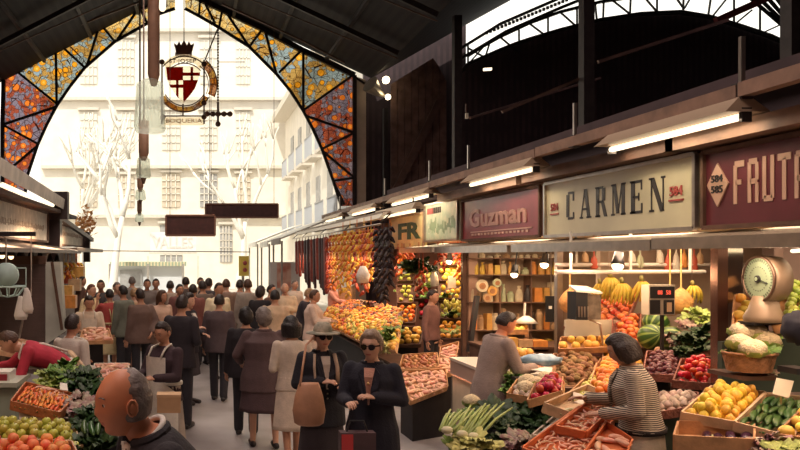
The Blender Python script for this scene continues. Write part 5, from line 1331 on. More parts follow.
def display(kind, q, where, group, traylab, m=wooda, h=.08, base=True, stack=1, **k):
    bm = k.pop('bm', None) or blackc
    tray(q, h, m, traylab, wall=k.pop('wall',.05), base=bm if base else None, bs=k.pop('bs',.45))
    return heap(kind, q, where, group, layers=stack, **k)

# ---------------- right front, left to right
# kiwis, garlic, peppers, apples, oranges, grapefruit sloping up to the post
display('redpepper', [(530,405,6.3),(562,396,6.3),(563,382,6.7),(537,388,6.7)], 'heaped right of the garlic', 'red peppers', 'small crate of red peppers', stack=2)
display('garlic', [(508,398,6.6),(532,402,6.5),(540,385,7.0),(518,384,7.0)], 'in the crate beside the red peppers', 'garlic bulbs', 'crate of pale garlic', keep=.9)
display('kiwi', [(550,390,7.1),(585,390,7.0),(600,362,7.9),(555,358,8.0)], 'piled behind the apples', 'kiwis', 'crate of brown kiwis', stack=2)
display('apple', [(563,404,6.35),(592,412,6.2),(604,386,7.0),(584,384,7.0)], 'between the kiwis and the oranges', 'yellow green apples right', 'crate of yellow green apples', stack=2)
display('orange', [(588,404,6.25),(616,402,6.2),(628,366,7.3),(598,368,7.3)], 'heaped left of the striped jacket', 'oranges', 'crate of oranges by the striped jacket', stack=2)
display('grapefruit', [(593,417,5.95),(622,420,5.9),(628,404,6.2),(605,402,6.25)], 'in front of the oranges', 'grapefruit', 'small crate of golden grapefruit', stack=2)
display('lemon', [(604,368,7.6),(640,368,7.4),(640,346,8.2),(606,348,8.2)], 'behind the oranges by the dark haired woman', 'lemons behind', 'crate of lemons behind the oranges', stack=1, base=False)
# crates in the diagonal rows
display('cucumber', [(544,410,6.05),(572,420,5.95),(600,398,6.3),(585,392,6.45)], 'lying in the wooden crate behind the orange trays', 'pale cucumbers', 'wooden crate of pale cucumbers below the apples', m=woodp, keep=.3, wall=.07)
display('prawn', [(557,430,5.7),(585,436,5.62),(618,404,5.98),(600,398,6.1)], 'in the far orange tray', 'prawns far tray', 'far orange tray of prawns', m=redtray, stack=1)
display('prawn', [(525,452,5.62),(570,470,5.35),(612,424,5.75),(580,412,5.95)], 'in the near orange tray', 'prawns near tray', 'near orange tray of prawns', m=redtray, stack=1)
display('pinkpack', [(572,474,5.25),(612,482,5.15),(630,444,5.45),(606,428,5.65)], 'in the tray nearest the striped jacket', 'shellfish nearest', 'orange tray of shellfish nearest the striped jacket', m=redtray, keep=.8)
tray([(534,436,5.95),(560,441,5.85),(583,420,6.15),(560,414,6.25)], .06, whitet, 'shallow white tray between the wooden crate and the orange trays', wall=.02)
tag(MB().prism([P(540,433,5.93),P(558,437,5.86),P(577,420,6.1),P(561,416,6.18)],(0,0,.006)).build('paper_sheet', paper), 'paper sheet lying in the shallow white tray', 'paper')
for i,(a,b,c_,lab) in enumerate((((573,392,6.3),(583,395,6.28),(574,402,6.2),'small white price card among the apples'),((600,415,6.0),(612,418,5.95),(603,426,5.9),'small white price card by the prawns'),((572,428,5.7),(584,431,5.68),(575,438,5.65),'crumpled white paper on the prawns'))):
    A0, A1, A2 = P(*a), P(*b), P(*c_); tag(MB().prism([A0, A1, A1+(A2-A0), A2],(0,.004,.004)).build('price_card', paper), lab, 'card')

# leafy greens
def leaf_head(name, n, R, L, m, seed, ruf=.35, up=.5, w=.5):
    r = random.Random(seed); mb = MB()
    for i in range(n):
        a = r.uniform(0,2*PI); el = r.uniform(.05,1.3)*up+.1; d = V(math.cos(a)*math.cos(el),math.sin(a)*math.cos(el),math.sin(el)); s = V(-math.sin(a),math.cos(a),0); nn = d.cross(s)
        Lr = L*r.uniform(.6,1.1); vs = []
        for j in range(5):
            t = j/4; wd = w*Lr*math.sin(PI*min(.95,t*.8+.12))
            for k in range(5):
                o = (k-2)/2; vs.append(V(0,0,R*.5)+d*(Lr*t)+s*(o*wd*.6)+nn*(-ruf*Lr*.35*o*o*1-ruf*Lr*.5*t*t+ruf*Lr*.22*math.sin(j*2.1+k*2.7+i)))
        fs = [(j*5+k,j*5+k+1,(j+1)*5+k+1,(j+1)*5+k) for j in range(4) for k in range(4)]
        mb.add(vs, fs)
    mb.sphere((0,0,R*.4),(R*.5,R*.5,R*.45),8)
    return mb.mesh(name, m, True)
g_dark = mat('leaf_dark', (.035,.085,.02), .5, var=.5, nscale=14, rnd=.5); g_mid = mat('leaf_mid', (.20,.34,.06), .5, var=.45, nscale=14, rnd=.5); g_light = mat('leaf_light', (.48,.60,.15), .5, var=.4, nscale=14, rnd=.5); g_pur = mat('leaf_purple', (.30,.12,.14), .5, var=.5, nscale=14, col2=(.45,.40,.28), rnd=.5); g_endive = mat('leaf_endive', (.62,.60,.20), .5, var=.3, nscale=14, rnd=.3)
LH = {k: [leaf_head('leaves', 26, .07, .14, m, s+3) for s in range(2)] for k, m in (('dark',g_dark),('mid',g_mid),('light',g_light),('purple',g_pur),('endive',g_endive))}
def leafy(kind, spots, lab, grp, s=1.0, cat='greens', name='leafy_greens'):
    for (px,py,Y) in spots:
        o = bpy.data.objects.new(name, rf.choice(LH[kind])); COL.objects.link(o); o.location = P(px,py,Y)-V(0,0,.05*s); o.rotation_euler = (rf.uniform(-.4,.5),rf.uniform(-.3,.3),rf.uniform(0,6)); k = s*rf.uniform(.85,1.15); o.scale = (k,k,k)
        tag(o, lab, cat, grp)
def scatter(q, n, seed):
    r = random.Random(seed); c = q; out = []
    for i in range(n):
        u, v = (i*.618034)%1, (i+.5)/n
        u = min(1,max(0,u+r.uniform(-.06,.06)))
        px = (c[0][0]*(1-u)+c[1][0]*u)*(1-v)+(c[3][0]*(1-u)+c[2][0]*u)*v; py = (c[0][1]*(1-u)+c[1][1]*u)*(1-v)+(c[3][1]*(1-u)+c[2][1]*u)*v; Y = (c[0][2]*(1-u)+c[1][2]*u)*(1-v)+(c[3][2]*(1-u)+c[2][2]*u)*v
        out.append((px,py,Y))
    return out
legs_under([(440,470,5.9),(560,470,5.6),(575,398,6.6),(462,404,6.9)], blackc, 'black covered table under the dark leafy greens at the right front', .10)
leafy('dark', scatter([(492,446,6.05),(556,452,5.9),(584,402,6.4),(470,402,6.75)], 26, 1), 'dark green leafy vegetable heaped in the right front display', 'dark leafy greens in the right front display', 1.0)
leafy('mid', scatter([(448,446,6.2),(470,450,6.1),(480,404,6.75),(462,410,6.7)], 6, 2), 'mid green leafy vegetable at the left edge of the right display', 'mid greens at the left of the right display', .8)
leafy('purple', scatter([(504,448,5.9),(545,450,5.8),(545,438,5.95),(515,436,6.0)], 6, 3), 'purplish leafy head at the bottom of the right front display', 'purplish heads right front', .8)
leafy('mid', scatter([(505,392,6.9),(530,388,6.9),(525,376,7.2),(508,378,7.2)], 5, 4), 'green leafy bunch beside the garlic crate', 'green bunches by the garlic', .7)
leafy('endive', [(470,436,5.95),(482,442,5.9),(463,446,5.9)], 'pale yellow curly endive at the bottom front', 'curly endives', 1.0, 'endive', 'endive')
LHc = mat('celery', (.40,.50,.14), .4, var=.25, nscale=10)
for (bx0,by0,bx1,by1,lab) in ((462,434,482,412,'celery bunch with long pale stalks, left one'),(473,436,497,410,'celery bunch with long pale stalks, right one'),(447,430,462,416,'leek bunch with pale broad leaves beside the celery')):
    a = P(bx0,by0,5.95); b = P(bx1,by1,6.35); t = thing('celery_bunch', lab, 'celery', (a+b)/2-V(0,0,.04))
    for k in range(7):
        o = V((k-3)*.018, (k%3)*.012, .012*(k%2)); MB().tube([a+o, (a+b)/2+o*1.6+V(0,0,.03), b+o*2.4+V(0,0,.02)], [.012,.011,.007], 7).build('stalk', LHc, t, True)
    MB().sphere(a, (.05,.04,.03), 8).build('root_end', mat('celery_root',(.66,.62,.40),.6), t, True)
# cauliflowers and white radish by the peppers
def cauli_mesh(seed, m1, m2, lv=8):
    mb = MB(); mb.sphere((0,0,.085), (.10,.10,.075), 18, m1, None, lambda p: p*(1+.14*noise.noise(p*4+V(seed,0,0))+.10*abs(noise.noise(p*9))))
    for k in range(lv):
        a = 2*PI*k/lv; d = V(math.cos(a),math.sin(a),0); s = V(-math.sin(a),math.cos(a),0)
        vs = [d*.03-s*.03, d*.03+s*.03, d*.10+s*.05+V(0,0,.04), d*.10-s*.05+V(0,0,.04), d*.112+s*.03+V(0,0,.075), d*.112-s*.03+V(0,0,.075)]
        mb.add(vs, [(0,1,2,3),(3,2,4,5)], m2)
    return mb.mesh('cauliflower', None, True)
CM = [cauli_mesh(s, mat('curd',(.80,.66,.42),.8,var=.2,nscale=14,bump=.8,bscale=70), g_light) for s in (1,2)]
def caulis(spots, lab, grp, s=1.0):
    for p in spots:
        o = bpy.data.objects.new('cauliflower', rf.choice(CM)); COL.objects.link(o); o.location = P(*p)-V(0,0,.07*s); o.rotation_euler = (rf.uniform(.1,.5),0,rf.uniform(0,6)); o.scale = (s,)*3; tag(o, lab, 'cauliflower', grp)
caulis([(526,388,6.75),(537,384,6.8),(529,381,6.95),(545,379,6.9),(472,402,6.8)], 'small pale cauliflower by the red peppers', 'small cauliflowers', .75)

# freezer counter, paper scale and bags
fz = thing('freezer_counter', 'cream chest counter with a brown top band behind the grey jacketed man', 'counter', (3.55,8.4,0))
MB().box((3.15,7.75,.08),(3.95,9.0,.78)).build('cabinet', mat('counter_cream',(.68,.56,.40),.45,var=.1), fz)
MB().box((3.13,7.73,.80),(3.97,9.02,.95)).build('top_band', mat('counter_band',(.30,.22,.19),.4), fz)
MB().box((3.12,7.72,.955),(3.98,9.03,.985)).build('lid', mat('counter_lid',(.62,.56,.48),.35), fz)
MB().box((3.12,7.72,.78),(3.98,9.03,.80)).build('chrome_trim', chrome, fz)
MB().box((3.2,7.8,0),(3.9,8.95,.08)).build('plinth', iron, fz)
st = stand(3.4,4.25,6.95,7.6,.98,woodd,'dark display table right of the grey jacketed man')
leafy('light', [(515,372,7.3),(521,368,7.45)], 'wrapped pale green salad on the dark display table', 'wrapped salads', .7)
bb = MB().sphere((0,0,0),(.2,.12,.06),20,None,None,lambda p: p*(1+.3*noise.noise(p*3))); bb.v = [v+P(541,360,7.5)-V(0,0,0) for v in bb.v]
tag(bb.build('plastic_bag', mat('blue_bag',(.16,.30,.46),.4,var=.4,nscale=12,col2=(.45,.60,.70)), None, True), 'crumpled blue plastic bag on the dark display table', 'bag')
tag(MB().hexa([P(519,368,7.3),P(551,374,7.1),P(553,368,7.4),P(524,362,7.6)],[P(519,367,7.3),P(551,373,7.1),P(553,367,7.4),P(524,361,7.6)]).build('paper_sheet', paper), 'large white paper sheet on the dark display table', 'paper')
tag(MB().box((P(512,0,7.1).x,7.02,.99),(P(548,0,7.1).x,7.12,1.06)).build('weighing_tray', iron), 'long dark tray edge in front of the white paper', 'tray')
for k in range(5):
    p = P(480+k*6,352-k*1.5,8.4)
tag(MB().box((3.3,8.0,.99),(3.75,8.3,1.12)).build('box', mat('tan_box',(.60,.36,.20),.6,var=.2)), 'tan cardboard box on the cream chest counter', 'box')
tag(MB().box((3.4,8.45,.99),(3.9,8.8,1.10)).build('box', mat('pale_box',(.70,.58,.42),.6,var=.2)), 'pale cardboard box at the back of the cream chest counter', 'box')
heap('goldlemon', [V(3.32,8.02,1.12),V(3.72,8.02,1.12),V(3.72,8.28,1.12),V(3.32,8.28,1.12)], 'on the tan box in front of the vendor', 'mangoes on the tan box', d=.09)

# ---------------- behind and right of the striped jacket
display('garlic', [(652,418,5.72),(692,412,5.72),(697,398,6.0),(655,398,6.02)], 'in the crate right of the striped jacket', 'garlic right of the striped jacket', 'reddish crate of garlic right of the striped jacket', m=wick_d, stack=2, bm=greenb)
display('tomato', [(674,385,6.35),(712,388,6.25),(712,362,6.7),(682,364,6.75)], 'in the round heap left of the steel post', 'red tomatoes by the post', 'wicker crate of red tomatoes by the steel post', m=wick_d, stack=2, mound=.03)
display('plum', [(644,378,6.6),(676,380,6.5),(680,358,7.0),(648,356,7.1)], 'in the basket behind the striped jacket', 'plums behind', 'basket of dark plums behind the striped jacket', m=wick_d, stack=2)
heap('potato', [(650,366,6.95),(668,368,6.9),(668,352,7.2),(650,351,7.25)], 'above the plums', 'potatoes above the plums')
leafy('dark', scatter([(682,356,6.9),(708,352,6.8),(708,328,7.2),(680,330,7.3)], 9, 6), 'dark green bunch above the red tomatoes', 'dark bunches above the tomatoes', .9)
leafy('purple', [(672,336,7.3),(680,340,7.2),(686,325,7.4)], 'purple and white bunch right of the watermelons', 'purple bunches by the watermelons', .7)
leafy('light', [(700,312,7.5),(690,316,7.5),(705,322,7.4)], 'pale salad head left of the steel post', 'pale salads by the post', .9)
wm = MB(); wm.sphere((0,0,.13),(.13,.13,.125),24)
def striped(): 
    m = mat('watermelon',(.30,.46,.12),.35)
    nt = m.node_tree; b = nt.nodes['Principled BSDF']; tc = nt.nodes.new('ShaderNodeTexCoord'); w_ = nt.nodes.new('ShaderNodeTexGradient'); w_.gradient_type = 'RADIAL'
    ml = nt.nodes.new('ShaderNodeMath'); ml.operation = 'MULTIPLY'; ml.inputs[1].default_value = 62.83; sn = nt.nodes.new('ShaderNodeMath'); sn.operation = 'SINE'; rp = nt.nodes.new('ShaderNodeValToRGB')
    rp.color_ramp.elements[0].color = (.03,.09,.015,1); rp.color_ramp.elements[1].color = (.26,.38,.09,1); rp.color_ramp.elements[0].position = .45; rp.color_ramp.elements[1].position = .7
    nt.links.new(tc.outputs['Object'], w_.inputs[0]); nt.links.new(w_.outputs[1], ml.inputs[0]); nt.links.new(ml.outputs[0], sn.inputs[0]); nt.links.new(sn.outputs[0], rp.inputs[0]); nt.links.new(rp.outputs[0], b.inputs['Base Color']); return m
wmm = wm.mesh('watermelon', striped(), True)
for i,(p,rt,lab) in enumerate((((643,340,7.6),(1.2,.3,0),'front watermelon of the striped pair'),((656,342,7.5),(1.3,-.2,1),'right hand striped watermelon'),((649,330,7.75),(1.1,.1,2),'striped watermelon on top of the others'))):
    o = bpy.data.objects.new('watermelon', wmm); COL.objects.link(o); o.location = P(*p); o.rotation_euler = rt; tag(o, lab, 'watermelon')
display('tomatopale', [(612,350,7.7),(638,350,7.6),(640,318,8.1),(614,322,8.2)], 'stacked left of the watermelons', 'orange red tomatoes left of the watermelons', 'sloping crate of orange red tomatoes left of the watermelons', stack=2, m=wick_d)
display('tomatopale', [(566,330,8.35),(626,324,8.2),(640,290,8.75),(590,306,8.85)], 'in the upper tier under the bananas', 'tomatoes in the upper tier', 'upper tier crate of tomatoes under the bananas', stack=1, base=False, m=wick_d)
tag(MB().prism([P(566,320,8.3),P(626,320,8.15),P(622,345,8.15),P(566,345,8.3)],(0,.04,0)).build('front_panel', cream), 'cream front panel below the upper tomato tier', 'panel')
display('grapefruit', [(560,352,7.95),(612,350,7.8),(612,340,8.0),(562,341,8.1)], 'behind the kiwis below the cream panel', 'grapefruit row below the panel', 'crate of grapefruit below the cream panel', base=False)
# shelf supporting the upper tiers
stand(4.55,6.6,8.0,8.95,1.22,wick_d,'reddish stand carrying the upper fruit tiers inside the cream board stall')
stand(4.45,5.6,6.5,7.5,1.0,woodd,'dark stand carrying the inner vegetables by the steel post')
# bananas
ban_m = fmat('banana',(.62,.42,.04),(.42,.36,.05),.45,.2); ban_g = mat('banana_tip',(.25,.22,.06),.6)
def banana_bunch(p, n, label, s=1.0, hang=True):
    t = thing('banana_bunch', label, 'bananas', p)
    for k in range(n):
        a = -1.1+2.2*k/(n-1); pts = []; rs = []
        for j in range(8):
            q = j/7; th = .25+1.35*q; R_b = .12
            x = math.sin(a)*(R_b*math.sin(th)*.9+.01); y = -math.cos(a)*(R_b*math.sin(th)*.9)-.01; z = -.20*q+.02*math.sin(PI*q)
            pts.append(V(x,y+.06*q*q,z)); rs.append(.017*max(.35,math.sin(PI*min(.95,q*.85+.12))**.5))
        MB().tube([v*s for v in pts], [r_*s for r_ in rs], 7).build('banana', ban_m, t, True, True)
    MB().tube([(0,-.02*s,.01),(0,0,.06*s)], .02*s, 7).build('stem', ban_g, t, True, True)
    MB().tube([(0,0,.06*s),(0,0,max(.08,2.42-p.z))], .004, 5).build('string', steel, t, False, True)
    return t
for (px,py,Y,n,s,lab) in ((599,284,8.5,6,.95,'leftmost hanging banana bunch, behind the others'),(609,278,8.35,8,1.15,'large hanging banana bunch left of centre'),(621,284,8.2,8,1.1,'middle hanging banana bunch above the tomatoes'),(641,282,8.1,7,1.05,'hanging banana bunch left of the digital scale'),(692,286,7.9,6,.9,'yellow orange banana bunch left of the steel post')):
    banana_bunch(P(px,py,Y), n, lab, s)

# rails, lamps inside the cream board stall
for (z,a,b,Y,lab) in ((2.03,556,705,8.0,'upper white rail inside the cream board stall'),(2.10,556,760,8.6,'rear white rail inside the cream board stall')):
    A0 = P(a,0,Y); B0 = P(b,0,Y); t = thing('goods_rail', lab, 'rail', (A0.x,Y,z)); MB().tube([(A0.x,Y,z),(B0.x,Y,z)], .022, 8).build('bar', white, t, True)
    for f in (.1,.5,.9): x = A0.x+(B0.x-A0.x)*f; MB().bar((x,Y,z),(x,Y,2.46),.02,.02).build('hanger', white, t)
t = tag(MB().tube([(4.5,5.2,2.26),(4.9,6.1,2.24)], .016, 8).build('neon_rod', tube_m, None, True), 'thin bright tube under the ledge right of the steel post', 'lamp')
def spot(px,py,Y,lab):
    p = P(px,py,Y); t = thing('spot_lamp', lab, 'lamp', p)
    MB().tube([p+V(.02,0,.13),p+V(.01,0,.05),p+V(0,-.01,0)], [.035,.045,.06], 12).build('lamp_shade', blackp, t, True)
    MB().sphere(p+V(0,-.01,-.005), .05, 10).build('bulb', bulb_m, t, True)
    MB().tube([p+V(.02,0,.12),V(p.x+.05,p.y,2.30)], .010, 5).build('arm', blackp, t)
    light('POINT', p+V(-.03,-.1,-.09), 9, (1,.62,.34), .06)
for a in ((617,265,7.0,'black spot lamp with a glowing bulb under the cream board'),(544,264,9.3,'black spot lamp with a glowing bulb under the crimson board'),(514,274,10.5,'small spot lamp inside the crimson board stall'),(449,261,12.4,'small round lamp under the pale green board')): spot(*a)

# digital scale, glass case, dial scale
ds = thing('digital_scale', 'grey digital scale with black display panels above the watermelons', 'scale', P(662,315,7.0))
c0 = P(649,315,7.0); c1 = P(675,285,7.0); w_ = c1.x-c0.x; h_ = c1.z-c0.z
MB().box((c0.x,7.0,c0.z),(c1.x,7.12,c1.z)).build('housing', mat('scale_grey',(.52,.47,.38),.4), ds)
MB().box((c0.x+.01,6.99,c1.z-h_*.44),(c1.x-.01,7.0,c1.z-.015)).build('display_panel', blackp, ds)
mb = MB(); text_mb(mb,'88',0,(c0.x+w_*.3,6.985,c1.z-h_*.32),(1,0,0),U_,w_*.18,h_*.15,.003,.01); text_mb(mb,'58',0,(c0.x+w_*.62,6.985,c1.z-h_*.32),(1,0,0),U_,w_*.18,h_*.15,.003,.01)
mb.build('digits', mat('led_red',(.5,.05,.03),emit=(1,.15,.08),estr=.7), ds)
for x in (.03,.56): MB().box((c0.x+w_*x,6.99,c0.z+.01),(c0.x+w_*(x+.38),7.0,c0.z+h_*.5)).build('key_panel', blackp, ds)
MB().box((c0.x+w_*.66,6.985,c0.z+.03),(c0.x+w_*.84,6.99,c0.z+h_*.42)).build('price_label', mat('label_tan',(.6,.42,.26),.6), ds)
MB().bar(P(662,315,7.05), P(662,350,7.05), .025,.025).build('pedestal', iron, ds)
gc = thing('scale_case', 'black and glass scale case with a white top left of the bananas', 'scale', P(588,320,7.8))
c0 = P(576,320,7.8); c1 = P(602,292,7.8)
MB().box((c0.x,7.8,c0.z),(c0.x+(c1.x-c0.x)*.45,7.98,c1.z)).build('black_panel', blackp, gc)
MB().box((c0.x+(c1.x-c0.x)*.45,7.82,c0.z),(c1.x,7.98,c1.z-.03)).build('glass_body', mat('case_glass',(.30,.24,.18),.15,.2,var=.5,nscale=9), gc)
MB().hexa([(c0.x,7.79,c1.z),(c1.x,7.79,c1.z-.02),(c1.x,8.1,c1.z+.03),(c0.x+.08,8.1,c1.z+.04)],[(c0.x,7.79,c1.z+.02),(c1.x,7.79,c1.z),(c1.x,8.1,c1.z+.05),(c0.x+.08,8.1,c1.z+.06)]).build('white_top', white, gc)
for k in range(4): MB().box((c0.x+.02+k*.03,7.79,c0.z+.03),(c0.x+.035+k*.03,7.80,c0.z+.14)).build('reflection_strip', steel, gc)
MB().tube([P(590,320,7.85),P(600,324,7.85),P(603,345,7.85)], .012, 6).build('stand_tube', steel, gc)
dl = thing('dial_scale', 'old bronze weighing scale with a pale green round dial', 'scale', P(764,322,5.5))
c = P(760,279,5.5); nrm = V(-1,.05,0).normalized()
def disc(mb, c, n_, r, t_, m=None, seg=32):
    s1 = n_.cross(V(0,0,1)).normalized(); mb.prism([c+(s1*math.cos(2*PI*k/seg)+V(0,0,1)*math.sin(2*PI*k/seg))*r for k in range(seg)], n_*t_, m)
bronze = mat('bronze_enamel', (.34,.25,.17), .42, .15, var=.25, nscale=5); dgreen = mat('dial_green', (.40,.54,.36), .35, var=.08)
mb = MB(); mb.tube([c-nrm*.16, c-nrm*.12, c-nrm*.02, c+nrm*.0], [.10,.165,.175,.165], 28); mb.build('drum', bronze, dl, True)
mb = MB(); disc(mb, c+nrm*.0, nrm, .158, .012); mb.build('dial', dgreen, dl)
mb = MB(); s1 = nrm.cross(V(0,0,1)).normalized()
mb.tube([c+nrm*.012+(s1*math.cos(2*PI*k/36)+V(0,0,1)*math.sin(2*PI*k/36))*.163 for k in range(37)], .010, 6); mb.build('rim', mat('dial_rim',(.16,.10,.07),.3,.5), dl, True)
mb = MB()
for k in range(40):
    a = 2*PI*k/40; u = s1*math.cos(a)+V(0,0,1)*math.sin(a); mb.bar(c+nrm*.014+u*.128, c+nrm*.014+u*(.145 if k%5 else .15), .003,.003)
for k in range(24):
    a = 2*PI*k/24; u = s1*math.cos(a)+V(0,0,1)*math.sin(a); mb.bar(c+nrm*.014+u*.085, c+nrm*.014+u*.092, .003,.003)
mb.build('graduation', blackp, dl)
mb = MB(); mb.bar(c+nrm*.018, c+nrm*.018-s1*.10-V(0,0,.03), .006,.004); disc(mb, c+nrm*.014, nrm, .026, .012, None, 16); mb.build('pointer', blackp, dl)
mb = MB(); disc(mb, c+nrm*.028, nrm, .014, .004, None, 12); mb.build('hub', dgreen, dl)
b0 = P(764,322,5.5); mb = MB()
mb.rings([(b0.x,b0.y,b0.z,.13,.11),(b0.x,b0.y,b0.z+.04,.135,.11),(b0.x,b0.y,b0.z+.10,.10,.09),(b0.x+.01,b0.y,b0.z+.19,.08,.07)], 24); mb.build('base', bronze, dl, True)
mb = MB(); mb.box((b0.x-.12,5.44,b0.z-.02),(b0.x+.12,5.60,b0.z)); mb.bar((b0.x+.06,5.58,b0.z-.02),(b0.x+.06,5.58,1.37),.04,.04); mb.build('scale_foot', iron, dl)

# ---------------- right bay beyond the steel post
tag(MB().prism([P(722,342,6.0),P(840,336,5.7),P(840,392,5.7),P(722,392,6.0)],(0,.05,0)).build('green_board', greenb), 'dark green board below the cauliflower basket', 'board')
def basket(p, rx, ry, h, label, m=wicker):
    t = thing('wicker_basket', label, 'basket', p); mb = MB()
    n_ = 28; vs = []; Z = [0,.25,.5,.75,1,1,.1]; 
    for i, z in enumerate(Z):
        for k in range(n_):
            a = 2*PI*k/n_; f = (.82+.18*z)*(1 if i < 5 else .93); wv = 1+.02*((k+i)%2); vs.append(V(p.x+rx*f*wv*math.cos(a), p.y+ry*f*wv*math.sin(a), p.z+h*z))
    fs = [(i*n_+k,i*n_+(k+1)%n_,(i+1)*n_+(k+1)%n_,(i+1)*n_+k) for i in range(len(Z)-1) for k in range(n_)]; fs += [tuple(range(n_-1,-1,-1)), tuple((len(Z)-1)*n_+k for k in range(n_))]
    mb.add(vs, fs); mb.build('weave', m, t)
    MB().tube([V(p.x+rx*math.cos(2*PI*k/24),p.y+ry*math.sin(2*PI*k/24),p.z+h) for k in range(25)], .012, 6).build('rim', m, t, True)
    return t
basket(P(749,368,5.45)-V(0,0,.02), .17, .15, .13, 'wicker basket of cauliflowers right of the steel post')
tag(MB().box((P(733,0,5.45).x,5.36,1.31),(P(768,0,5.45).x,5.72,1.34)).build('shelf', woodd), 'dark shelf under the cauliflower basket', 'shelf')
caulis([(738,345,5.45),(752,350,5.38),(764,342,5.5),(740,333,5.6),(757,335,5.55)], 'cauliflower in the wicker basket right of the steel post', 'cauliflowers in the basket', .9)
leafy('mid', [(768,350,5.4),(773,338,5.5),(730,352,5.5)], 'green bunch at the rim of the cauliflower basket', 'green bunches at the basket rim', .55)
display('goldlemon', [(733,330,5.75),(750,332,5.7),(752,300,6.05),(735,300,6.05)], 'stacked left of the dial scale', 'mangoes left of the dial scale', 'steep crate of mangoes left of the dial scale', base=False, stack=1)
display('applegreen', [(776,330,5.45),(812,326,5.3),(812,286,5.75),(782,290,5.85)], 'heaped right of the dial scale', 'green apples right of the dial scale', 'crate of green apples right of the dial scale', base=False, stack=2)
bb = MB().sphere((0,0,0),(.07,.10,.11),18,None,None,lambda p: p*(1+.35*noise.noise(p*2.2))); bb.v = [v+P(796,328,5.1) for v in bb.v]
tag(bb.build('dark_cloth', mat('navy_cloth',(.006,.007,.02),.8,var=.3), None, True), 'dark navy bundled cloth at the right edge below the green apples', 'cloth')
mb = MB(); p = P(791,345,5.1); tag(MB().box((p.x+.0,5.05,1.40),(p.x+.12,5.22,1.44)).build('ledge', blackp), 'short dark ledge under the navy cloth', 'ledge')
LEM = [(690,426,5.0),(742,436,4.85),(768,402,5.35),(706,396,5.45)]
display('lemon', [(683,418,5.12),(733,427,4.98),(762,398,5.42),(712,392,5.52)], 'heaped in the crate in front of the steel post', 'lemons in front of the steel post', 'wooden crate of lemons in front of the steel post', stack=2, bm=greenb, m=woodp, mound=.03)
display('zucchini', [(736,428,4.95),(790,442,4.75),(816,405,5.15),(766,400,5.35)], 'in the crate right of the lemons', 'zucchini', 'wooden crate of zucchini right of the lemons', stack=2, bm=greenb, m=woodp)
display('goldlemon', [(778,440,4.72),(820,446,4.6),(826,412,4.95),(800,418,4.95)], 'at the lower right corner', 'mangoes at the lower right corner', 'crate of yellow mangoes at the lower right corner', stack=1, m=wicker)
display('eggplant', [(676,448,4.85),(752,452,4.72),(752,436,4.95),(680,434,5.1)], 'in the lowest crate right of the striped jacket', 'eggplants', 'orange crate of eggplants at the bottom right of the striped jacket', m=wooda, bm=greenb, keep=.7, wall=.09)
heap('cucumber', [(684,446,4.84),(745,450,4.72),(745,440,4.88),(684,438,5.0)], 'between the eggplants in the lowest crate', 'cucumbers in the lowest crate', keep=.35)
leafy('purple', [(762,446,4.7),(772,438,4.7),(768,454,4.65)], 'purple bunch right of the lowest crate', 'purple bunches at the lower right', .8)
leafy('light', [(785,446,4.6),(796,450,4.55)], 'pale green bunch at the lower right corner', 'pale bunches at the lower right', .8)
t = thing('price_sign', 'blank cream price card standing above the zucchini', 'sign', P(783,400,5.1))
MB().prism([P(777,378,5.1),P(794,381,5.1),P(789,398,5.05),P(773,394,5.05)],(0,.006,0)).build('card', cream, t); MB().bar(P(781,394,5.09),P(781,406,5.09),.008,.008).build('stick', steel, t)
leafy('purple', [(766,372,5.5),(764,362,5.55)], 'pale trailing roots hanging on the dark green panel', 'trailing roots', .5)

# ---------------- crimson stall: shelves with packages
sh_ = thing('wall_shelves', 'shelving with packages on the back partition of the crimson board stall', 'shelf', P(512,340,11.9))
for y in (258,274.5,302,330,352): a = P(468,y,11.75); b = P(562,y,11.75); MB().box((a.x,11.72,a.z-.015),(b.x,12.04,a.z)).build('shelf_board', wood_br, sh_)
for x in (468,500,531,562): a = P(x,0,11.8); MB().box((a.x-.01,11.78,.1),(a.x+.01,12.04,2.2)).build('upright', wood_br, sh_)
rp_ = random.Random(21)
cols = [('yellow',(.86,.60,.10)),('golden',(.80,.45,.12)),('cream',(.78,.68,.48)),('pale green',(.55,.62,.40)),('orange',(.85,.34,.08)),('tan',(.62,.40,.22)),('red',(.62,.12,.07)),('dark',(.06,.05,.05)),('white',(.80,.74,.62))]
rows = [(274.5,(476,560),(.17,.26),(0,0,1,0,2,1,2,3,4,1,1)),(302,(472,560),(.22,.38),(2,5,8,2,5,3,3,2,7,4,1)),(330,(472,560),(.18,.34),(4,5,1,2,5,8,5,7,7,5)),(352,(474,560),(.14,.24),(0,1,4,5,0,1,4,6,5,1)),(258,(480,556),(.05,.08),(2,8,2,5,8))]
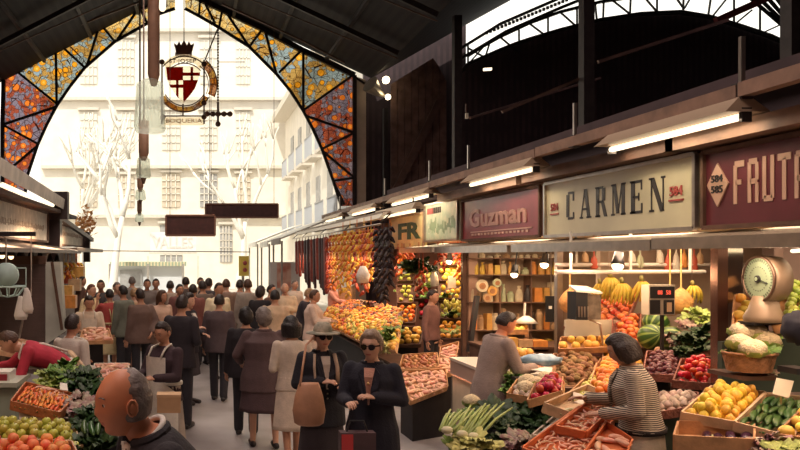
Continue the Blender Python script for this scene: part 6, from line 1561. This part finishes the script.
for ri,(y,(xa,xb),(h0,h1),cs) in enumerate(rows):
    x = xa; z = P(0,y,11.75).z
    k = 0
    while x < xb-3:
        wpx = rp_.uniform(5,9); ci = cs[k%len(cs)]; k += 1; h = rp_.uniform(h0,h1); x1 = min(x+wpx, xb); a = P(x,0,11.75).x; b = P(x1-.8,0,11.75).x; m = mat('pack_'+cols[ci][0].replace(' ','_'), cols[ci][1], .45, var=.25, nscale=9)
        mb = MB()
        h *= rp_.choice((.6,.8,1,1)); rnd_ = rp_.random(); r_ = (b-a)/2; cxx = (a+b)/2
        if rnd_ < .3: mb.rings([(cxx,11.85,z,r_,r_),(cxx,11.85,z+h*.75,r_,r_),(cxx,11.85,z+h*.85,r_*.7,r_*.7),(cxx,11.85,z+h,r_*.7,r_*.7)], 12, m); nm_ = 'jar'
        elif rnd_ < .7: mb.rings([(cxx,11.85,z,r_*.9,r_*.7),(cxx,11.85,z+h*.12,r_*1.0,r_*.9),(cxx,11.85,z+h*.5,r_*.95,r_*.8),(cxx+.01,11.85,z+h*.75,r_*.6,r_*.4),(cxx,11.85,z+h*.82,r_*.25,r_*.2),(cxx,11.84,z+h,r_*.6,r_*.3)], 12, m); nm_ = 'bag'
        else: mb.hexa([(a,11.76,z),(b,11.76,z),(b,11.95,z),(a,11.95,z)],[(a+.01,11.77,z+h),(b-.01,11.77,z+h),(b-.01,11.93,z+h*.97),(a+.01,11.93,z+h*.97)], m); nm_ = 'package'
        tag(mb.build(nm_), '%s %s on the %s shelf of the crimson board stall' % (cols[ci][0], nm_, ('third','fourth','fifth','lowest','top')[ri]), nm_, '%s %ss on the %s shelf' % (cols[ci][0], nm_, ('third','fourth','fifth','lowest','top')[ri])); x = x1+.5
sg2 = thing('hanging_price_sign', 'black price board hanging in front of the packages', 'sign', P(552,322,11))
MB().prism([P(546,296,11.2),P(557,296,11.2),P(557,322,11.2),P(546,322,11.2)],(0,.03,0)).build('board', blackp, sg2)
MB().prism([P(549,306,11.19),P(552,306,11.19),P(552,309,11.19),P(549,309,11.19)],(0,.01,0)).build('white_mark', white, sg2)
MB().bar(P(551,296,11.2),V(P(551,0,11.2).x,11.2,2.44),.01,.01).build('cord', steel, sg2)
t = thing('small_scale', 'small white scale with a thin pointer behind the stallholder', 'scale', P(526,323,10.6))
MB().tube([P(526,323,10.6),P(526,319,10.6),P(526,316,10.6)], [.16,.10,.04], 14).build('pan', white, t, True); MB().bar(P(524,322,10.6),P(525,303,10.6),.03,.02).build('pointer', white, t)
MB().bar(P(526,323,10.65),P(526,350,10.65),.06,.06).build('foot', steel, t)
stand(4.1,6.0,10.3,11.0,.95,woodd,'dark counter behind the stallholder in the crimson board stall')
display('goldlemon', [(508,333,10.4),(527,333,10.4),(527,325,10.9),(508,325,10.9)], 'on the back counter right of the stallholder', 'mangoes on the back counter', 'small crate of mangoes on the back counter', base=False)
for (x0,x1,y0,y1,c,lab) in ((505,518,338,352,'golden','golden box left on the dark back counter'),(519,533,340,352,'tan','tan box middle on the dark back counter'),(534,548,341,352,'orange','orange box right on the dark back counter')):
    tag(MB().prism([P(x0,y0,10.3),P(x1,y0,10.3),P(x1,y1,10.3),P(x0,y1,10.3)],(0,.2,0)).build('box', mat('pack_'+c,(.6,.4,.2))), lab, 'box')

# ---------------- green/yellow board stall: tiers of fruit behind the mauve sweater
TI = [('tomatopale',(399,266,15.2),(414,266,15.2),'top tier left of the garland'),('goldlemon',(400,346,13.0),(420,346,12.9),'lowest tier left of the sweater'),('tomato',(444,266,14.2),(462,266,14.0),'top tier right of the garland'),('redpepper',(420,318,13.9),(434,318,13.8),'lower tier behind the sweater'),('pear',(417,284,14.4),(432,284,14.3),'upper tier behind the sweater'),('applegreen',(398,282,14.6),(412,282,14.6),'upper tier left of the post'),('tomatopale',(415,300,14.2),(428,300,14.2),'middle tier behind the sweater'),('lemon',(440,300,13.6),(462,300,13.4),'middle tier right of the sweater'),
      ('pear',(440,320,13.2),(464,320,13.0),'lower tier right of the sweater'),('goldlemon',(440,282,14.0),(462,282,13.8),'upper tier right of the sweater'),('apple',(398,304,14.0),(412,304,14.0),'middle tier left of the sweater'),
      ('orange',(398,324,13.6),(414,324,13.6),'lower tier left of the sweater'),('goldfruit',(440,340,12.8),(464,340,12.6),'lowest tier right of the sweater')]
for kd,a,b,w in TI:
    q = [a,b,(b[0]+2,b[1]-17,b[2]+.4),(a[0]-1,a[1]-17,a[2]+.4)]
    display(kd, q, 'in the '+w, w+' fruit', 'crate in the '+w, base=False, d=.105, m=woodd, stack=2 if kd in ('applegreen','pear','tomatopale') else 1)
leafy('dark', [(412,265,13.2),(420,262,13.2),(428,266,13.2),(416,270,13.2),(424,269,13.3)], 'dark green garland hanging under the yellow board', 'dark garland', 1.5, 'garland', 'leaf_garland')
def pepper_string(px, py0, py1, Y, m, r, label, grp, name='pepper_string', cat='pepper string', n=None, cord=2.75):
    a = P(px,py0,Y); b = P(px,py1,Y); n = n or int((a.z-b.z)/(r*(.55 if 'blackish' in label else 1.0))); mb = MB(); rr2 = random.Random(int(px*7))
    for i in range(n):
        t = i/max(1,n-1); ang = i*2.4; c = a*(1-t)+b*t+V(math.cos(ang)*r*.7,math.sin(ang)*r*.7,0); d = V(math.cos(ang)*.6,math.sin(ang)*.6,-.7)
        mb.cap(c, c+d*r*1.3, r*.62, r*.3, 7)
    mb.tube([a+V(0,0,max(.02,cord-a.z)), b], .008, 4)
    o = mb.build(name, m, None, True); tag(o, label, cat, grp); return o
pr = mat('pepper_red',(.50,.07,.025),.35,var=.4,nscale=12); po = mat('pepper_orange',(.82,.24,.03),.4,var=.35,nscale=12); py_ = mat('pepper_yellow',(.90,.55,.08),.4,var=.3,nscale=12); pk = mat('dried_dark',(.03,.012,.015),.5,var=.4,nscale=12)
for (px,a,b,Y) in ((419,272,292,13.0),(423,268,288,12.9)): pepper_string(px,a,b,Y,pr,.05,'red pepper string above the mauve sweater','red pepper strings above the sweater',cord=2.44)
for (px,a,b,Y) in ((458,256,274,12.3),(461,254,276,12.2),(402,256,272,14.0)): pepper_string(px,a,b,Y,po,.05,'orange string hanging under the pale green board','orange strings under the pale green board',cord=2.44)
tag(MB().prism([P(448,276,12.5),P(456,276,12.5),P(456,288,12.5),P(448,288,12.5)],(0,.03,0)).build('white_card', paper), 'white card hanging beside the orange strings', 'card')
cp = MB().tube([P(434,272,12.4),P(434,276,12.4),P(435,286,12.4)],[.03,.06,.07],10).build('paper_cone', paper, None, True); tag(cp,'white paper cone hanging above the mauve sweater','cone')
# crate rack at (395..455, 345..405)
RK = [(411,403,8.9),(447,388,9.3),(457,345,9.9),(398,368,9.6)]
display('pinkpack', [(411,403,8.85),(446,389,9.15),(444,372,9.6),(398,374,9.35)], 'in the tilted crate below the mauve sweater', 'shellfish in the tilted crate', 'tilted wooden crate of shellfish below the mauve sweater', bs=.9, keep=.95, stack=1, m=wooda)
display('pinkpack', [(437,378,9.6),(452,374,9.65),(458,345,10.2),(441,350,10.2)], 'in the steep crate left of the white counter', 'shellfish in the steep crate', 'steep wooden crate of shellfish left of the cream counter', bs=.8, m=wooda)
display('datebit', [(400,372,9.75),(438,370,9.7),(436,356,10.1),(404,358,10.2)], 'in the crate behind the shellfish', 'dates', 'crate of dates behind the shellfish', m=wooda)
# sausage stall heap
SQ = [[(396,352,11.0),(400,330,12.0),(378,322,13.6),(366,345,12.6)],[(366,345,12.6),(378,322,13.6),(352,314,15.2),(342,333,14.4)],[(342,333,14.4),(352,314,15.2),(330,308,17.4),(318,325,16.6)],
      [(400,330,12.0),(402,312,13.2),(384,306,14.8),(378,322,13.6)],[(378,322,13.6),(384,306,14.8),(358,302,16.6),(352,314,15.2)],[(352,314,15.2),(358,302,16.6),(338,300,18.6),(330,308,17.4)]]
for i,(q,kd) in enumerate(zip(SQ,(('goldlemon','lemon','pear','goldfruit','datebit'),('goldfruit','goldlemon','orange','datebit','pear'),('goldfruit','orange','datebit','tomatopale','goldlemon'),('tomatopale','orange','plum','goldfruit','apple'),('goldfruit','datebit','orange','plum'),('datebit','tomatopale','orange','plum')))):
    w = ('nearest front part','middle front part','far front part','nearest back part','middle back part','far back part')[i]
    display(kd, [q[0],q[1],q[2],q[3]], 'in the %s of the sausage stall display' % w, '%s of the sausage stall' % w, 'tray in the %s of the sausage stall display' % w, d=.125, base=False, stack=1, wall=.04)
stand(3.02,3.42,11.0,16.6,.60,blackc,'long black front counter under the sausage stall fruit')
stand(3.46,4.05,13.3,17.5,.88,blackc,'long black rear counter under the sausage stall fruit')
leafy('mid', [(388,338,11.6),(392,330,12.0),(372,340,12.6)], 'green leafy bunch among the sausage stall fruit', 'green bunches in the sausage stall', 1.2)
leafy('endive', [(386,345,11.4),(380,348,11.5),(383,341,11.7)], 'pale yellow bunch at the near end of the sausage stall', 'yellow bunches in the sausage stall', 1.2)
leafy('purple', [(360,306,15.6),(368,304,15.0),(352,308,16.2)], 'dark bunch on the sausage stall behind the fruit', 'dark bunches on the sausage stall', 1.2)
tag(MB().prism([P(338,288,17.5),P(352,286,17),P(352,306,17),P(338,306,17.5)],(.1,.1,0)).build('wooden_box', woodp), 'upright pale wooden box in the sausage stall', 'box')
# strings hanging from the rail (x = 3.3): depth along the rail from the pixel column
def onrail(px): return 3.3*F/(px-CX)
for i,px in enumerate((296.5,299.5,302.5,305.5,308.5,311.5,314.5,317.5,320.5,323.5,326)):
    Y = onrail(px); L_ = (.95,1.0,.9,1.15,1.3,1.1,1.25,1.0,1.2,1.35,1.3)[i]; mb = MB(); x = 3.3; r = .042+.012*(i%3 == 1)
    mb.cap((x,Y,2.62),(x+.02,Y,2.62-L_),r,r*.9,8); mb.cap((x,Y+.10,2.62),(x+.01,Y+.12,2.62-L_*.92),r*.9,r*.8,8); mb.tube([(x,Y,2.74),(x,Y,2.60)],.006,4); mb.tube([(x,Y,2.74),(x,Y+.1,2.60)],.006,4)
    dark = i in (3,4,6,8,9); m = mat('sausage_dark' if dark else 'sausage_red',(.055,.015,.015) if dark else (.30,.05,.03),.4,var=.4,nscale=10)
    tag(mb.build('sausage', m, None, True), ('dark cured sausage' if dark else 'reddish cured sausage')+' hanging at the left of the sausage stall rail', 'sausage', 'dark cured sausages' if dark else 'reddish cured sausages')
for i,px in enumerate((329,332,335,338,341,344,347,350,353,356,359,362,365,368,371,374)):
    Y = onrail(px); L_ = (1.3,1.2,1.0,1.1,1.25,.9,1.3,1.0,.8,1.1,.75,.8,1.15,1.0,.9,.7)[i]
    k = 'red' if i in (0,9,12,15) else 'orange' if i%2 else 'golden'
    m = {'red':pr,'orange':po,'golden':py_}[k]; a = V(3.3,Y,2.66); z = 2.66-L_
    pepper_string(px, CY-(2.66-CAMZ)*F/Y, CY-(z-CAMZ)*F/Y, Y, m, .062, k+' dried pepper string on the sausage stall rail', k+' dried pepper strings on the rail')
for i,px in enumerate((378,384,389)):
    Y = onrail(px); pepper_string(px, CY-(2.66-CAMZ)*F/Y, CY-((1.55,1.42,1.75)[i]-CAMZ)*F/Y, Y, pk, .06, 'thick blackish dried pepper string at the near end of the rail', 'blackish dried pepper strings')
for i,px in enumerate((343,350,357,364,371)):
    Y = onrail(px)+.5; pepper_string(px, 232, 262, Y, py_ if i%2 else po, .07, 'second row golden string behind the rail', 'second row strings',cord=2.95)
wb = MB().rings([(P(363,283,13.6).x,13.6,P(0,283,13.6).z,.10,.04),(P(363,0,13.6).x,13.6,P(0,275,13.6).z,.13,.05),(P(363,0,13.6).x,13.6,P(0,266,13.6).z,.05,.02)],14).build('plastic_bag', MATS['bag_white'], None, True); tag(wb,'white plastic bag hanging among the orange pepper strings','bag')

# ---------------- left front
stand(-2.9,-.95,4.3,5.35,.70,woodd,'dark stand under the apples and peaches at the left front')
display('peach', [(-14,482,4.45),(86,482,4.45),(70,448,4.92),(-14,446,4.92)], 'in the front left heap', 'peaches', 'wooden crate of peaches at the lower left', stack=2, m=woodp, base=False)
display('apple', [(-14,450,4.98),(80,452,4.98),(72,432,5.35),(-14,428,5.35)], 'behind the peaches at the left', 'yellow green apples left', 'wooden crate of yellow green apples behind the peaches', stack=2, m=woodp, base=False, mound=.02)
tag(MB().hexa([P(20,424,5.45),P(64,430,5.4),P(60,412,5.5),P(18,406,5.6)],[P(20,423,5.47),P(64,429,5.42),P(60,411,5.52),P(18,405,5.62)]).build('white_board', whitet), 'sloping white board between the apples and the carrot basket', 'board')
CB = [(12,407,5.55),(58,418,5.40),(74,400,6.0),(26,388,6.15)]
display('carrot', CB, 'fanned out in the basket at the left', 'carrots', 'orange woven basket of carrots behind the white board', m=mat('woven_orange',(.62,.22,.08),.6,var=.3,nscale=20,bump=.5), stack=2, bm=whitet)
heap('prawn', [(30,396,5.85),(62,402,5.75),(68,394,6.0),(40,388,6.05)], 'scattered over the carrots', 'prawns over the carrots', keep=.8)
tag(MB().hexa([P(60,390,5.9),P(68,391,5.9),P(67,384,6.0),P(60,383,6.0)],[P(60,389.5,5.9),P(68,390.5,5.9),P(67,383.5,6.0),P(60,382.5,6.0)]).build('price_card', paper), 'small white price card behind the carrots', 'card')
stand(-1.75,-.72,5.5,6.6,.72,greenb,'dark green stand under the lettuces at the left')
leafy('light', scatter([(42,388,6.2),(60,390,6.1),(62,370,6.5),(48,370,6.5)], 7, 7), 'pale green lettuce behind the carrot basket', 'pale lettuces', .85, 'lettuce', 'lettuce')
leafy('mid', scatter([(56,378,6.3),(76,384,6.2),(72,362,6.7),(58,364,6.7)], 7, 8), 'green lettuce rising behind the pale lettuces', 'green lettuces', .85, 'lettuce', 'lettuce')
leafy('dark', scatter([(72,400,6.0),(98,400,5.9),(90,372,6.3),(72,372,6.4)], 12, 9), 'dark green bunch right of the lettuces at the left', 'dark bunches right of the lettuces', .9)
leafy('purple', scatter([(70,418,5.6),(92,418,5.5),(92,398,5.8),(70,398,5.9)], 8, 10), 'purplish mixed bunch below the dark greens at the left', 'purplish bunches at the left', .8)
leafy('dark', scatter([(76,452,5.0),(116,452,4.9),(106,405,5.6),(84,415,5.5)], 16, 11), 'dark green bunch at the lower left beside the blurred man', 'dark bunches at the lower left', .9)
heap('zucchini', [(80,436,5.1),(104,440,5.0),(104,420,5.3),(84,418,5.35)], 'among the dark greens at the lower left', 'zucchini at the lower left', keep=.8)
legs_under([(74,462,4.9),(118,462,4.75),(100,392,6.0),(72,392,6.1)], blackc, 'black covered table under the dark greens at the left', .08)
tag(MB().hexa([P(68,352,6.8),P(72,352,6.8),P(100,385,6.3),P(96,388,6.3)],[P(68,350,6.82),P(72,350,6.82),P(100,383,6.32),P(96,386,6.32)]).build('edge_board', woodp), 'pale diagonal board at the edge of the lettuces', 'board')
ct = thing('counter', 'pale green counter at the far left edge', 'counter', (-2.35,6.9,0))
MB().box((-3.3,6.55,0),(-1.52,7.0,1.06)).build('cabinet', mat('pale_green',(.36,.44,.36),.5,var=.15), ct); MB().box((-3.3,6.5,1.06),(-1.5,7.05,1.10)).build('counter_top', mat('counter_pale',(.50,.54,.44),.4), ct)
ss = thing('counter_scale', 'small white scale with a dark red window at the left edge', 'scale', P(4,388,6.7))
a = P(-6,386,6.62); b = P(10,372,6.62); MB().box((a.x,6.62,1.10),(b.x,6.85,b.z)).build('housing', white, ss); MB().box((a.x+.02,6.61,a.z+.02),(b.x-.025,6.62,b.z-.02)).build('window', mat('scale_window',(.30,.03,.04),.3), ss)
tag(MB().box((-1.55,7.0,0),(-.85,7.55,.2)).build('platform', woodd), 'low dark wooden platform under the bending woman', 'platform')
heap('potato', [(0,352,7.5),(26,355,7.4),(26,344,7.9),(0,340,8.0)], 'heaped at the far left edge', 'potatoes at the left edge')
tray([(0,353,7.45),(27,357,7.35),(27,343,7.95),(0,339,8.05)], .05, woodp, 'crate of potatoes at the far left edge', wall=.03)
legs_under([(0,353,7.45),(27,357,7.35),(27,343,7.95),(0,339,8.05)], woodd, 'dark table under the potato crate', .06)
display('pinkpack', [(88,392,7.4),(126,388,7.4),(128,366,8.3),(96,366,8.4)], 'spread on the table behind the blurred man', 'shellfish behind the blurred man', 'pale tray of shellfish on the table behind the blurred man', m=whitet, wall=.03, keep=.95)
display('pinkpack', [(80,343,10.2),(112,342,10.2),(108,330,11.2),(84,330,11.2)], 'on the far left table by the vendors', 'shellfish on the far left table', 'wooden tray of shellfish on the far left table', m=wooda, wall=.03, d=.09)
# goods on the far left stall
for i,(px,py,Y,c,lab) in enumerate(((66,292,17,'golden','golden box on the far left stall'),(74,285,18,'tan','tan box on the far left stall'),(69,302,16.5,'orange','orange box on the far left stall'),(64,278,18.5,'red','red box on the far left stall'),(78,272,19,'golden','upper golden box on the far left stall'))):
    p = P(px,py,Y); tag(MB().box((p.x-.14,Y,p.z-.14),(p.x+.14,Y+.3,p.z+.14)).build('box', MATS['pack_'+c]), lab, 'box')
for i,px in enumerate((64,68,72,76,79)):
    pepper_string(px, 264, 276, 17.5+i*.6, po if i%2 else py_, .07, 'orange string hanging on the far left stall', 'orange strings on the far left stall', cord=2.32)

for i,(px,py,r,c) in enumerate(((482,286,.10,'cream'),(492,291,.08,'golden'),(487,298,.07,'tan'),(497,283,.07,'pale green'))):
    p = P(px,py,11.6); mb = MB(); mb.tube([p+V(0,-.02,0),p,p+V(0,.02,0)], [r*.9,r,r*.9], 20, MATS.get('pack_'+c.replace(' ','_')) or cream); mb.tube([p+V(0,-.03,0),p+V(0,-.02,0)], [r*.5,r*.5], 20, mat('plate_centre',(.55,.25,.10),.5,var=.4,nscale=14))
    tag(mb.build('plate'), c+' round plate hanging at the left of the crimson board stall shelves', 'plate')
for i,(px,py,h,c) in enumerate(((585,252,.12,'tan'),(594,255,.16,'red'),(632,252,.12,'white'),(640,254,.16,'pale green'),(660,250,.16,'white'),(668,254,.2,'red'),(676,252,.22,'white'),(684,252,.18,'orange'),(694,254,.2,'red'),(700,252,.14,'tan'))):
    p = P(px,py,8.6); m = mat('pack_'+c.replace(' ','_'),(.6,.3,.2)); o = MB().rings([(p.x,p.y,p.z-h,.03,.02),(p.x,p.y,p.z-h*.9,.045,.03),(p.x,p.y,p.z-h*.3,.035,.025),(p.x,p.y,p.z,.008,.008),(p.x,p.y,2.45,.004,.004)],10).build('hanging_packet', m, None, True)
    tag(o, '%s packet hanging in the row above the rails of the cream board stall' % c, 'packet', c+' packets above the rails')
pins = mat('net_bag',(.80,.42,.14),.6,var=.3,nscale=20,bump=.5)
for (px,py,Y,lab) in ((681,300,7.7,'orange net bag of fruit behind the digital scale'),(670,302,7.9,'cream and orange wrapped parcel behind the digital scale'),(570,300,8.4,'tall orange packet behind the black scale case')):
    p = P(px,py,Y); o = MB().rings([(p.x,p.y,p.z-.14,.05,.05),(p.x,p.y,p.z-.10,.10,.09),(p.x,p.y,p.z,.12,.10),(p.x,p.y,p.z+.09,.06,.05),(p.x,p.y,p.z+.13,.008,.008),(p.x,p.y,2.44,.004,.004)],14).build('net_bag', pins, None, True); tag(o, lab, 'bag')

leafy('mid', [(404,292,14.5),(432,296,14.0),(452,314,13.2),(404,312,14.0),(446,296,13.6),(400,336,13.3)], 'green bunch between the fruit tiers under the yellow board', 'green bunches between the fruit tiers', 1.3)
leafy('light', [(455,330,12.9),(408,300,14.3),(430,284,14.1)], 'pale salad between the fruit tiers under the yellow board', 'pale salads between the fruit tiers', 1.3)
for (px,a,b,Y) in ((404,254,266,14.4),(410,254,264,14.2),(443,254,268,12.8),(438,254,262,12.9),(398,254,274,14.6)): pepper_string(px,a,b,Y,pr,.05,'short red string hanging under the yellow and green boards','short red strings under the boards',cord=2.44)
# ================================================================== light, sky, camera
w = bpy.data.worlds.new('World'); sc.world = w; w.use_nodes = True
bg = w.node_tree.nodes['Background']; bg.inputs[0].default_value = (1,.955,.86,1); bg.inputs[1].default_value = 1.55
s = light('SUN', (0,-10,30), 3.3, (1,.94,.82)); s.rotation_euler = (math.radians(40), 0, math.radians(-25))
WARM = (1,.62,.33)
# tubes of the stalls
for (y,e) in ((5.0,26),(7.5,40),(10.2,44),(13.8,60)): light('AREA', (5.0,y,2.44), e, (1,.70,.44), 1.2, (0,0,0), 1.6)
for (y,e) in ((4.6,30),(7.6,30),(10.3,30),(14.2,34),(17.5,30),(21.5,30)): light('AREA', (4.0 if y < 13 else 3.6,y,2.24), e, (1,.66,.44), .25, (0,math.radians(12),0), 1.8)
for (y,e) in ((6.1,13),(9.4,13),(13.2,15),(16.7,14)): light('AREA', (3.9,y,3.16), e, (1,.80,.56), .1, (0,0,0), 1.7)
for (y,e) in ((5.5,34),(8,34),(12,30),(16,40),(20,30)): light('AREA', (-3.0,y,2.6), e, (1,.68,.42), .4, (0,math.radians(35),0), 1.5)
# added fill lamps under the closed roof, no such fixtures in the hall
light('AREA', (-.3,4,8.8), 380, (1,.76,.68), 3, (0,0,0), 6)
light('AREA', (-.3,13,8.8), 430, (1,.82,.70), 3, (0,0,0), 8)
light('AREA', (14,12,9.0), 110, (1,.62,.66), 6, (0,math.radians(0),0), 8)  # added fill that lifts the dark boards of the next hall
light('AREA', (-2.6,1.6,3.4), 26, (1,.55,.38), .8, (math.radians(60),0,math.radians(-60)), .8)  # added warm fill for the man close to the camera
cam = bpy.data.cameras.new('Camera'); co = bpy.data.objects.new('Camera', cam); COL.objects.link(co)
co.location = (0,0,CAMZ); co.rotation_euler = (PI/2,0,0)
cam.sensor_width = 36; cam.lens = F/800*36; cam.shift_x = (400-CX)/800; cam.shift_y = (CY-225)/800; cam.clip_end = 300
sc.camera = co
vs = sc.view_settings; vs.view_transform = 'Standard'; vs.look = 'None'; vs.gamma = 1; vs.exposure = 0.0; vs.use_curve_mapping = False
